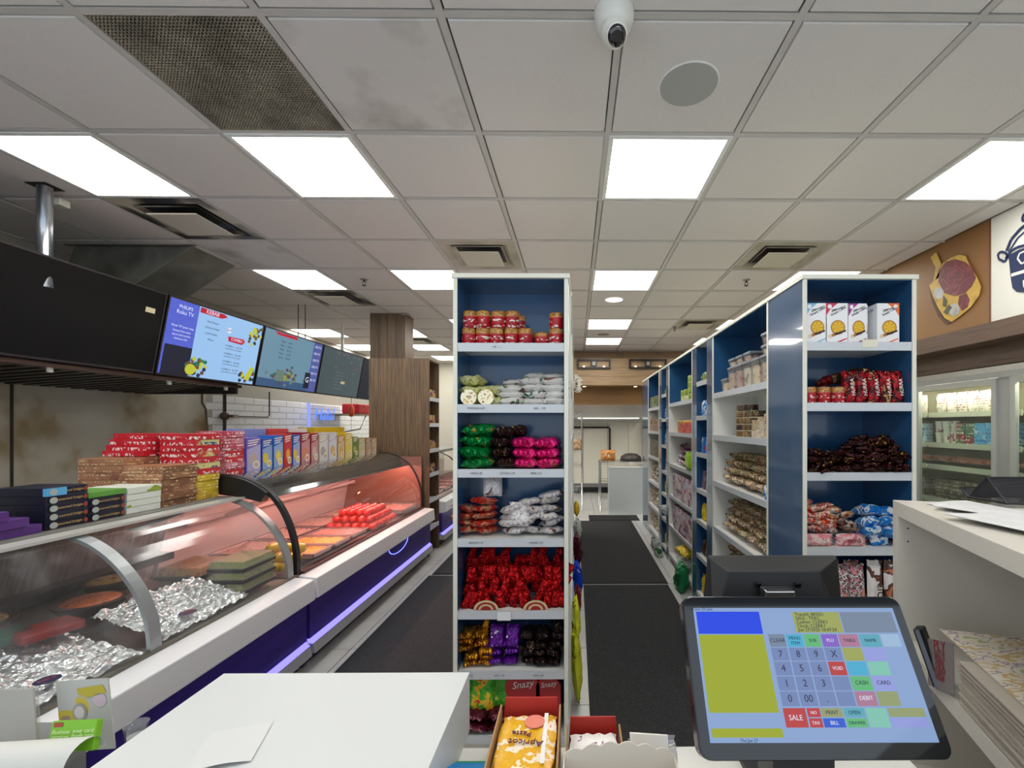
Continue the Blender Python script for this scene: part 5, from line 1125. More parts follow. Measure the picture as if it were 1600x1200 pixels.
# wood soffit under the mural and cooler front
DWD = mixmat('wood_deep', [(72, 54, 42), (104, 82, 66), (84, 64, 52)], 7, .45, hard=False, stretch=(4, .4, 6), rnd=False, detail=4)
struct(MB().box(WR-.02, 3.62, .3, 8.5, 2.07, 2.19).build('trim_1', DWD)); struct(MB().box(2.96, 3.62, .3, 8.5, 1.925, 2.07).build('trim_2', DWD))
XC = 2.95
FR = flat('frame_alu', (168, 170, 166), .4, .3)
t = thing('glass_door_cooler', (3.28, 4.2, 0), 'long silver framed glass door cooler along the right wall', 'cooler')
MB().box(XC-.02, XC+.02, .8, 8.2, 1.875, 1.915).build('head_trim', flat('trim_bright', (196, 196, 190), .25, .8), t)
MB().box(XC, 3.6, .8, 8.2, 1.84, 1.90).build('top_panel', FR, t); MB().box(XC-.03, XC, .8, 8.2, 1.832, 1.874).build('header_rail', FR, t)
MB().box(XC, 3.6, .8, 8.2, 0, .25).build('base_panel', FR, t)
MB().box(3.55, 3.6, .8, 8.2, .25, 1.84).build('back_wall', mixmat('cooler_in', [(150, 140, 110), (180, 172, 140)], 3, .6, hard=False), t)
ds = [1.43, 2.22, 3.01, 3.84, 4.65, 5.46, 6.27, 7.08]
for k, yy in enumerate(ds):
    MB().box(XC-.015, XC+.03, yy-.05, yy+.05, .25, 1.899).build('mullion', FR, t)
for k in range(len(ds)-1):
    y0, y1 = ds[k]+.05, ds[k+1]-.05
    d = MB()
    for a in [(y0, y0+.035, .28, 1.83), (y1-.035, y1, .28, 1.83), (y0+.035, y1-.035, 1.79, 1.83), (y0+.035, y1-.035, .28, .33)]: d.box(XC-.03, XC-.002, *a)
    dr_ = d.build('door_frame', flat('door_alu', (182, 184, 178), .35, .3), t)
    MB().box(XC-.018, XC-.014, y0+.035, y1-.035, .33, 1.79).build('door_glass', DOORG, dr_)
    MB().box(XC+.05, XC+.08, y0, y1, 1.815, 1.835).build('hidden_fill_strip', emis('cooler_fill', (255, 246, 226), 34), t)  # unseen glowing strip added behind the header to brighten the goods
    for z in (.55, .88, 1.16, 1.345, 1.60):
        s = MB().box(XC+.12, 3.54, y0-.04, y1+.04, z-.014, z).build('shelf', flat('cooler_shelf', (196, 190, 168), .5), t)
        MB().box(XC+.112, XC+.12, y0-.04, y1+.04, z-.03, z+.012).build('shelf_lip', flat('cooler_lip', (200, 198, 180), .4), s)
cupm = MB().lathe([(.036, 0), (.045, .09), (.047, .095)], n=14).mesh('cup', mixmat('cup_print', [(226, 224, 216), (236, 234, 226), (190, 90, 110), (120, 130, 120)], 14, .4, pos=[0, .4, .6, .66]))
def grocer(y0, y1, tag_):
    n = int((y1-y0)/.1)
    for k in range(n):
        yy = y1-.05-k*.1
        item('yogurt_bag', pillow(.09, .17, .05, [printmat('yog_pr', (222, 218, 208), (150, 80, 100), (206, 204, 196), .02)], 180+k % 2), (XC+.17, yy, 1.602), (0, 0, RZ), 1, 'white pouch, %s from the far side, top shelf, %s' % (ORD[k], tag_), 'package', 'white pouches in the cooler')
    redt = boxm(.075, .075, .085, [printmat('tub_redgreen', (150, 44, 44), (226, 220, 210), (60, 100, 60), .03)], 'tub'); blt = boxm(.095, .09, .085, [printmat('tub_blue', (80, 164, 210), (40, 80, 150), (190, 214, 224), .03)], 'tub')
    for l in range(2):
        for k in range(3): item('yogurt_cup', cupm, (XC+.17, y1-.03-k*.075, 1.347+l*.097) if l == 0 else (XC+.17, y1-.03-k*.075, 1.347+.097), (0, 0, 0), (.75, .75, 1), 'small white cup, %s from far side, %s layer, %s' % (ORD[k], LAY[l], tag_), 'cup', 'small white cups in the cooler')
        for k in range(2): item('red_tub', redt, (XC+.17, y1-.27-k*.085, 1.347+l*.087), (0, 0, RZ), 1, 'square red-labelled tub, %s from the cups, %s layer, %s' % (ORD[k], LAY[l], tag_), 'tub', 'red-labelled tubs')
        for k in range(3): item('blue_tub', blt, (XC+.17, y1-.45-k*.1, 1.347+l*.087), (0, 0, RZ), 1, 'light blue tub, %s from the red tubs, %s layer, %s' % (ORD[k], LAY[l], tag_), 'tub', 'blue tubs')
    for k in range(5): item('sausage_pack', pillow(.12, .28, .05, [mixmat('saus', [(206, 70, 40), (230, 150, 100), (196, 40, 34), (226, 80, 60)], 9, .3, bump=.4)], 190+k % 2), (XC+.44, y1-.08-k*.14, 1.20+.0*k), (R(86), 0, RZ+rj(.12)), 1, 'red sausage pack, %s from the far side, third shelf, %s' % (ORD[k], tag_), 'package', 'red sausage packs')
    for k in range(5): item('dark_carton', boxm(.11, .1, .17, [printmat('dkc', (96, 78, 62), (206, 190, 150), (70, 56, 52), .03)], 'carton'), (XC+.19, y1-.08-k*.14, .882), (0, 0, RZ), 1, 'brown printed carton, %s from the far side, fourth shelf, %s' % (ORD[k], tag_), 'carton', 'brown cartons')
grocer(3.05, 3.80, 'visible cooler door'); grocer(2.25, 2.98, 'cooler door at the right edge'); grocer(3.88, 4.6, 'cooler door past the snack unit')
# ---- back of the shop
WB = mixmat('soffit_wood', [(128, 102, 74), (172, 144, 108), (146, 118, 86)], 4, .5, hard=False, stretch=(.5, 1, 9), rnd=False, detail=5)
struct(MB().box(-.9, .9, 8.36, 8.6, 2.24, CEIL-.007).build('wall_back_header', TAN))
struct(MB().box(.9, 3.6, 8.30, 8.6, 2.24, CEIL-.007).build('wall_back_header', TAN))
struct(MB().box(-.9, 3.6, 8.6, 8.66, 1.905, CEIL-.007).build('wall_back_panel', BROWN))
t = thing('wood_sign_board', (.5, 8.2, 2.24), 'long light wood header board over the kitchen opening', 'sign board')
MB().box(-.9, 2.6, 8.15, 8.36, 2.30, 2.735).build('board', WB, t)
for k in range(3): MB().box(-.9, 2.6, 8.14, 8.15, 2.24+k*.166, 2.40+k*.166).build('plank', WB, t)
MB().box(-.9, 2.6, 8.15, 8.6, 2.235, 2.30).build('underside', BROWN, t)
for k, px in enumerate((913, 993)):
    c = at(px, 604, Y=8.3); tt = thing('downlight', (c.x, 8.32, 2.23), 'small lit recessed downlight under the wood header, %s one' % ['left', 'right'][k], 'lamp')
    MB().lathe([(.035, -.004), (.04, 0)], (c.x, 8.32, 2.233), 14).build('rim', STEEL, tt); MB().lathe([(.028, -.005), (.03, -.003)], (c.x, 8.32, 2.233), 14).build('bulb', emis('spot', (255, 226, 170), 25), tt)
for k, (p0, p1) in enumerate(((902, 954), (983, 1042))):
    a, c = at(p0, 561, Y=8.1), at(p1, 576, Y=8.1); x0, x1, z1, z0 = a.x, c.x, a.z, c.z
    tt = thing('sign_frame', ((x0+x1)/2, 8.1, z0), 'dark rectangular open light frame on the wood header, %s one' % ['left', 'right'][k], 'frame')
    MB().box(x0, x1, 8.09, 8.13, z1-.03, z1).build('rail', DARK, tt); MB().box(x0, x1, 8.09, 8.13, z0, z0+.03).build('rail', DARK, tt)
    MB().box(x0, x0+.03, 8.09, 8.13, z0+.03, z1-.03).build('stile', DARK, tt); MB().box(x1-.03, x1, 8.09, 8.13, z0+.03, z1-.03).build('stile', DARK, tt)
    xm = (x0+x1)/2; MB().box(xm-.05, xm+.05, 8.09, 8.13, z0+.03, z1-.03).build('centre_box', DARK, tt)
    MB().box(xm-.03, xm+.03, 8.082, 8.09, z0+.06, z1-.05).build('emblem', flat('emb', (170, 170, 160), .4), tt)
    for q in (x0+.12, x1-.12):
        MB().box(q-.015, q+.015, 8.10, 8.12, z0+.03, z0+.045).build('bulb', emis('spot_w', (255, 236, 200), 8), tt)
# kitchen: white clad oven / cold room front with hood
t = thing('cold_room_front', (.7, 9.8, 0), 'cream panelled appliance front on casters in the kitchen', 'appliance')
pmx = flat('panel_cream', (236, 233, 216), .5)
xs = [-.35, .18, .72, 1.18, 1.55]
for k in range(4): MB().box(xs[k]+.004, xs[k+1]-.004, 9.85, 9.9, .22, 1.56).build('panel', pmx, t)
MB().box(-.35, 1.55, 9.9, 10.5, .16, 1.56).build('body', GREY, t); MB().box(-.35, 1.55, 9.82, 9.86, .14, .22).build('kick_rail', GREY, t)
for x in (.05, .7, 1.4):
    MB().tube([(x-.02, 9.9, .05), (x+.02, 9.9, .05)], .05, 12).build('caster', BLACK, t)
t = thing('kitchen_hood', (.7, 9.6, 1.6), 'grey stainless hood box above the cream appliance', 'hood')
MB().box(-.5, 1.42, 9.4, 10.3, 1.66, 1.94).build('hood_body', mixmat('hood_gr', [(176, 174, 166), (192, 190, 182)], 2, .4, .5, hard=False), t)
MB().hull8([(-.5, 9.45, 1.60), (1.42, 9.45, 1.60), (1.42, 10.2, 1.60), (-.5, 10.2, 1.60), (-.5, 9.4, 1.66), (1.42, 9.4, 1.66), (1.42, 10.3, 1.66), (-.5, 10.3, 1.66)]).build('lower_lip', STEEL, t)
MB().box(.05, 1.35, 9.38, 9.41, 1.645, 1.665).build('light_strip', emis('hood_lamp', (250, 250, 240), 1.5), t)
tag(MB().box(1.48, 1.72, 9.5, 9.8, 0, 1.62).build('steel_post', mixmat('hood_gr', [(0,)*3]), bevel=.01), 'grey steel post right of the cream appliance', 'post')
tag(MB().tube([(-.1, 9.78, 1.46), (.73, 9.78, 1.46), (.76, 9.78, 1.43), (.76, 9.78, .95)], .022, 10).build('gas_pipe', flat('pipe_dk', (60, 54, 48), .4, .5)), 'dark bent pipe running across the cream appliance', 'pipe')
tag(MB().box(.0, .5, 9.9, 10.2, 1.945, 2.0).build('carton_top', flat('card', (180, 150, 100), .7)), 'flat brown carton lying on the kitchen hood', 'carton')
tag(MB().box(.72, 1.1, 9.7, 10.1, 1.945, 2.01).build('white_bin', flat('binw', (220, 214, 190), .5)), 'white flat bin lying on the kitchen hood', 'bin')
# wire racks
def wire(name, x0, x1, y0, y1, h, shelves, label):
    tt = thing(name, ((x0+x1)/2, (y0+y1)/2, 0), label, 'rack')
    for x, y in ((x0, y0), (x1, y0), (x0, y1), (x1, y1)): MB().tube([(x, y, .0), (x, y, h)], .0125, 8).build('post', CHROME, tt)
    for z in shelves:
        b = MB()
        for q in [((x0, y0), (x1, y0)), ((x0, y1), (x1, y1)), ((x0, y0), (x0, y1)), ((x1, y0), (x1, y1))]:
            b.tube([(*q[0], z), (*q[1], z)], .005, 5); b.tube([(*q[0], z-.03), (*q[1], z-.03)], .004, 5)
        n_ = int((x1-x0)/.04)
        for k in range(n_): x = x0+(x1-x0)*(k+.5)/n_; b.tube([(x, y0, z), (x, y1, z)], .002, 4)
        b.build('wire_shelf', CHROME, tt)
wire('wire_rack', -.55, .12, 7.95, 8.35, 1.74, (.35, .80, 1.05, 1.4, 1.72), 'tall chrome wire rack with bread bags left of the kitchen opening')
wire('wire_table', .44, 1.3, 7.75, 8.2, .87, (.25, .52, .86), 'low chrome wire rack behind the white cabinet')
bread = mixmat('bread', [(196, 150, 96), (220, 190, 150), (150, 96, 50), (230, 220, 204)], 9, .3, bump=.4)
for k in range(3): item('bread_bag', pillow(.15, .22, .10, [bread], 200+k % 3), (-.44+.17*k, 8.12, 1.056), (R(-10), 0, rj(.3)), 1, 'clear bag of bread, %s from left on the tall wire rack' % ORD[k], 'bread', 'bread bags on the wire rack')
item('bread_bag', pillow(.17, .2, .12, [bread], 203), (.02, 8.05, 1.056), (R(-10), 0, rj(.3)), 1, 'clear bag of bread hanging over the right post of the wire rack', 'bread')
item('pastry_bag', pillow(.26, .2, .16, [mixmat('pastry', [(190, 110, 40), (220, 150, 80), (230, 220, 200)], 8, .3, bump=.4)], 204), (.58, 7.92, .865), (0, 0, 0), 1, 'clear bag of orange-brown pastries on the low wire rack', 'bread')
tag(MB().lathe([(.2, 0), (.18, .08), (.1, .13), (.01, .14)], (1.0, 8.0, .865), 20).build('dark_dome', flat('dome', (84, 80, 76), .4, .4)), 'dark rounded lid on the low wire rack', 'lid')
t = thing('white_cabinet', (.9, 7.75, 0), 'plain white low cabinet at the far end of the aisle', 'cabinet')
MB().box(.565, 1.22, 7.50, 7.70, 0, .782).build('body', flat('cab_white', (216, 222, 222), .3), t, .004); MB().box(.56, 1.225, 7.495, 7.705, .782, .79).build('top_board', flat('cab_white', (0,)*3), t)
# ---- mats
MATM = mixmat('mat_char', [(34, 34, 36), (58, 58, 60)], 120, .95, bump=.4, bs=400, hard=False); MATE = flat('mat_edge', (20, 20, 22), .7)
def mat_(x0, x1, y0, y1, label, ribs=False):
    tt = thing('floor_mat', ((x0+x1)/2, (y0+y1)/2, 0), label, 'mat')
    MB().box(x0, x1, y0, y1, .0005, .006).build('border', MATE, tt); MB().box(x0+.02, x1-.02, y0+.02, y1-.02, .006, .009).build('carpet', MATM, tt)
    if ribs:
        for k in range(22): x = x0+.03+(x1-x0-.06)*k/22; MB().box(x, x+.012, y0+.03, y1-.03, .009, .012).build('rib', MATE, tt)
mat_(.075, .87, .9, 4.17, 'near charcoal floor mat in the right aisle'); mat_(.06, .88, 4.20, 6.98, 'farther charcoal floor mat in the right aisle')
mat_(.22, 1.02, 7.0, 7.42, 'ribbed dark mat before the white cabinet', True)
mat_(-1.46, -.62, 1.0, 4.44, 'near charcoal floor mat beside the meat counter'); mat_(-1.44, -.62, 4.47, 7.5, 'farther dark floor mat beside the meat counter')
# ---- wall fittings on the left
tt = thing('gas_valve', (WL+.08, 5.3, 1.2), 'dark vertical gas pipe with a red-brown valve on the tiles', 'pipe')
c = at(351, 650, X=WL+.06); yy = c.y
MB().tube([(WL+.06, yy, 1.05), (WL+.06, yy, 2.3)], .018, 10).build('pipe', flat('pipe_dk', (0,)*3), tt)
MB().ball((WL+.06, yy, c.z), .05, 12, 8).build('valve_body', flat('valve', (84, 62, 54), .5, .3), tt)
MB().tube([(WL+.08, yy, c.z), (WL+.16, yy, c.z)], .012, 8).build('valve_stem', DARK, tt); MB().box(WL+.03, WL+.07, yy+.06, yy+.2, c.z-.02, c.z+.02).build('valve_box', flat('vb', (150, 140, 130), .4), tt)
MB().tube([(WL+.04, yy+.05, c.z), (WL+.04, yy+.75, c.z), (WL+.04, yy+.78, c.z+.03), (WL+.04, yy+.78, 1.95)], .008, 8).build('branch_pipe', DARK, tt)
MB().tube([(WL+.05, yy-.3, 2.0), (WL+.05, yy-.3, 1.75), (WL+.05, yy-.25, 1.68), (WL+.05, yy-.2, 1.2)], .010, 8).build('flex_hose', flat('hose', (90, 84, 76), .4, .4), tt)
# Halal sign: acrylic panel with script
tt = thing('neon_sign', (WL+.2, 7.4, 1.2), 'clear panel with glowing blue cursive lettering behind the boxes', 'sign')
NE = emis('neon_pale', (96, 140, 255), 1.1)
a = at(483, 632, X=WL+.22); c = at(531, 672, X=WL+.22)
MB().box(WL+.215, WL+.22, a.y, c.y, c.z-.2, a.z).build('acrylic_panel', glass('acrylic', (240, 244, 255), .10, .15), tt)
m_ = at(507, 648, X=WL+.23)
text('lettering', 'Halal', .27, NE, m_, (0, 1, 0), (0, 0, 1), tt, .003, shear=.25)
MB().box(WL+.2, WL+.24, a.y-.02, a.y, c.z-.25, a.z+.02).build('panel_post', emis('neon_edge', (150, 160, 255), 1.0), tt)
# wall shelf near the column with black-red box, orange bottle
c = at(572, 647, X=-3.5); y_ = c.y
t = thing('wall_bracket_shelf', (-3.5, y_, c.z), 'small wooden wall shelf on black bracket left of the wood cabinet', 'shelf')
MB().box(WL, -3.45, y_-.35, y_+.35, c.z-.02, c.z).build('board', TAN, t); MB().tube([(-3.5, y_, c.z-.02), (-3.6, y_, c.z-.25), (WL+.01, y_, c.z-.35)], .01, 6).build('bracket', DARK, t)
tag(MB().box(-3.75, -3.48, y_-.3, y_+.1, c.z+.001, c.z+.16).build('storage_case', [mixmat('case_rb', [(20, 18, 20), (190, 20, 34)], 4, .4)], bevel=.02), 'black and red case on the small wall shelf', 'case')
c = at(549, 640, X=-3.125)
t = thing('hanging_bottle', (c.x, c.y, c.z-.1), 'orange bottle hanging below the grey menu screen', 'bottle')
MB().lathe([(.02, -.10), (.035, -.07), (.04, .0), (.035, .04), (.012, .06), (.012, .08)], (c.x, c.y, c.z), 12).build('body', flat('bottle_or', (190, 70, 24), .3), t)
MB().tube([(c.x, c.y, c.z+.08), (c.x, c.y, 1.9)], .003, 5).build('cord', DARK, t); MB().tube([(c.x, c.y, c.z-.10), (c.x, c.y, c.z-.3)], .002, 5).build('drip_cord', DARK, t)
# ---- boxes standing on the display cases
T1, T2 = 1.0705, 1.1855
def carton(name, x0, x1, y0, y1, z0, z1, mats, label, grp=None, mm=None, rot=0, txt=None):
    """front face looks toward +x (the shop)"""
    t_ = MB().box(x0, x1, y0, y1, z0, z1, mm=mm or [0, 0, 0, 0, 0, 1 if len(mats) > 1 else 0])
    if txt:
        tt_ = thing(name, ((x0+x1)/2, (y0+y1)/2, z0), label, 'box', grp); t_.build('carton', mats, tt_, .0015)
        for (s_, sz, mt, fy, fz) in txt: text('lettering', s_, sz, mt, (x1+.0012, y0+(y1-y0)*fy, z0+(z1-z0)*fz), (0, 1, 0), (0, 0, 1), tt_, shear=.15)
        tt_.rotation_euler = (0, 0, rot); return tt_
    o = t_.build(name, mats, bevel=.0015); o.rotation_euler = (0, 0, rot); return tag(o, label, 'box', grp)
blk = flat('box_navyblack', (22, 24, 44), .4); gold_i = flat('ink_gold', (190, 160, 100), .4); lbl = flat('box_ltblue', (90, 170, 220), .4); purp = flat('box_purple', (84, 44, 120), .45); grb = flat('box_green', (90, 150, 60), .45); wbx = mixmat('box_whitegreen', [(222, 224, 218), (214, 220, 208), (140, 160, 50)], 6, .4); crm = flat('label_cream', (210, 196, 160), .6)
XT = -2.14
# purple boxes at the left edge
for k in range(3): carton('purple_box', XT-.22, XT+(-.01, 0, .01)[k], 1.15+.02*k, 1.79+.02*(k < 2)-.05*k, T1+k*.036, T1+.035+k*.036, [purp], '%s flat purple box at the left edge of the case top' % ['bottom', 'middle', 'top'][k])
def sweets(y0, y1, z, k, label, blue=False):
    tt_ = carton('sweets_box', XT-.24+rj(.004), XT-.02+rj(.004), y0, y1, z, z+.034, [blk], label, None, txt=[('assorted Delight', .014, gold_i, .58, .5)])
    MB().lathe([(.013, 0), (.013, .001)], (0, 0, 0), 14)
    b = MB(); b.face([(XT-.012, y0+.022+.015*math.cos(a*.45), z+.017+.013*math.sin(a*.45)) for a in range(14)]); b.build('round_seal', flat('seal', (170, 176, 170), .4), tt_)
    b = MB(); b.face([(XT-.012, y1-.013+.008*math.cos(a*.45), z+.017+.010*math.sin(a*.45)) for a in range(14)]); b.build('crest', flat('crest', (150, 60, 50), .4), tt_)
    if blue: MB().box(XT-.03, XT-.013, y0-.001, y0+.07, z+.001, z+.033).build('blue_band', lbl, tt_)
for k in range(5): sweets(1.83, 1.985, T1+k*.0345, k, '%s dark sweets box of the first stack past the purple boxes' % ['bottom', 'second', 'third', 'fourth', 'top'][k], k == 4)
for k in range(2): sweets(1.46, 1.66, T1+.115+k*.0345, k, '%s dark sweets box on top of the purple boxes' % ['lower', 'upper'][k], k == 1)
for k in range(3): sweets(1.99, 2.145, T1+k*.0345, k, '%s dark sweets box of the short stack left of the green box' % ['bottom', 'middle', 'top'][k])
carton('green_box', XT-.24, XT-.02, 1.99, 2.155, T1+.105, T1+.13, [grb], 'flat green box on the short dark stack')
for k in range(4): carton('white_green_box', XT-.24, XT-.02+rj(.006), 2.16, 2.335, T1+k*.032, T1+.031+k*.032, [wbx], '%s white and olive flat box left of the brown stack' % ['bottom', 'second', 'third', 'top'][k])
brb = printmat('box_brown', (120, 80, 56), (206, 176, 130), (150, 108, 76), .017, (150, 110, 120)); brb2 = printmat('box_brown2', (168, 118, 86), (210, 180, 140), (140, 90, 66), .02, (120, 90, 120))
for k in range(6): carton('brown_box', XT-.24, XT-.02+rj(.008), 2.34, 2.555, T1+k*.036, T1+.035+k*.036, [brb2, brb], '%s box of the brown patterned stack beside yellow boxes' % ['bottom', 'second', 'third', 'fourth', 'fifth', 'top'][k], mm=[0, 0, 0, 0, 0, 1])
for k in range(5): carton('brown_box', XT-.50, XT-.26, 2.38, 2.73+rj(.004), T1+k*.038+.065, T1+.037+k*.038+.065, [brb2], '%s long brown box of the rear stack behind the dark sweets boxes' % ['bottom', 'second', 'third', 'fourth', 'top'][k])
tag(MB().box(XT-.50, XT-.26, 2.38, 2.73, T1, T1+.064).build('rear_carton', flat('card', (0,)*3)), 'plain carton under the rear brown stack', 'box')
yb_ = printmat('box_yellow', (206, 176, 50), (236, 220, 150), (190, 150, 40), .018, (110, 90, 100))
T2b = T1
for k in range(4): carton('yellow_box', XT-.24, XT-.03+rj(.006), 2.565, 2.725, T2b+k*.036, T2b+.035+k*.036, [yb_], '%s box of the yellow stack under the red boxes' % ['bottom', 'second', 'third', 'top'][k])
redb = printmat('box_red', (186, 24, 38), (232, 216, 210), (200, 36, 50), .034, (110, 80, 50)); pnk = printmat('box_pink', (200, 130, 140), (232, 214, 214), (182, 70, 90), .02, (110, 80, 80)); cold = printmat('box_multi', (206, 196, 130), (50, 80, 130), (190, 60, 50), .034, (90, 60, 50))
for k in range(7): carton('red_box', XT-.24, XT-.03+rj(.006), 2.565, 2.73, T2b+.145+k*.034, T2b+.178+k*.034, [redb, [redb, cold][k % 2 == 1]], '%s red printed box on the yellow stack' % (LAY[k] if k < 6 else 'top'), mm=[0, 0, 0, 0, 0, 1])
for k in range(7): carton('pink_box', XT-.24, XT-.055+rj(.004), 2.81, 2.965, T2+k*.040, T2+.039+k*.040, [pnk, [pnk, redb][k in (2, 3, 0)]], '%s box of the pink and red stack beside the cookie cartons' % (LAY[k] if k < 6 else 'top'), mm=[0, 0, 0, 0, 0, 1])
for k in range(5): carton('pink_box', XT-.44, XT-.25, 2.80, 3.00, T2+k*.05, T2+.049+k*.05, [redb, pnk], '%s large red box of the stack behind the pink boxes' % (LAY[k] if k < 4 else 'top'))
for k in range(4): carton('crimson_box', XT-.50, XT-.27, 2.50+.02*k, 2.725, T1+.257+k*.032, T1+.288+k*.032, [redb], '%s crimson box behind the brown stack, rear of case' % (LAY[k] if k < 3 else 'top'))
# upright cookie cartons on the hot case
def upright(y, w_, d, h, cs, ck, label, txt=None, x=XT-.06, tint=None):
    side = flat('cs_'+str(cs), cs, .4); fr_ = mixmat('cf_'+str(cs), [cs, cs, ck, (230, 220, 210)], 13, .4, pos=[0, .3, .52, .68])
    t_ = thing('cookie_carton', (x-d/2, y+w_/2, T2), label, 'box'); MB().box(x-d, x, y, y+w_, T2, T2+h, mm=[0, 0, 0, 0, 0, 0]).build('carton', [side], t_, .0015)
    b = MB(); Pn = Plane((x+.0008, y, T2+h), (x+.0008, y+w_, T2+h), (x+.0008, y, T2))
    if Pn.n.x < 0: Pn.n = -Pn.n
    rn = random.Random(len(label)*7+int(y*10))
    Pn.poly(b, [(.04, .34), (.96, .20), (.96, .98), (.04, .98)], 1, .0004); Pn.disc(b, .3+.2*rn.random(), .62, .26, .17, 2, .0008); Pn.disc(b, .66, .80, .24, .12, 3, .0010); Pn.disc(b, .66, .80, .15, .07, 2, .0012)
    for q in range(3): Pn.poly(b, [(.1, .08+q*.07), (.9-.1*q, .04+q*.07), (.9-.1*q, .075+q*.07), (.1, .115+q*.07)], 3, .0006)
    wt_ = tuple(int(c*.45+228*.55) for c in cs); wt_ = cs if sum(cs) < 330 and rn.random() < .5 else wt_
    b.build('printed_front', [side, flat('cp_'+str(wt_), wt_, .4), flat('cc_'+str(ck), ck, .5), flat('print_white2', (226, 220, 210), .5)], t_)
    return t_
spec = [(.09, .25, (110, 90, 180), (190, 170, 160), 'lilac'), (.07, .24, (30, 80, 170), (220, 190, 70), 'blue'), (.07, .26, (40, 100, 190), (230, 200, 70), 'bright blue'), (.06, .27, (196, 50, 50), (226, 160, 60), 'red and orange'),
        (.06, .26, (40, 90, 180), (220, 180, 70), 'blue and yellow'), (.08, .28, (140, 20, 34), (214, 130, 90), 'crimson'), (.07, .27, (150, 30, 40), (206, 180, 160), 'dark red'), (.09, .26, (190, 180, 166), (170, 160, 150), 'pale grey'),
        (.09, .27, (180, 176, 196), (206, 170, 90), 'white with two cookies'), (.08, .24, (176, 130, 50), (214, 170, 90), 'amber'), (.09, .26, (206, 170, 20), (230, 200, 60), 'yellow'), (.07, .22, (100, 130, 70), (190, 170, 110), 'olive green'),
        (.09, .20, (170, 160, 90), (200, 190, 140), 'pale green'), (.08, .20, (150, 90, 60), (196, 150, 110), 'brown'), (.08, .19, (176, 140, 90), (200, 170, 130), 'tan')]
y = 2.99
for k, (w_, h, cs, ck, nm) in enumerate(spec):
    upright(y, w_*1.52, .12, h*.93, cs, ck, '%s upright cookie carton on the hot case, %s from the pink stack' % (nm, ORD[k])); y += w_*1.52+.012
for k in range(4):
    carton('yellow_carton', XT-.40, XT-.24, 4.08+.0*k, 4.60, T2+k*.075, T2+.074+k*.075, [flat('yel_box', (200, 166, 30), .4)], '%s yellow carton stacked behind the cookie cartons' % LAY[k])
for k in range(3): carton('lilac_box', XT-.36, XT-.24, 3.2+k*.26, 3.44+k*.26, T2, T2+.29, [[flat('lil', (120, 130, 190), .4), flat('rd2', (190, 60, 60), .4), flat('wt2', (206, 200, 196), .4)][k]], ['lilac', 'red', 'white'][k]+' tall box behind the cookie cartons')
# ================================================================ FOREGROUND RIGHT: white shelf counter
KZ = 1.235
KA = at(1395, 781, Z=KZ); KB = at(1600, 866, Z=KZ)
kd = (KB-KA).normalized(); kn = Vector((-kd.y, kd.x, 0)); kn = kn if kn.x > 0 else -kn
def K(a, b, z): p = KA+kd*a+kn*b; return Vector((p.x, p.y, z))
def kbox(mb, a0, a1, b0, b1, z0, z1, m=0):
    return mb.hull8([K(a0, b0, z0), K(a0, b1, z0), K(a1, b1, z0), K(a1, b0, z0), K(a0, b0, z1), K(a0, b1, z1), K(a1, b1, z1), K(a1, b0, z1)], m)
KW = flat('counter_white', (212, 208, 198), .35)
t = thing('shelf_counter', K(.5, .2, 0), 'tall white open-sided shelf counter at the right edge', 'counter')
kbox(MB(), 0, 1.5, 0, .40, KZ-.05, KZ).build('top_board', KW, t, .0015)
kbox(MB(), 0, .045, 0, .40, 0, KZ-.05).build('side_board', KW, t, .0015)
kbox(MB(), 1.455, 1.5, 0, .40, 0, KZ-.05).build('side_board', KW, t, .0015)
kbox(MB(), .045, 1.455, .01, .38, .712, .76).build('middle_board', KW, t, .0015)
kbox(MB(), .045, 1.455, .01, .38, .30, .34).build('lower_board', KW, t, .0015)
kbox(MB(), .045, 1.455, .38, .40, 0, KZ-.05).build('back_board', KW, t)
for z in (1.145, 1.10):
    p = K(.0455, .03, z); MB().tube([p-kd*.002, p+kd*.0006], .0028, 10).build('peg_hole', BLACK, t)
# papers and mesh holder on top
PAP = mixmat('paper_print', [(214, 216, 218), (222, 222, 222), (150, 150, 156)], 14, .5, pos=[0, .5, .66], detail=4)
for k, (a, b, w_, d_, r_, lab) in enumerate([(.06, .17, .16, .22, .15, 'white printed sheet nearest the far corner of the shelf counter'), (.12, .16, .16, .22, .5, 'folded grey-white sheet under the dark mesh holder'), (.30, .13, .2, .24, .2, 'white printed sheet at the picture edge on the shelf counter')]):
    c = K(a+w_/2, b+.02, 0)
    f = lambda u, v, c=c, w_=w_, d_=d_, r_=r_, k=k: (c.x+((u-.5)*w_*math.cos(r_)-(v-.5)*d_*math.sin(r_)), c.y+((u-.5)*w_*math.sin(r_)+(v-.5)*d_*math.cos(r_)), KZ+.004+.004*k+.006*abs(math.sin(u*2+k))*v)
    b_ = MB(); b_.sheet(f, 8, 8); g = [Vector(v_)-Vector((0, 0, .0012)) for v_ in b_.v]; n0 = len(b_.v); b_.v += g; b_.f += [tuple(i+n0 for i in reversed(q)) for q in list(b_.f)]; b_.m += b_.m[:]; b_.sm += b_.sm[:]
    tag(b_.build('paper_sheet', PAP), lab, 'paper')
t = thing('mesh_holder', (1.5, 1.48, KZ+.015), 'dark wire mesh sign holder standing on papers on the counter', 'holder')
ax = 1.386; z0 = KZ+.014; F1 = Vector((ax, 1.555, z0)); F2 = Vector((ax, 1.415, z0)); AP = Vector((ax, 1.482, 1.325)); LP = Vector((ax, 1.59, z0+.028)); E = Vector((.30, 0, 0))
MG = flat('mesh_grey', (62, 62, 68), .45, .5)
b = MB()
for p, q in ((LP, F1), (F1, AP), (AP, F2), (F1, F2)): b.tube([p, q], .0035, 6); b.tube([p+E, q+E], .0035, 6)
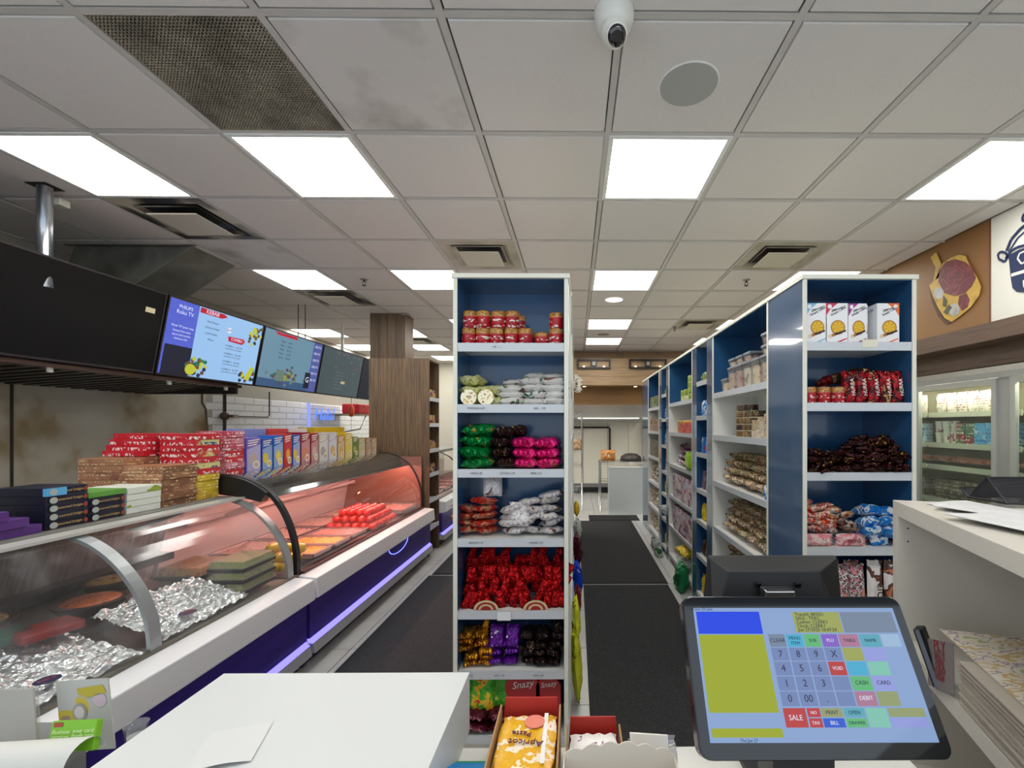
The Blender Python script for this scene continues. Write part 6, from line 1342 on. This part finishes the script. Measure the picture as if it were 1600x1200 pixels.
for p in (LP, F1, AP, F2): b.tube([p, p+E], .0035, 6)
b.build('wire_frame', MG, t)
for nm, p, q in (('front_mesh', F2, AP), ('rear_mesh', AP, F1), ('lip_mesh', F1, LP)):
    b = MB(); L_ = (q-p).length; nn_ = max(3, int(L_/.0035))
    for k in range(nn_+1): c = p+(q-p)*k/nn_; b.tube([c, c+E], .0008, 3, cap=False)
    for k in range(86): c = p+E*k/86; b.tube([c, c+(q-p)], .0008, 3, cap=False)
    tag(b.build(nm, MG, t), kind='stuff')
b = MB(); nn_ = 24
for k in range(1, nn_):
    y_ = F2.y+(F1.y-F2.y)*k/nn_; zt = z0+(AP.z-z0)*min((y_-F2.y)/(AP.y-F2.y), (F1.y-y_)/(F1.y-AP.y)); b.tube([(ax, y_, z0), (ax, y_, zt)], .0008, 3, cap=False)
    z_ = z0+(AP.z-z0)*k/nn_; ya = F2.y+(AP.y-F2.y)*k/nn_; yb2 = F1.y+(AP.y-F1.y)*k/nn_; b.tube([(ax, ya, z_), (ax, yb2, z_)], .0008, 3, cap=False)
tag(b.build('side_mesh', MG, t), kind='stuff')
# flyers
FP = mixmat('flyer_print', [(204, 194, 176), (186, 160, 110), (212, 204, 188), (150, 136, 150), (206, 198, 180), (150, 166, 120), (190, 150, 140)], 11, .5, pos=[0, .38, .43, .5, .53, .62, .68], detail=4, rnd=False, stretch=(1, 2.2, 1))
FE = flat('flyer_edge', (170, 162, 150), .7)
for k in range(22):
    a0 = .235+rj(.004); b0 = .012+rj(.004); z = .7605+k*.0056
    m_ = MB(); kbox(m_, a0+(.0 if k == 21 else .19), a0+.80, b0+(.035 if k == 21 else 0), b0+.30, z, z+.0046)
    m_.m = [0, 1 if k == 21 else 0, 0, 0, 0, 0]
    tag(m_.build('flyer', [FE, FP]), 'folded paper flyer in the tall stack, %s' % ('topmost, with colourful print' if k == 21 else '%s under the topmost one' % (ORD+['nineteenth','twentieth','twenty-first'])[20-k]), 'flyer', None if k == 21 else 'flyers stacked on the shelf counter')
# the corner of the top flyer, bent past the card
t = thing('price_card', K(.17, .03, .77), 'maroon-lettered small info card reading PLY beside the flyer stack', 'card')
TLc = at(1449, 997, Y=1.34); TRc = at(1489, 1006, Y=1.21); BRc = at(1477, 1080, Y=1.225); BLc = at(1462, 1076, Y=1.27)
PC = Plane(TLc, TRc, TLc+(BRc-TRc)+(BLc-TLc-(BRc-TRc))*.5)
BLc = PC.p(0, 1); BRc = PC.p(1, 1)
if PC.n.dot(Vector((0, 0, EYE))-PC.o) < 0: PC.n = -PC.n
b = MB(); b.hull8([PC.p(0, 1, -.002), PC.p(1, 1, -.002), PC.p(1, 0, -.002), PC.p(0, 0, -.002), PC.p(0, 1), PC.p(1, 1), PC.p(1, 0), PC.p(0, 0)]); b.build('card', flat('card_grey', (128, 122, 120), .5), t)
mr = flat('card_maroon', (140, 20, 40), .5)
PC.text('lettering', 'PLY', .042, mr, .50, .12, t, .001)
for k, s_ in enumerate(['CITY OF', 'WITH A', 'PAPER', 'CHECK', 'LICENCE', 'OFFICE', 'HOURS']): PC.text('lettering', s_, .016, mr, .5, .27+.085*k, t, .001)
SL = thing('card_terminal', K(.13, .02, .77), 'black slim device leaning between the screen and the info card', 'device')
a_, b_, c_, d_ = at(1426, 984, Y=1.35), at(1440, 984, Y=1.35), at(1473, 1074, Y=1.262), at(1458, 1074, Y=1.262)
back = Vector((.035, .03, 0))
MB().hull8([d_, c_, c_+back, d_+back, a_, b_, b_+back, a_+back]).build('body', BLACK, SL, .002)
MB().hull8([d_+(c_-d_)*.2-back*.02, d_+(c_-d_)*.7-back*.02, d_+(c_-d_)*.7, d_+(c_-d_)*.2, a_+(b_-a_)*.2-back*.02, a_+(b_-a_)*.7-back*.02, a_+(b_-a_)*.7, a_+(b_-a_)*.2]).build('side_face', flat('dev_grey', (110, 120, 136), .3), SL)
item('snack_sack', pillow(.20, .26, .10, [mixmat('sack', [(40, 36, 34), (60, 50, 40), (150, 90, 30), (70, 90, 60)], 8, .35, bump=.4)], 230), K(.46, .16, .345), (R(-5), 0, R(-73)), 1, 'dark and orange sack on the lower board behind the touch screen', 'bag')

# ================================================================ REGISTER DESK
DZ = .82
desk = thing('register_desk', (-.2, .62, 0), 'white register desk under the touch screen and candy boxes', 'desk')
DW = flat('desk_white', (222, 222, 216), .35)
MB().box(-.93, .68, .28, .94, DZ-.04, DZ).build('desk_top', DW, desk, .002)
MB().box(-.93, .68, .90, .94, 0, DZ-.04).build('front_panel', DW, desk); MB().box(-.93, -.89, .28, .90, 0, DZ-.04).build('side_panel', DW, desk); MB().box(.64, .68, .28, .90, 0, DZ-.04).build('side_panel', DW, desk)
p0, p1 = at(350, 1052, Z=.95), at(733, 1052, Z=.95)
t = thing('white_riser', ((p0.x+p1.x)/2, .65, DZ), 'large plain white box top in the foreground left of centre', 'counter')
MB().box(p0.x, p1.x, .25, p0.y, DZ, .95).build('box_body', flat('riser_white', (206, 209, 208), .4), t, .001)
b = MB().sheet(lambda u, v: (-.62+.09*u-.03*v, .70+.10*v+.03*u, .9515+.006*math.sin(u*3)*(1-v)), 8, 8)
tag(b.build('receipt', flat('receipt', (212, 214, 213), .6)), 'thin curled white receipt lying on the white box', 'receipt')
# touch screen
PT, PB = .762, .642
TL, TR_ = at(1067, 931, Y=PT), at(1404, 932, Y=PT); BL, BR = at(1092, 1190, Y=PB), at(1492, 1188, Y=PB)
# square the corners up into a true rectangle
cx_ = (TL+TR_+BL+BR)/4; ax_ = ((TR_-TL)+(BR-BL)).normalized(); wd_ = ((TR_-TL).length+(BR-BL).length)/2; up = (TL+TR_-BL-BR)/2; up = up-ax_*up.dot(ax_)
TL = cx_-ax_*wd_/2+up/2; TR_ = cx_+ax_*wd_/2+up/2; BL = cx_-ax_*wd_/2-up/2
SPn = Plane(TL, TR_, BL)
if SPn.n.y > 0: SPn.n = -SPn.n
pos = thing('touch_screen_register', (cx_.x, cx_.y+.05, DZ), 'black touch screen cash register showing coloured keys in the foreground', 'cash register')
def rrect(P, u0, v0, u1, v1, ru, rv, e, n=6):
    out = []
    for (cu, cv, s0) in ((u1-ru, v0+rv, -90), (u1-ru, v1-rv, 0), (u0+ru, v1-rv, 90), (u0+ru, v0+rv, 180)):
        for k in range(n+1):
            t_ = R(s0+90*k/n); out.append(P.p(cu+ru*math.cos(t_), cv+rv*math.sin(t_), e))
    return out
rr_u = .045; rr_v = .045*wd_/up.length
b = MB(); b.poly(rrect(SPn, 0, 0, 1, 1, rr_u, rr_v, 0)[::-1], -SPn.n, .030); b.build('housing', flat('pos_black', (16, 19, 24), .22, coat=.3), pos, .003)
b = MB(); b.poly(rrect(SPn, .006, .009, .994, .991, rr_u, rr_v, .0012)[::-1], -SPn.n, .0008); b.build('front_glass', flat('pos_glass', (12, 16, 22), .07, coat=.6), pos)
du0, dv0 = .045, .085; du1, dv1 = .955, .905
D = Plane(SPn.p(du0, dv0, .0018), SPn.p(du1, dv0, .0018), SPn.p(du0, dv1, .0018)); D.n = SPn.n
def scr(key, c, st=.8):
    if key in MC: return MC[key]
    m = emis(key, c, st); bs_ = m.node_tree.nodes['Principled BSDF']; bs_.inputs['Roughness'].default_value = .08; bs_.inputs['Specular IOR Level'].default_value = .35; bs_.inputs['Base Color'].default_value = (.01, .01, .01, 1); return m
cols = {'bg': (140, 168, 214), 'blue': (0, 62, 236), 'lime': (160, 172, 10), 'grey': (120, 136, 160), 'ylw': (160, 168, 84), 'key': (116, 136, 186), 'cyan': (70, 176, 214), 'green': (96, 186, 120), 'violet': (132, 96, 200), 'red': (190, 56, 56), 'pinky': (176, 120, 150), 'olive': (150, 160, 110), 'pale': (160, 190, 220), 'lav': (150, 160, 226), 'teal': (90, 170, 190), 'royal': (40, 90, 214), 'mint': (130, 200, 180)}
cn = list(cols); mats = [scr('ui_'+k, v) for k, v in cols.items()]; ix = {k: i for i, k in enumerate(cn)}
b = MB(); D.q(b, 0, 0, 1, 1, ix['bg'], 0); b.build('display', mats, pos)
b = MB()
def uq(u0, v0, u1, v1, c): D.q(b, u0, v0, u1, v1, ix[c], .0005)
uq(.012, .032, .325, .215, 'blue'); uq(.012, .222, .325, .80, 'lime'); uq(.012, .905, .325, .965, 'lime')
uq(.488, .035, .72, .205, 'ylw'); uq(.725, .035, .985, .205, 'grey')
rows = [(.218, .318), (.325, .425), (.432, .535), (.542, .645), (.652, .755)]
grid = [['grey', 'cyan', 'green', 'violet', 'pinky', 'teal', 'pale'], ['key', 'key', 'key', 'key', 'ylw', 'lav', 'bg'], ['key', 'key', 'key', 'red', 'cyan', 'mint', 'bg'], ['key', 'key', 'key', 'key', 'green', 'lav', 'bg'], ['key', 'key', 'key', 'key', 'pinky', 'olive', 'bg']]
xs_ = [.345, .43, .515, .60, .685, .785, .89, .985]
for r_, (v0, v1) in enumerate(rows):
    for c_ in range(7):
        if grid[r_][c_] != 'bg': uq(xs_[c_]+.003, v0, xs_[c_+1]-.004, v1, grid[r_][c_])
uq(.345, .768, .445, .90, 'red'); uq(.452, .768, .51, .83, 'red'); uq(.452, .838, .51, .90, 'red'); uq(.515, .768, .61, .83, 'olive'); uq(.515, .838, .61, .90, 'royal'); uq(.617, .768, .71, .83, 'teal'); uq(.617, .838, .71, .90, 'green'); uq(.717, .768, .81, .90, 'mint'); uq(.817, .768, .98, .83, 'olive'); uq(.817, .838, .98, .90, 'lav')
b.build('screen_keys', mats, pos)
ik = scr('ui_ink', (30, 40, 70), .7); iw = scr('ui_white', (225, 230, 245), .8)
def ut(s_, sz, u, v, m_=ik, al='CENTER'): D.text('screen_text', s_, sz, m_, u, v, pos, .0009, al)
ut('Point Of Sale', .0065, .045, .012); ut('CLEAR', .0085, .387, .268); ut('MENU', .007, .472, .25); ut('ITEM', .007, .472, .29); ut('SUB', .007, .557, .268); ut('PLU', .007, .642, .268, iw); ut('TABLE', .007, .735, .268); ut('NAME', .007, .837, .268)
for r_, s3 in enumerate((('7', '8', '9', 'X'), ('4', '5', '6', ''), ('1', '2', '3', ''), ('0', '00', '.', ''))):
    for c_, s_ in enumerate(s3):
        if s_: ut(s_, .014, (xs_[c_]+xs_[c_+1])/2, sum(rows[r_+1])/2)
ut('VOID', .007, .642, .483, iw); ut('CASH', .008, .735, .59); ut('CARD', .008, .837, .59); ut('DEBIT', .008, .735, .70, iw); ut('SALE', .010, .395, .835, iw); ut('NO', .006, .48, .80, iw); ut('TAX', .006, .48, .87, iw); ut('PRINT', .007, .562, .80); ut('BILL', .007, .562, .87, iw); ut('OPEN', .007, .663, .80); ut('DRAWER', .006, .663, .87)
for k, s_ in enumerate(('TransId: 083551', 'SALE : TKRC', 'Cashier: CLERK1', 'Clock: CLERK1', 'Jun 27/2025 10:47:24')): ut(s_, .0075, .50, .055+.032*k, ik, 'LEFT')
ut('Thu Jun 27', .006, .17, .985)
# stand and base
c = SPn.p(.5, .62, -.03)
MB().hull8([c+Vector((-.05, .0, -.10)), c+Vector((.05, .0, -.10)), c+Vector((.05, .06, -.10)), c+Vector((-.05, .06, -.10)), c+Vector((-.05, .0, .02)), c+Vector((.05, .0, .02)), c+Vector((.05, .04, .02)), c+Vector((-.05, .04, .02))]).build('neck', BLACK, pos, .004)
zb = c.z-.10
MB().hull8([(c.x-.05, c.y, DZ+.03), (c.x+.05, c.y, DZ+.03), (c.x+.05, c.y+.06, DZ+.03), (c.x-.05, c.y+.06, DZ+.03), (c.x-.05, c.y, zb), (c.x+.05, c.y, zb), (c.x+.05, c.y+.06, zb), (c.x-.05, c.y+.06, zb)]).build('stem', BLACK, pos)
MB().box(c.x-.12, c.x+.12, c.y-.10, c.y+.07, DZ+.001, DZ+.03).build('base', BLACK, pos, .006)
# customer display seen from behind
cd = thing('customer_display', (.43, .98, DZ), 'black rear of a small customer display above the touch screen', 'screen')
Y0 = .93; a1, a2, a3, a4 = at(1108, 871, Y=Y0), at(1309, 871, Y=Y0), at(1320, 985, Y=Y0-.03), at(1096, 985, Y=Y0-.03)
b1_, b2_, b3_, b4_ = at(1138, 893, Y=Y0-.035), at(1280, 893, Y=Y0-.035), at(1300, 975, Y=Y0-.06), at(1116, 975, Y=Y0-.06)
bk = Vector((0, .014, .002))
CDM = flat('cd_black', (17, 18, 21), .5)
MB().hull8([a4, a3, a3+bk, a4+bk, a1, a2, a2+bk, a1+bk]).build('frame', CDM, cd, .004)
b = MB(); b.hull8([a4, a3, a2, a1, b4_, b3_, b2_, b1_]); b.build('rear_cover', CDM, cd, .003)
for px in (1185, 1247):
    p = at(px, 914, Y=Y0-.047); MB().lathe([(.006, 0), (.006, .002), (.003, .003)], n=12).build('s', flat('screw', (20, 20, 22), .2, .6)).name = 'tmp'
    tmp = bpy.data.objects['tmp']; me = tmp.data; bpy.data.objects.remove(tmp); item('screw', me, p, (R(95), 0, 0), 1, parent=cd)
p = at(1216, 926, Y=Y0-.075); MB().box(p.x-.028, p.x+.028, p.y-.01, p.y+.02, p.z-.02, p.z+.006).build('bracket', CHROME, cd, .002)
MB().box(p.x-.02, p.x+.02, p.y+.012, p.y+.035, DZ+.005, p.z).build('post', BLACK, cd)
MB().box(p.x-.06, p.x+.06, p.y+.0, p.y+.09, DZ, DZ+.012).build('foot', BLACK, cd)
# ---- candy boxes
KR = flat('kraft', (170, 132, 88), .7); RDF = flat('flap_red', (176, 40, 30), .5)
def candybox(x0, x1, y0, y1, zt, lab, pk, txt, lean=.0):
    t = thing('candy_carton', ((x0+x1)/2, (y0+y1)/2, DZ), lab, 'box')
    MB().box(x0, x1, y0, y1, DZ, DZ+.003).build('bottom', KR, t)
    MB().box(x0, x0+.003, y0, y1, DZ+.003, zt).build('side', KR, t); MB().box(x1-.003, x1, y0, y1, DZ+.003, zt).build('side', KR, t)
    MB().hull8([(x0+.003, y1-.003, DZ+.003), (x1-.003, y1-.003, DZ+.003), (x1-.003, y1, DZ+.003), (x0+.003, y1, DZ+.003), (x0+.008, y1+.01, zt+.008), (x1-.008, y1+.01, zt+.008), (x1-.008, y1+.013, zt+.008), (x0+.008, y1+.013, zt+.008)]).build('back_flap', RDF, t)
    MB().box(x0+.003, x1-.003, y0, y0+.003, DZ+.003, zt-.03).build('front', KR, t)
    for k in range(7):
        z = DZ+.006+k*(zt-DZ-.018)/7; q = thing('candy_pack', ((x0+x1)/2, (y0+y1)/2, z), '%s in the %s' % (['buried candy pack, %s from below,' % ORD[k], 'printed top candy pack'][k == 6], txt), 'package', 'candy packs in the '+txt)
        sh = .045 if k == 5 else 0
        item('wrapper', pillow(x1-x0-.016, .15, .013, [pk], 210+k, .12), ((x0+x1)/2+rj(.002), y1-.012-(.0 if k == 6 else .05), z+.007), (R(90), 0, rj(.03)), 1, parent=q)
        if k >= 5 and 'tall' in txt:
            zz = z+.0165 if k == 6 else z+.0155; yy = y1-.10 if k == 6 else y1-.19
            text('lettering', 'Apricot', .021, flat('ink_plum', (90, 30, 60), .5), ((x0+x1)/2, yy, zz), (-1, .1, 0), (-.1, -1, 0), q); text('lettering', 'Paste', .018, flat('ink_plum', (0,)*3), ((x0+x1)/2-.01, yy+.024, zz), (-1, .1, 0), (-.1, -1, 0), q)
            b = MB().lathe([(.02, 0), (.02, .001)], ((x0+x1)/2+.012, yy+.058, zz-.001), 16); b.build('fruit_print', flat('fruit', (226, 130, 110), .4), q)
            b = MB(); b.box((x0+x1)/2+.030, (x0+x1)/2+.038, yy-.05, yy+.085, zz-.002, zz-.0012); b.build('stripe', flat('print_white', (0,)*3), q)
    return t
candybox(-.155, -.03, .70, .925, .92, 'kraft carton of yellow fruit candy packs, tall one before the left unit', mixmat('cp_yel', [(232, 180, 40), (228, 170, 30), (240, 226, 200), (200, 90, 110)], 30, .3, bump=.2, pos=[0, .42, .55, .68]), 'tall kraft carton')
candybox(-.018, .092, .74, .915, .885, 'second kraft carton of white and purple candy packs right of the tall one', mixmat('cp_wht', [(232, 228, 226), (236, 234, 230), (140, 80, 140), (220, 90, 40)], 18, .3, bump=.2, pos=[0, .45, .6, .66]), 'low kraft carton')
bl_ = flat('gum_blue', (10, 130, 196), .4)
for k in range(7):
    z = DZ+.002+k*.012; q = thing('blue_packet', (-.21, .78, z), 'flat bright blue packet in the stack beside the white box, %s from below' % ORD[k], 'package')
    MB().box(-.252, -.166, .69, .885-k*.02, z, z+.0115).build('packet', bl_ if k > 0 else flat('gum_green', (20, 150, 90), .4), q, .001)
    text('lettering', 'vivid', .010, swh, (-.208, .876-k*.02, z+.0118), (-1, 0, 0), (0, -1, 0), q)
# white scalloped lid of an open carton
t = thing('open_carton', (.09, .66, DZ), 'opened white carton with wavy torn lid edge at the bottom', 'box')
def lid(y_, x0, x1, zt, n):
    pts = [(x0, y_, DZ+.001), (x1, y_, DZ+.001)]
    for k in range(n*6+1):
        u = 1-k/(n*6); pts.append((x0+(x1-x0)*u, y_, zt+.006*abs(math.sin(u*n*math.pi))+(.016*math.sin(u*math.pi))))
    return pts
CW = flat('carton_cream', (222, 212, 196), .6)
MB().poly(lid(.735, -.02, .165, .955, 6), (0, 1, 0), .002).build('rear_wall', CW, t)
MB().box(-.02, -.018, .56, .735, DZ+.001, .95).build('side_wall', CW, t); MB().box(.163, .165, .56, .735, DZ+.001, .95).build('side_wall', CW, t)
MB().box(-.018, .163, .56, .735, DZ+.001, DZ+.003).build('bottom', flat('carton_brown', (110, 72, 54), .7), t)
MB().poly(lid(.56, -.02, .165, .93, 1), (0, 1, 0), .002).build('front_wall', CW, t)
item('clear_bag', pillow(.09, .075, .03, [glass('bag_clear', (240, 236, 240), .35, .12)], 240, .2), (.145, .79, DZ+.035), (R(-30), 0, .1), 1, 'crumpled clear plastic bag with a white header behind the open carton', 'bag')
tag(MB().hull8([(.10, .80, .90), (.17, .80, .895), (.17, .803, .895), (.10, .803, .90), (.10, .815, .935), (.17, .815, .93), (.17, .818, .93), (.10, .818, .935)]).build('header_card', flat('print_white', (0,)*3)), 'white header card of the plastic bag beside the touch screen', 'card')

# ================================================================ FOREGROUND LEFT
LZ = .905
t = thing('side_ledge', (-1.12, .62, 0), 'grey ledge at the bottom left holding cards and brochures', 'table')
MB().box(-1.45, -.94, .30, .90, LZ-.03, LZ).build('ledge_top', flat('ledge', (120, 122, 120), .5), t); MB().box(-1.43, -.96, .32, .88, 0, LZ-.03).build('ledge_body', GREY, t)
def panel(name, tl, tr, bl, Y, mt, th_=.004):
    P = Plane(at(*tl, Y=Y), at(*tr, Y=Y), at(*bl, Y=Y-.02))
    if P.n.y > 0: P.n = -P.n
    return P
t = thing('grey_sign_card', (-1.08, .84, LZ), 'plain grey-backed sign card standing at the bottom left corner', 'card')
P = panel('c', (-8, 1078), (51, 1076), (-2, 1182), .82, None)
MB().hull8([P.p(0, 1, -.003), P.p(1, 1, -.003), P.p(1, 0, -.003), P.p(0, 0, -.003), P.p(0, 1), P.p(1, 1), P.p(1, 0), P.p(0, 0)]).build('card', flat('card_sign', (168, 164, 156), .6), t)
MB().hull8([P.p(-.02, 1.03, -.006), P.p(1.04, 1.03, -.006), P.p(1.04, -.02, -.006), P.p(-.02, -.02, -.006), P.p(-.02, 1.03, -.004), P.p(1.04, 1.03, -.004), P.p(1.04, -.02, -.004), P.p(-.02, -.02, -.004)]).build('acrylic', CLEAR, t)
MB().box(-1.24, -.98, .76, .84, LZ+.001, LZ+.006).build('foot', CLEAR, t)
t = thing('brochure_holder', (-.98, .84, LZ), 'clear leaning holder with a faded food brochure beside the foil', 'holder')
P = panel('c', (87, 1065), (168, 1060), (96, 1175), .85, None)
MB().hull8([P.p(0, 1, -.003), P.p(1, 1, -.003), P.p(1, 0, -.003), P.p(0, 0, -.003), P.p(0, 1), P.p(1, 1), P.p(1, 0), P.p(0, 0)]).build('brochure', mixmat('broch', [(200, 200, 192), (176, 176, 170), (190, 170, 60), (150, 130, 110)], 9, .35, pos=[0, .42, .6, .64], rnd=False), t)
b = MB(); P.disc(b, .42, .46, .14, .13, 0, .001, 18); P.disc(b, .42, .46, .10, .09, 1, .0015, 18); P.disc(b, .82, .30, .13, .10, 2, .001, 18); P.poly(b, [(.4, .12), (.9, .08), (.96, .2), (.6, .26), (.42, .2)], 3, .001); b.build('brochure_print', [flat('bp1', (150, 146, 140), .4), flat('bp2', (196, 190, 184), .4), flat('bp3', (190, 170, 180), .4), flat('bp4', (176, 160, 40), .4)], t)
MB().box(-1.06, -.97, .74, .84, LZ+.001, LZ+.006).build('foot', CLEAR, t)
t = thing('green_card_pack', (-.98, .78, LZ), 'bright green card pack with red logo patch at the bottom left', 'package')
P = panel('c', (82, 1127), (152, 1124), (72, 1176), .78, None)
MB().hull8([P.p(0, 1, -.012), P.p(1, 1, -.012), P.p(1, 0, -.012), P.p(0, 0, -.012), P.p(0, 1), P.p(1, 1), P.p(1, 0), P.p(0, 0)]).build('pack', flat('lime_pack', (116, 176, 24), .35), t, .001)
b = MB(); P.q(b, .06, .05, .26, .2, 0, .001); b.build('logo_patch', flat('logo_red', (150, 60, 30), .4), t)
for k, (s_, u, v) in enumerate((('Business', .26, .36), ('services', .26, .52), ('your card', .75, .34), ('made easy', .75, .50))): P.text('lettering', s_, .009, flat('print_pale', (206, 226, 160), .5), u, v, t, .0015)
def roll(u, v): a_ = 3.6*u; return (-.98+.16*v, .735+.015*v+.033*math.cos(a_), LZ+.036+.033*math.sin(a_))
tag(MB().sheet(roll, 14, 6).build('rolled_paper', flat('paper_w', (206, 206, 200), .6)), 'curled white paper roll end before the green pack', 'paper')
t = thing('clear_cup', (-.83, .80, LZ), 'small clear plastic cup beside the white box corner', 'cup')
c = at(213, 1148, Y=.84); MB().lathe([(.014, 0), (.018, .035), (.019, .036)], (c.x, c.y, c.z-.015), 14).build('cup_wall', CLEAR, t); MB().lathe([(.012, 0), (.013, .012)], (c.x, c.y, c.z-.013), 12).build('cup_filling', flat('cupf', (170, 172, 180), .4), t)
MB().tube([(c.x, c.y, LZ), (c.x, c.y, c.z-.015)], .02, 10).build('cup_stand', flat('ledge', (0,)*3), t)
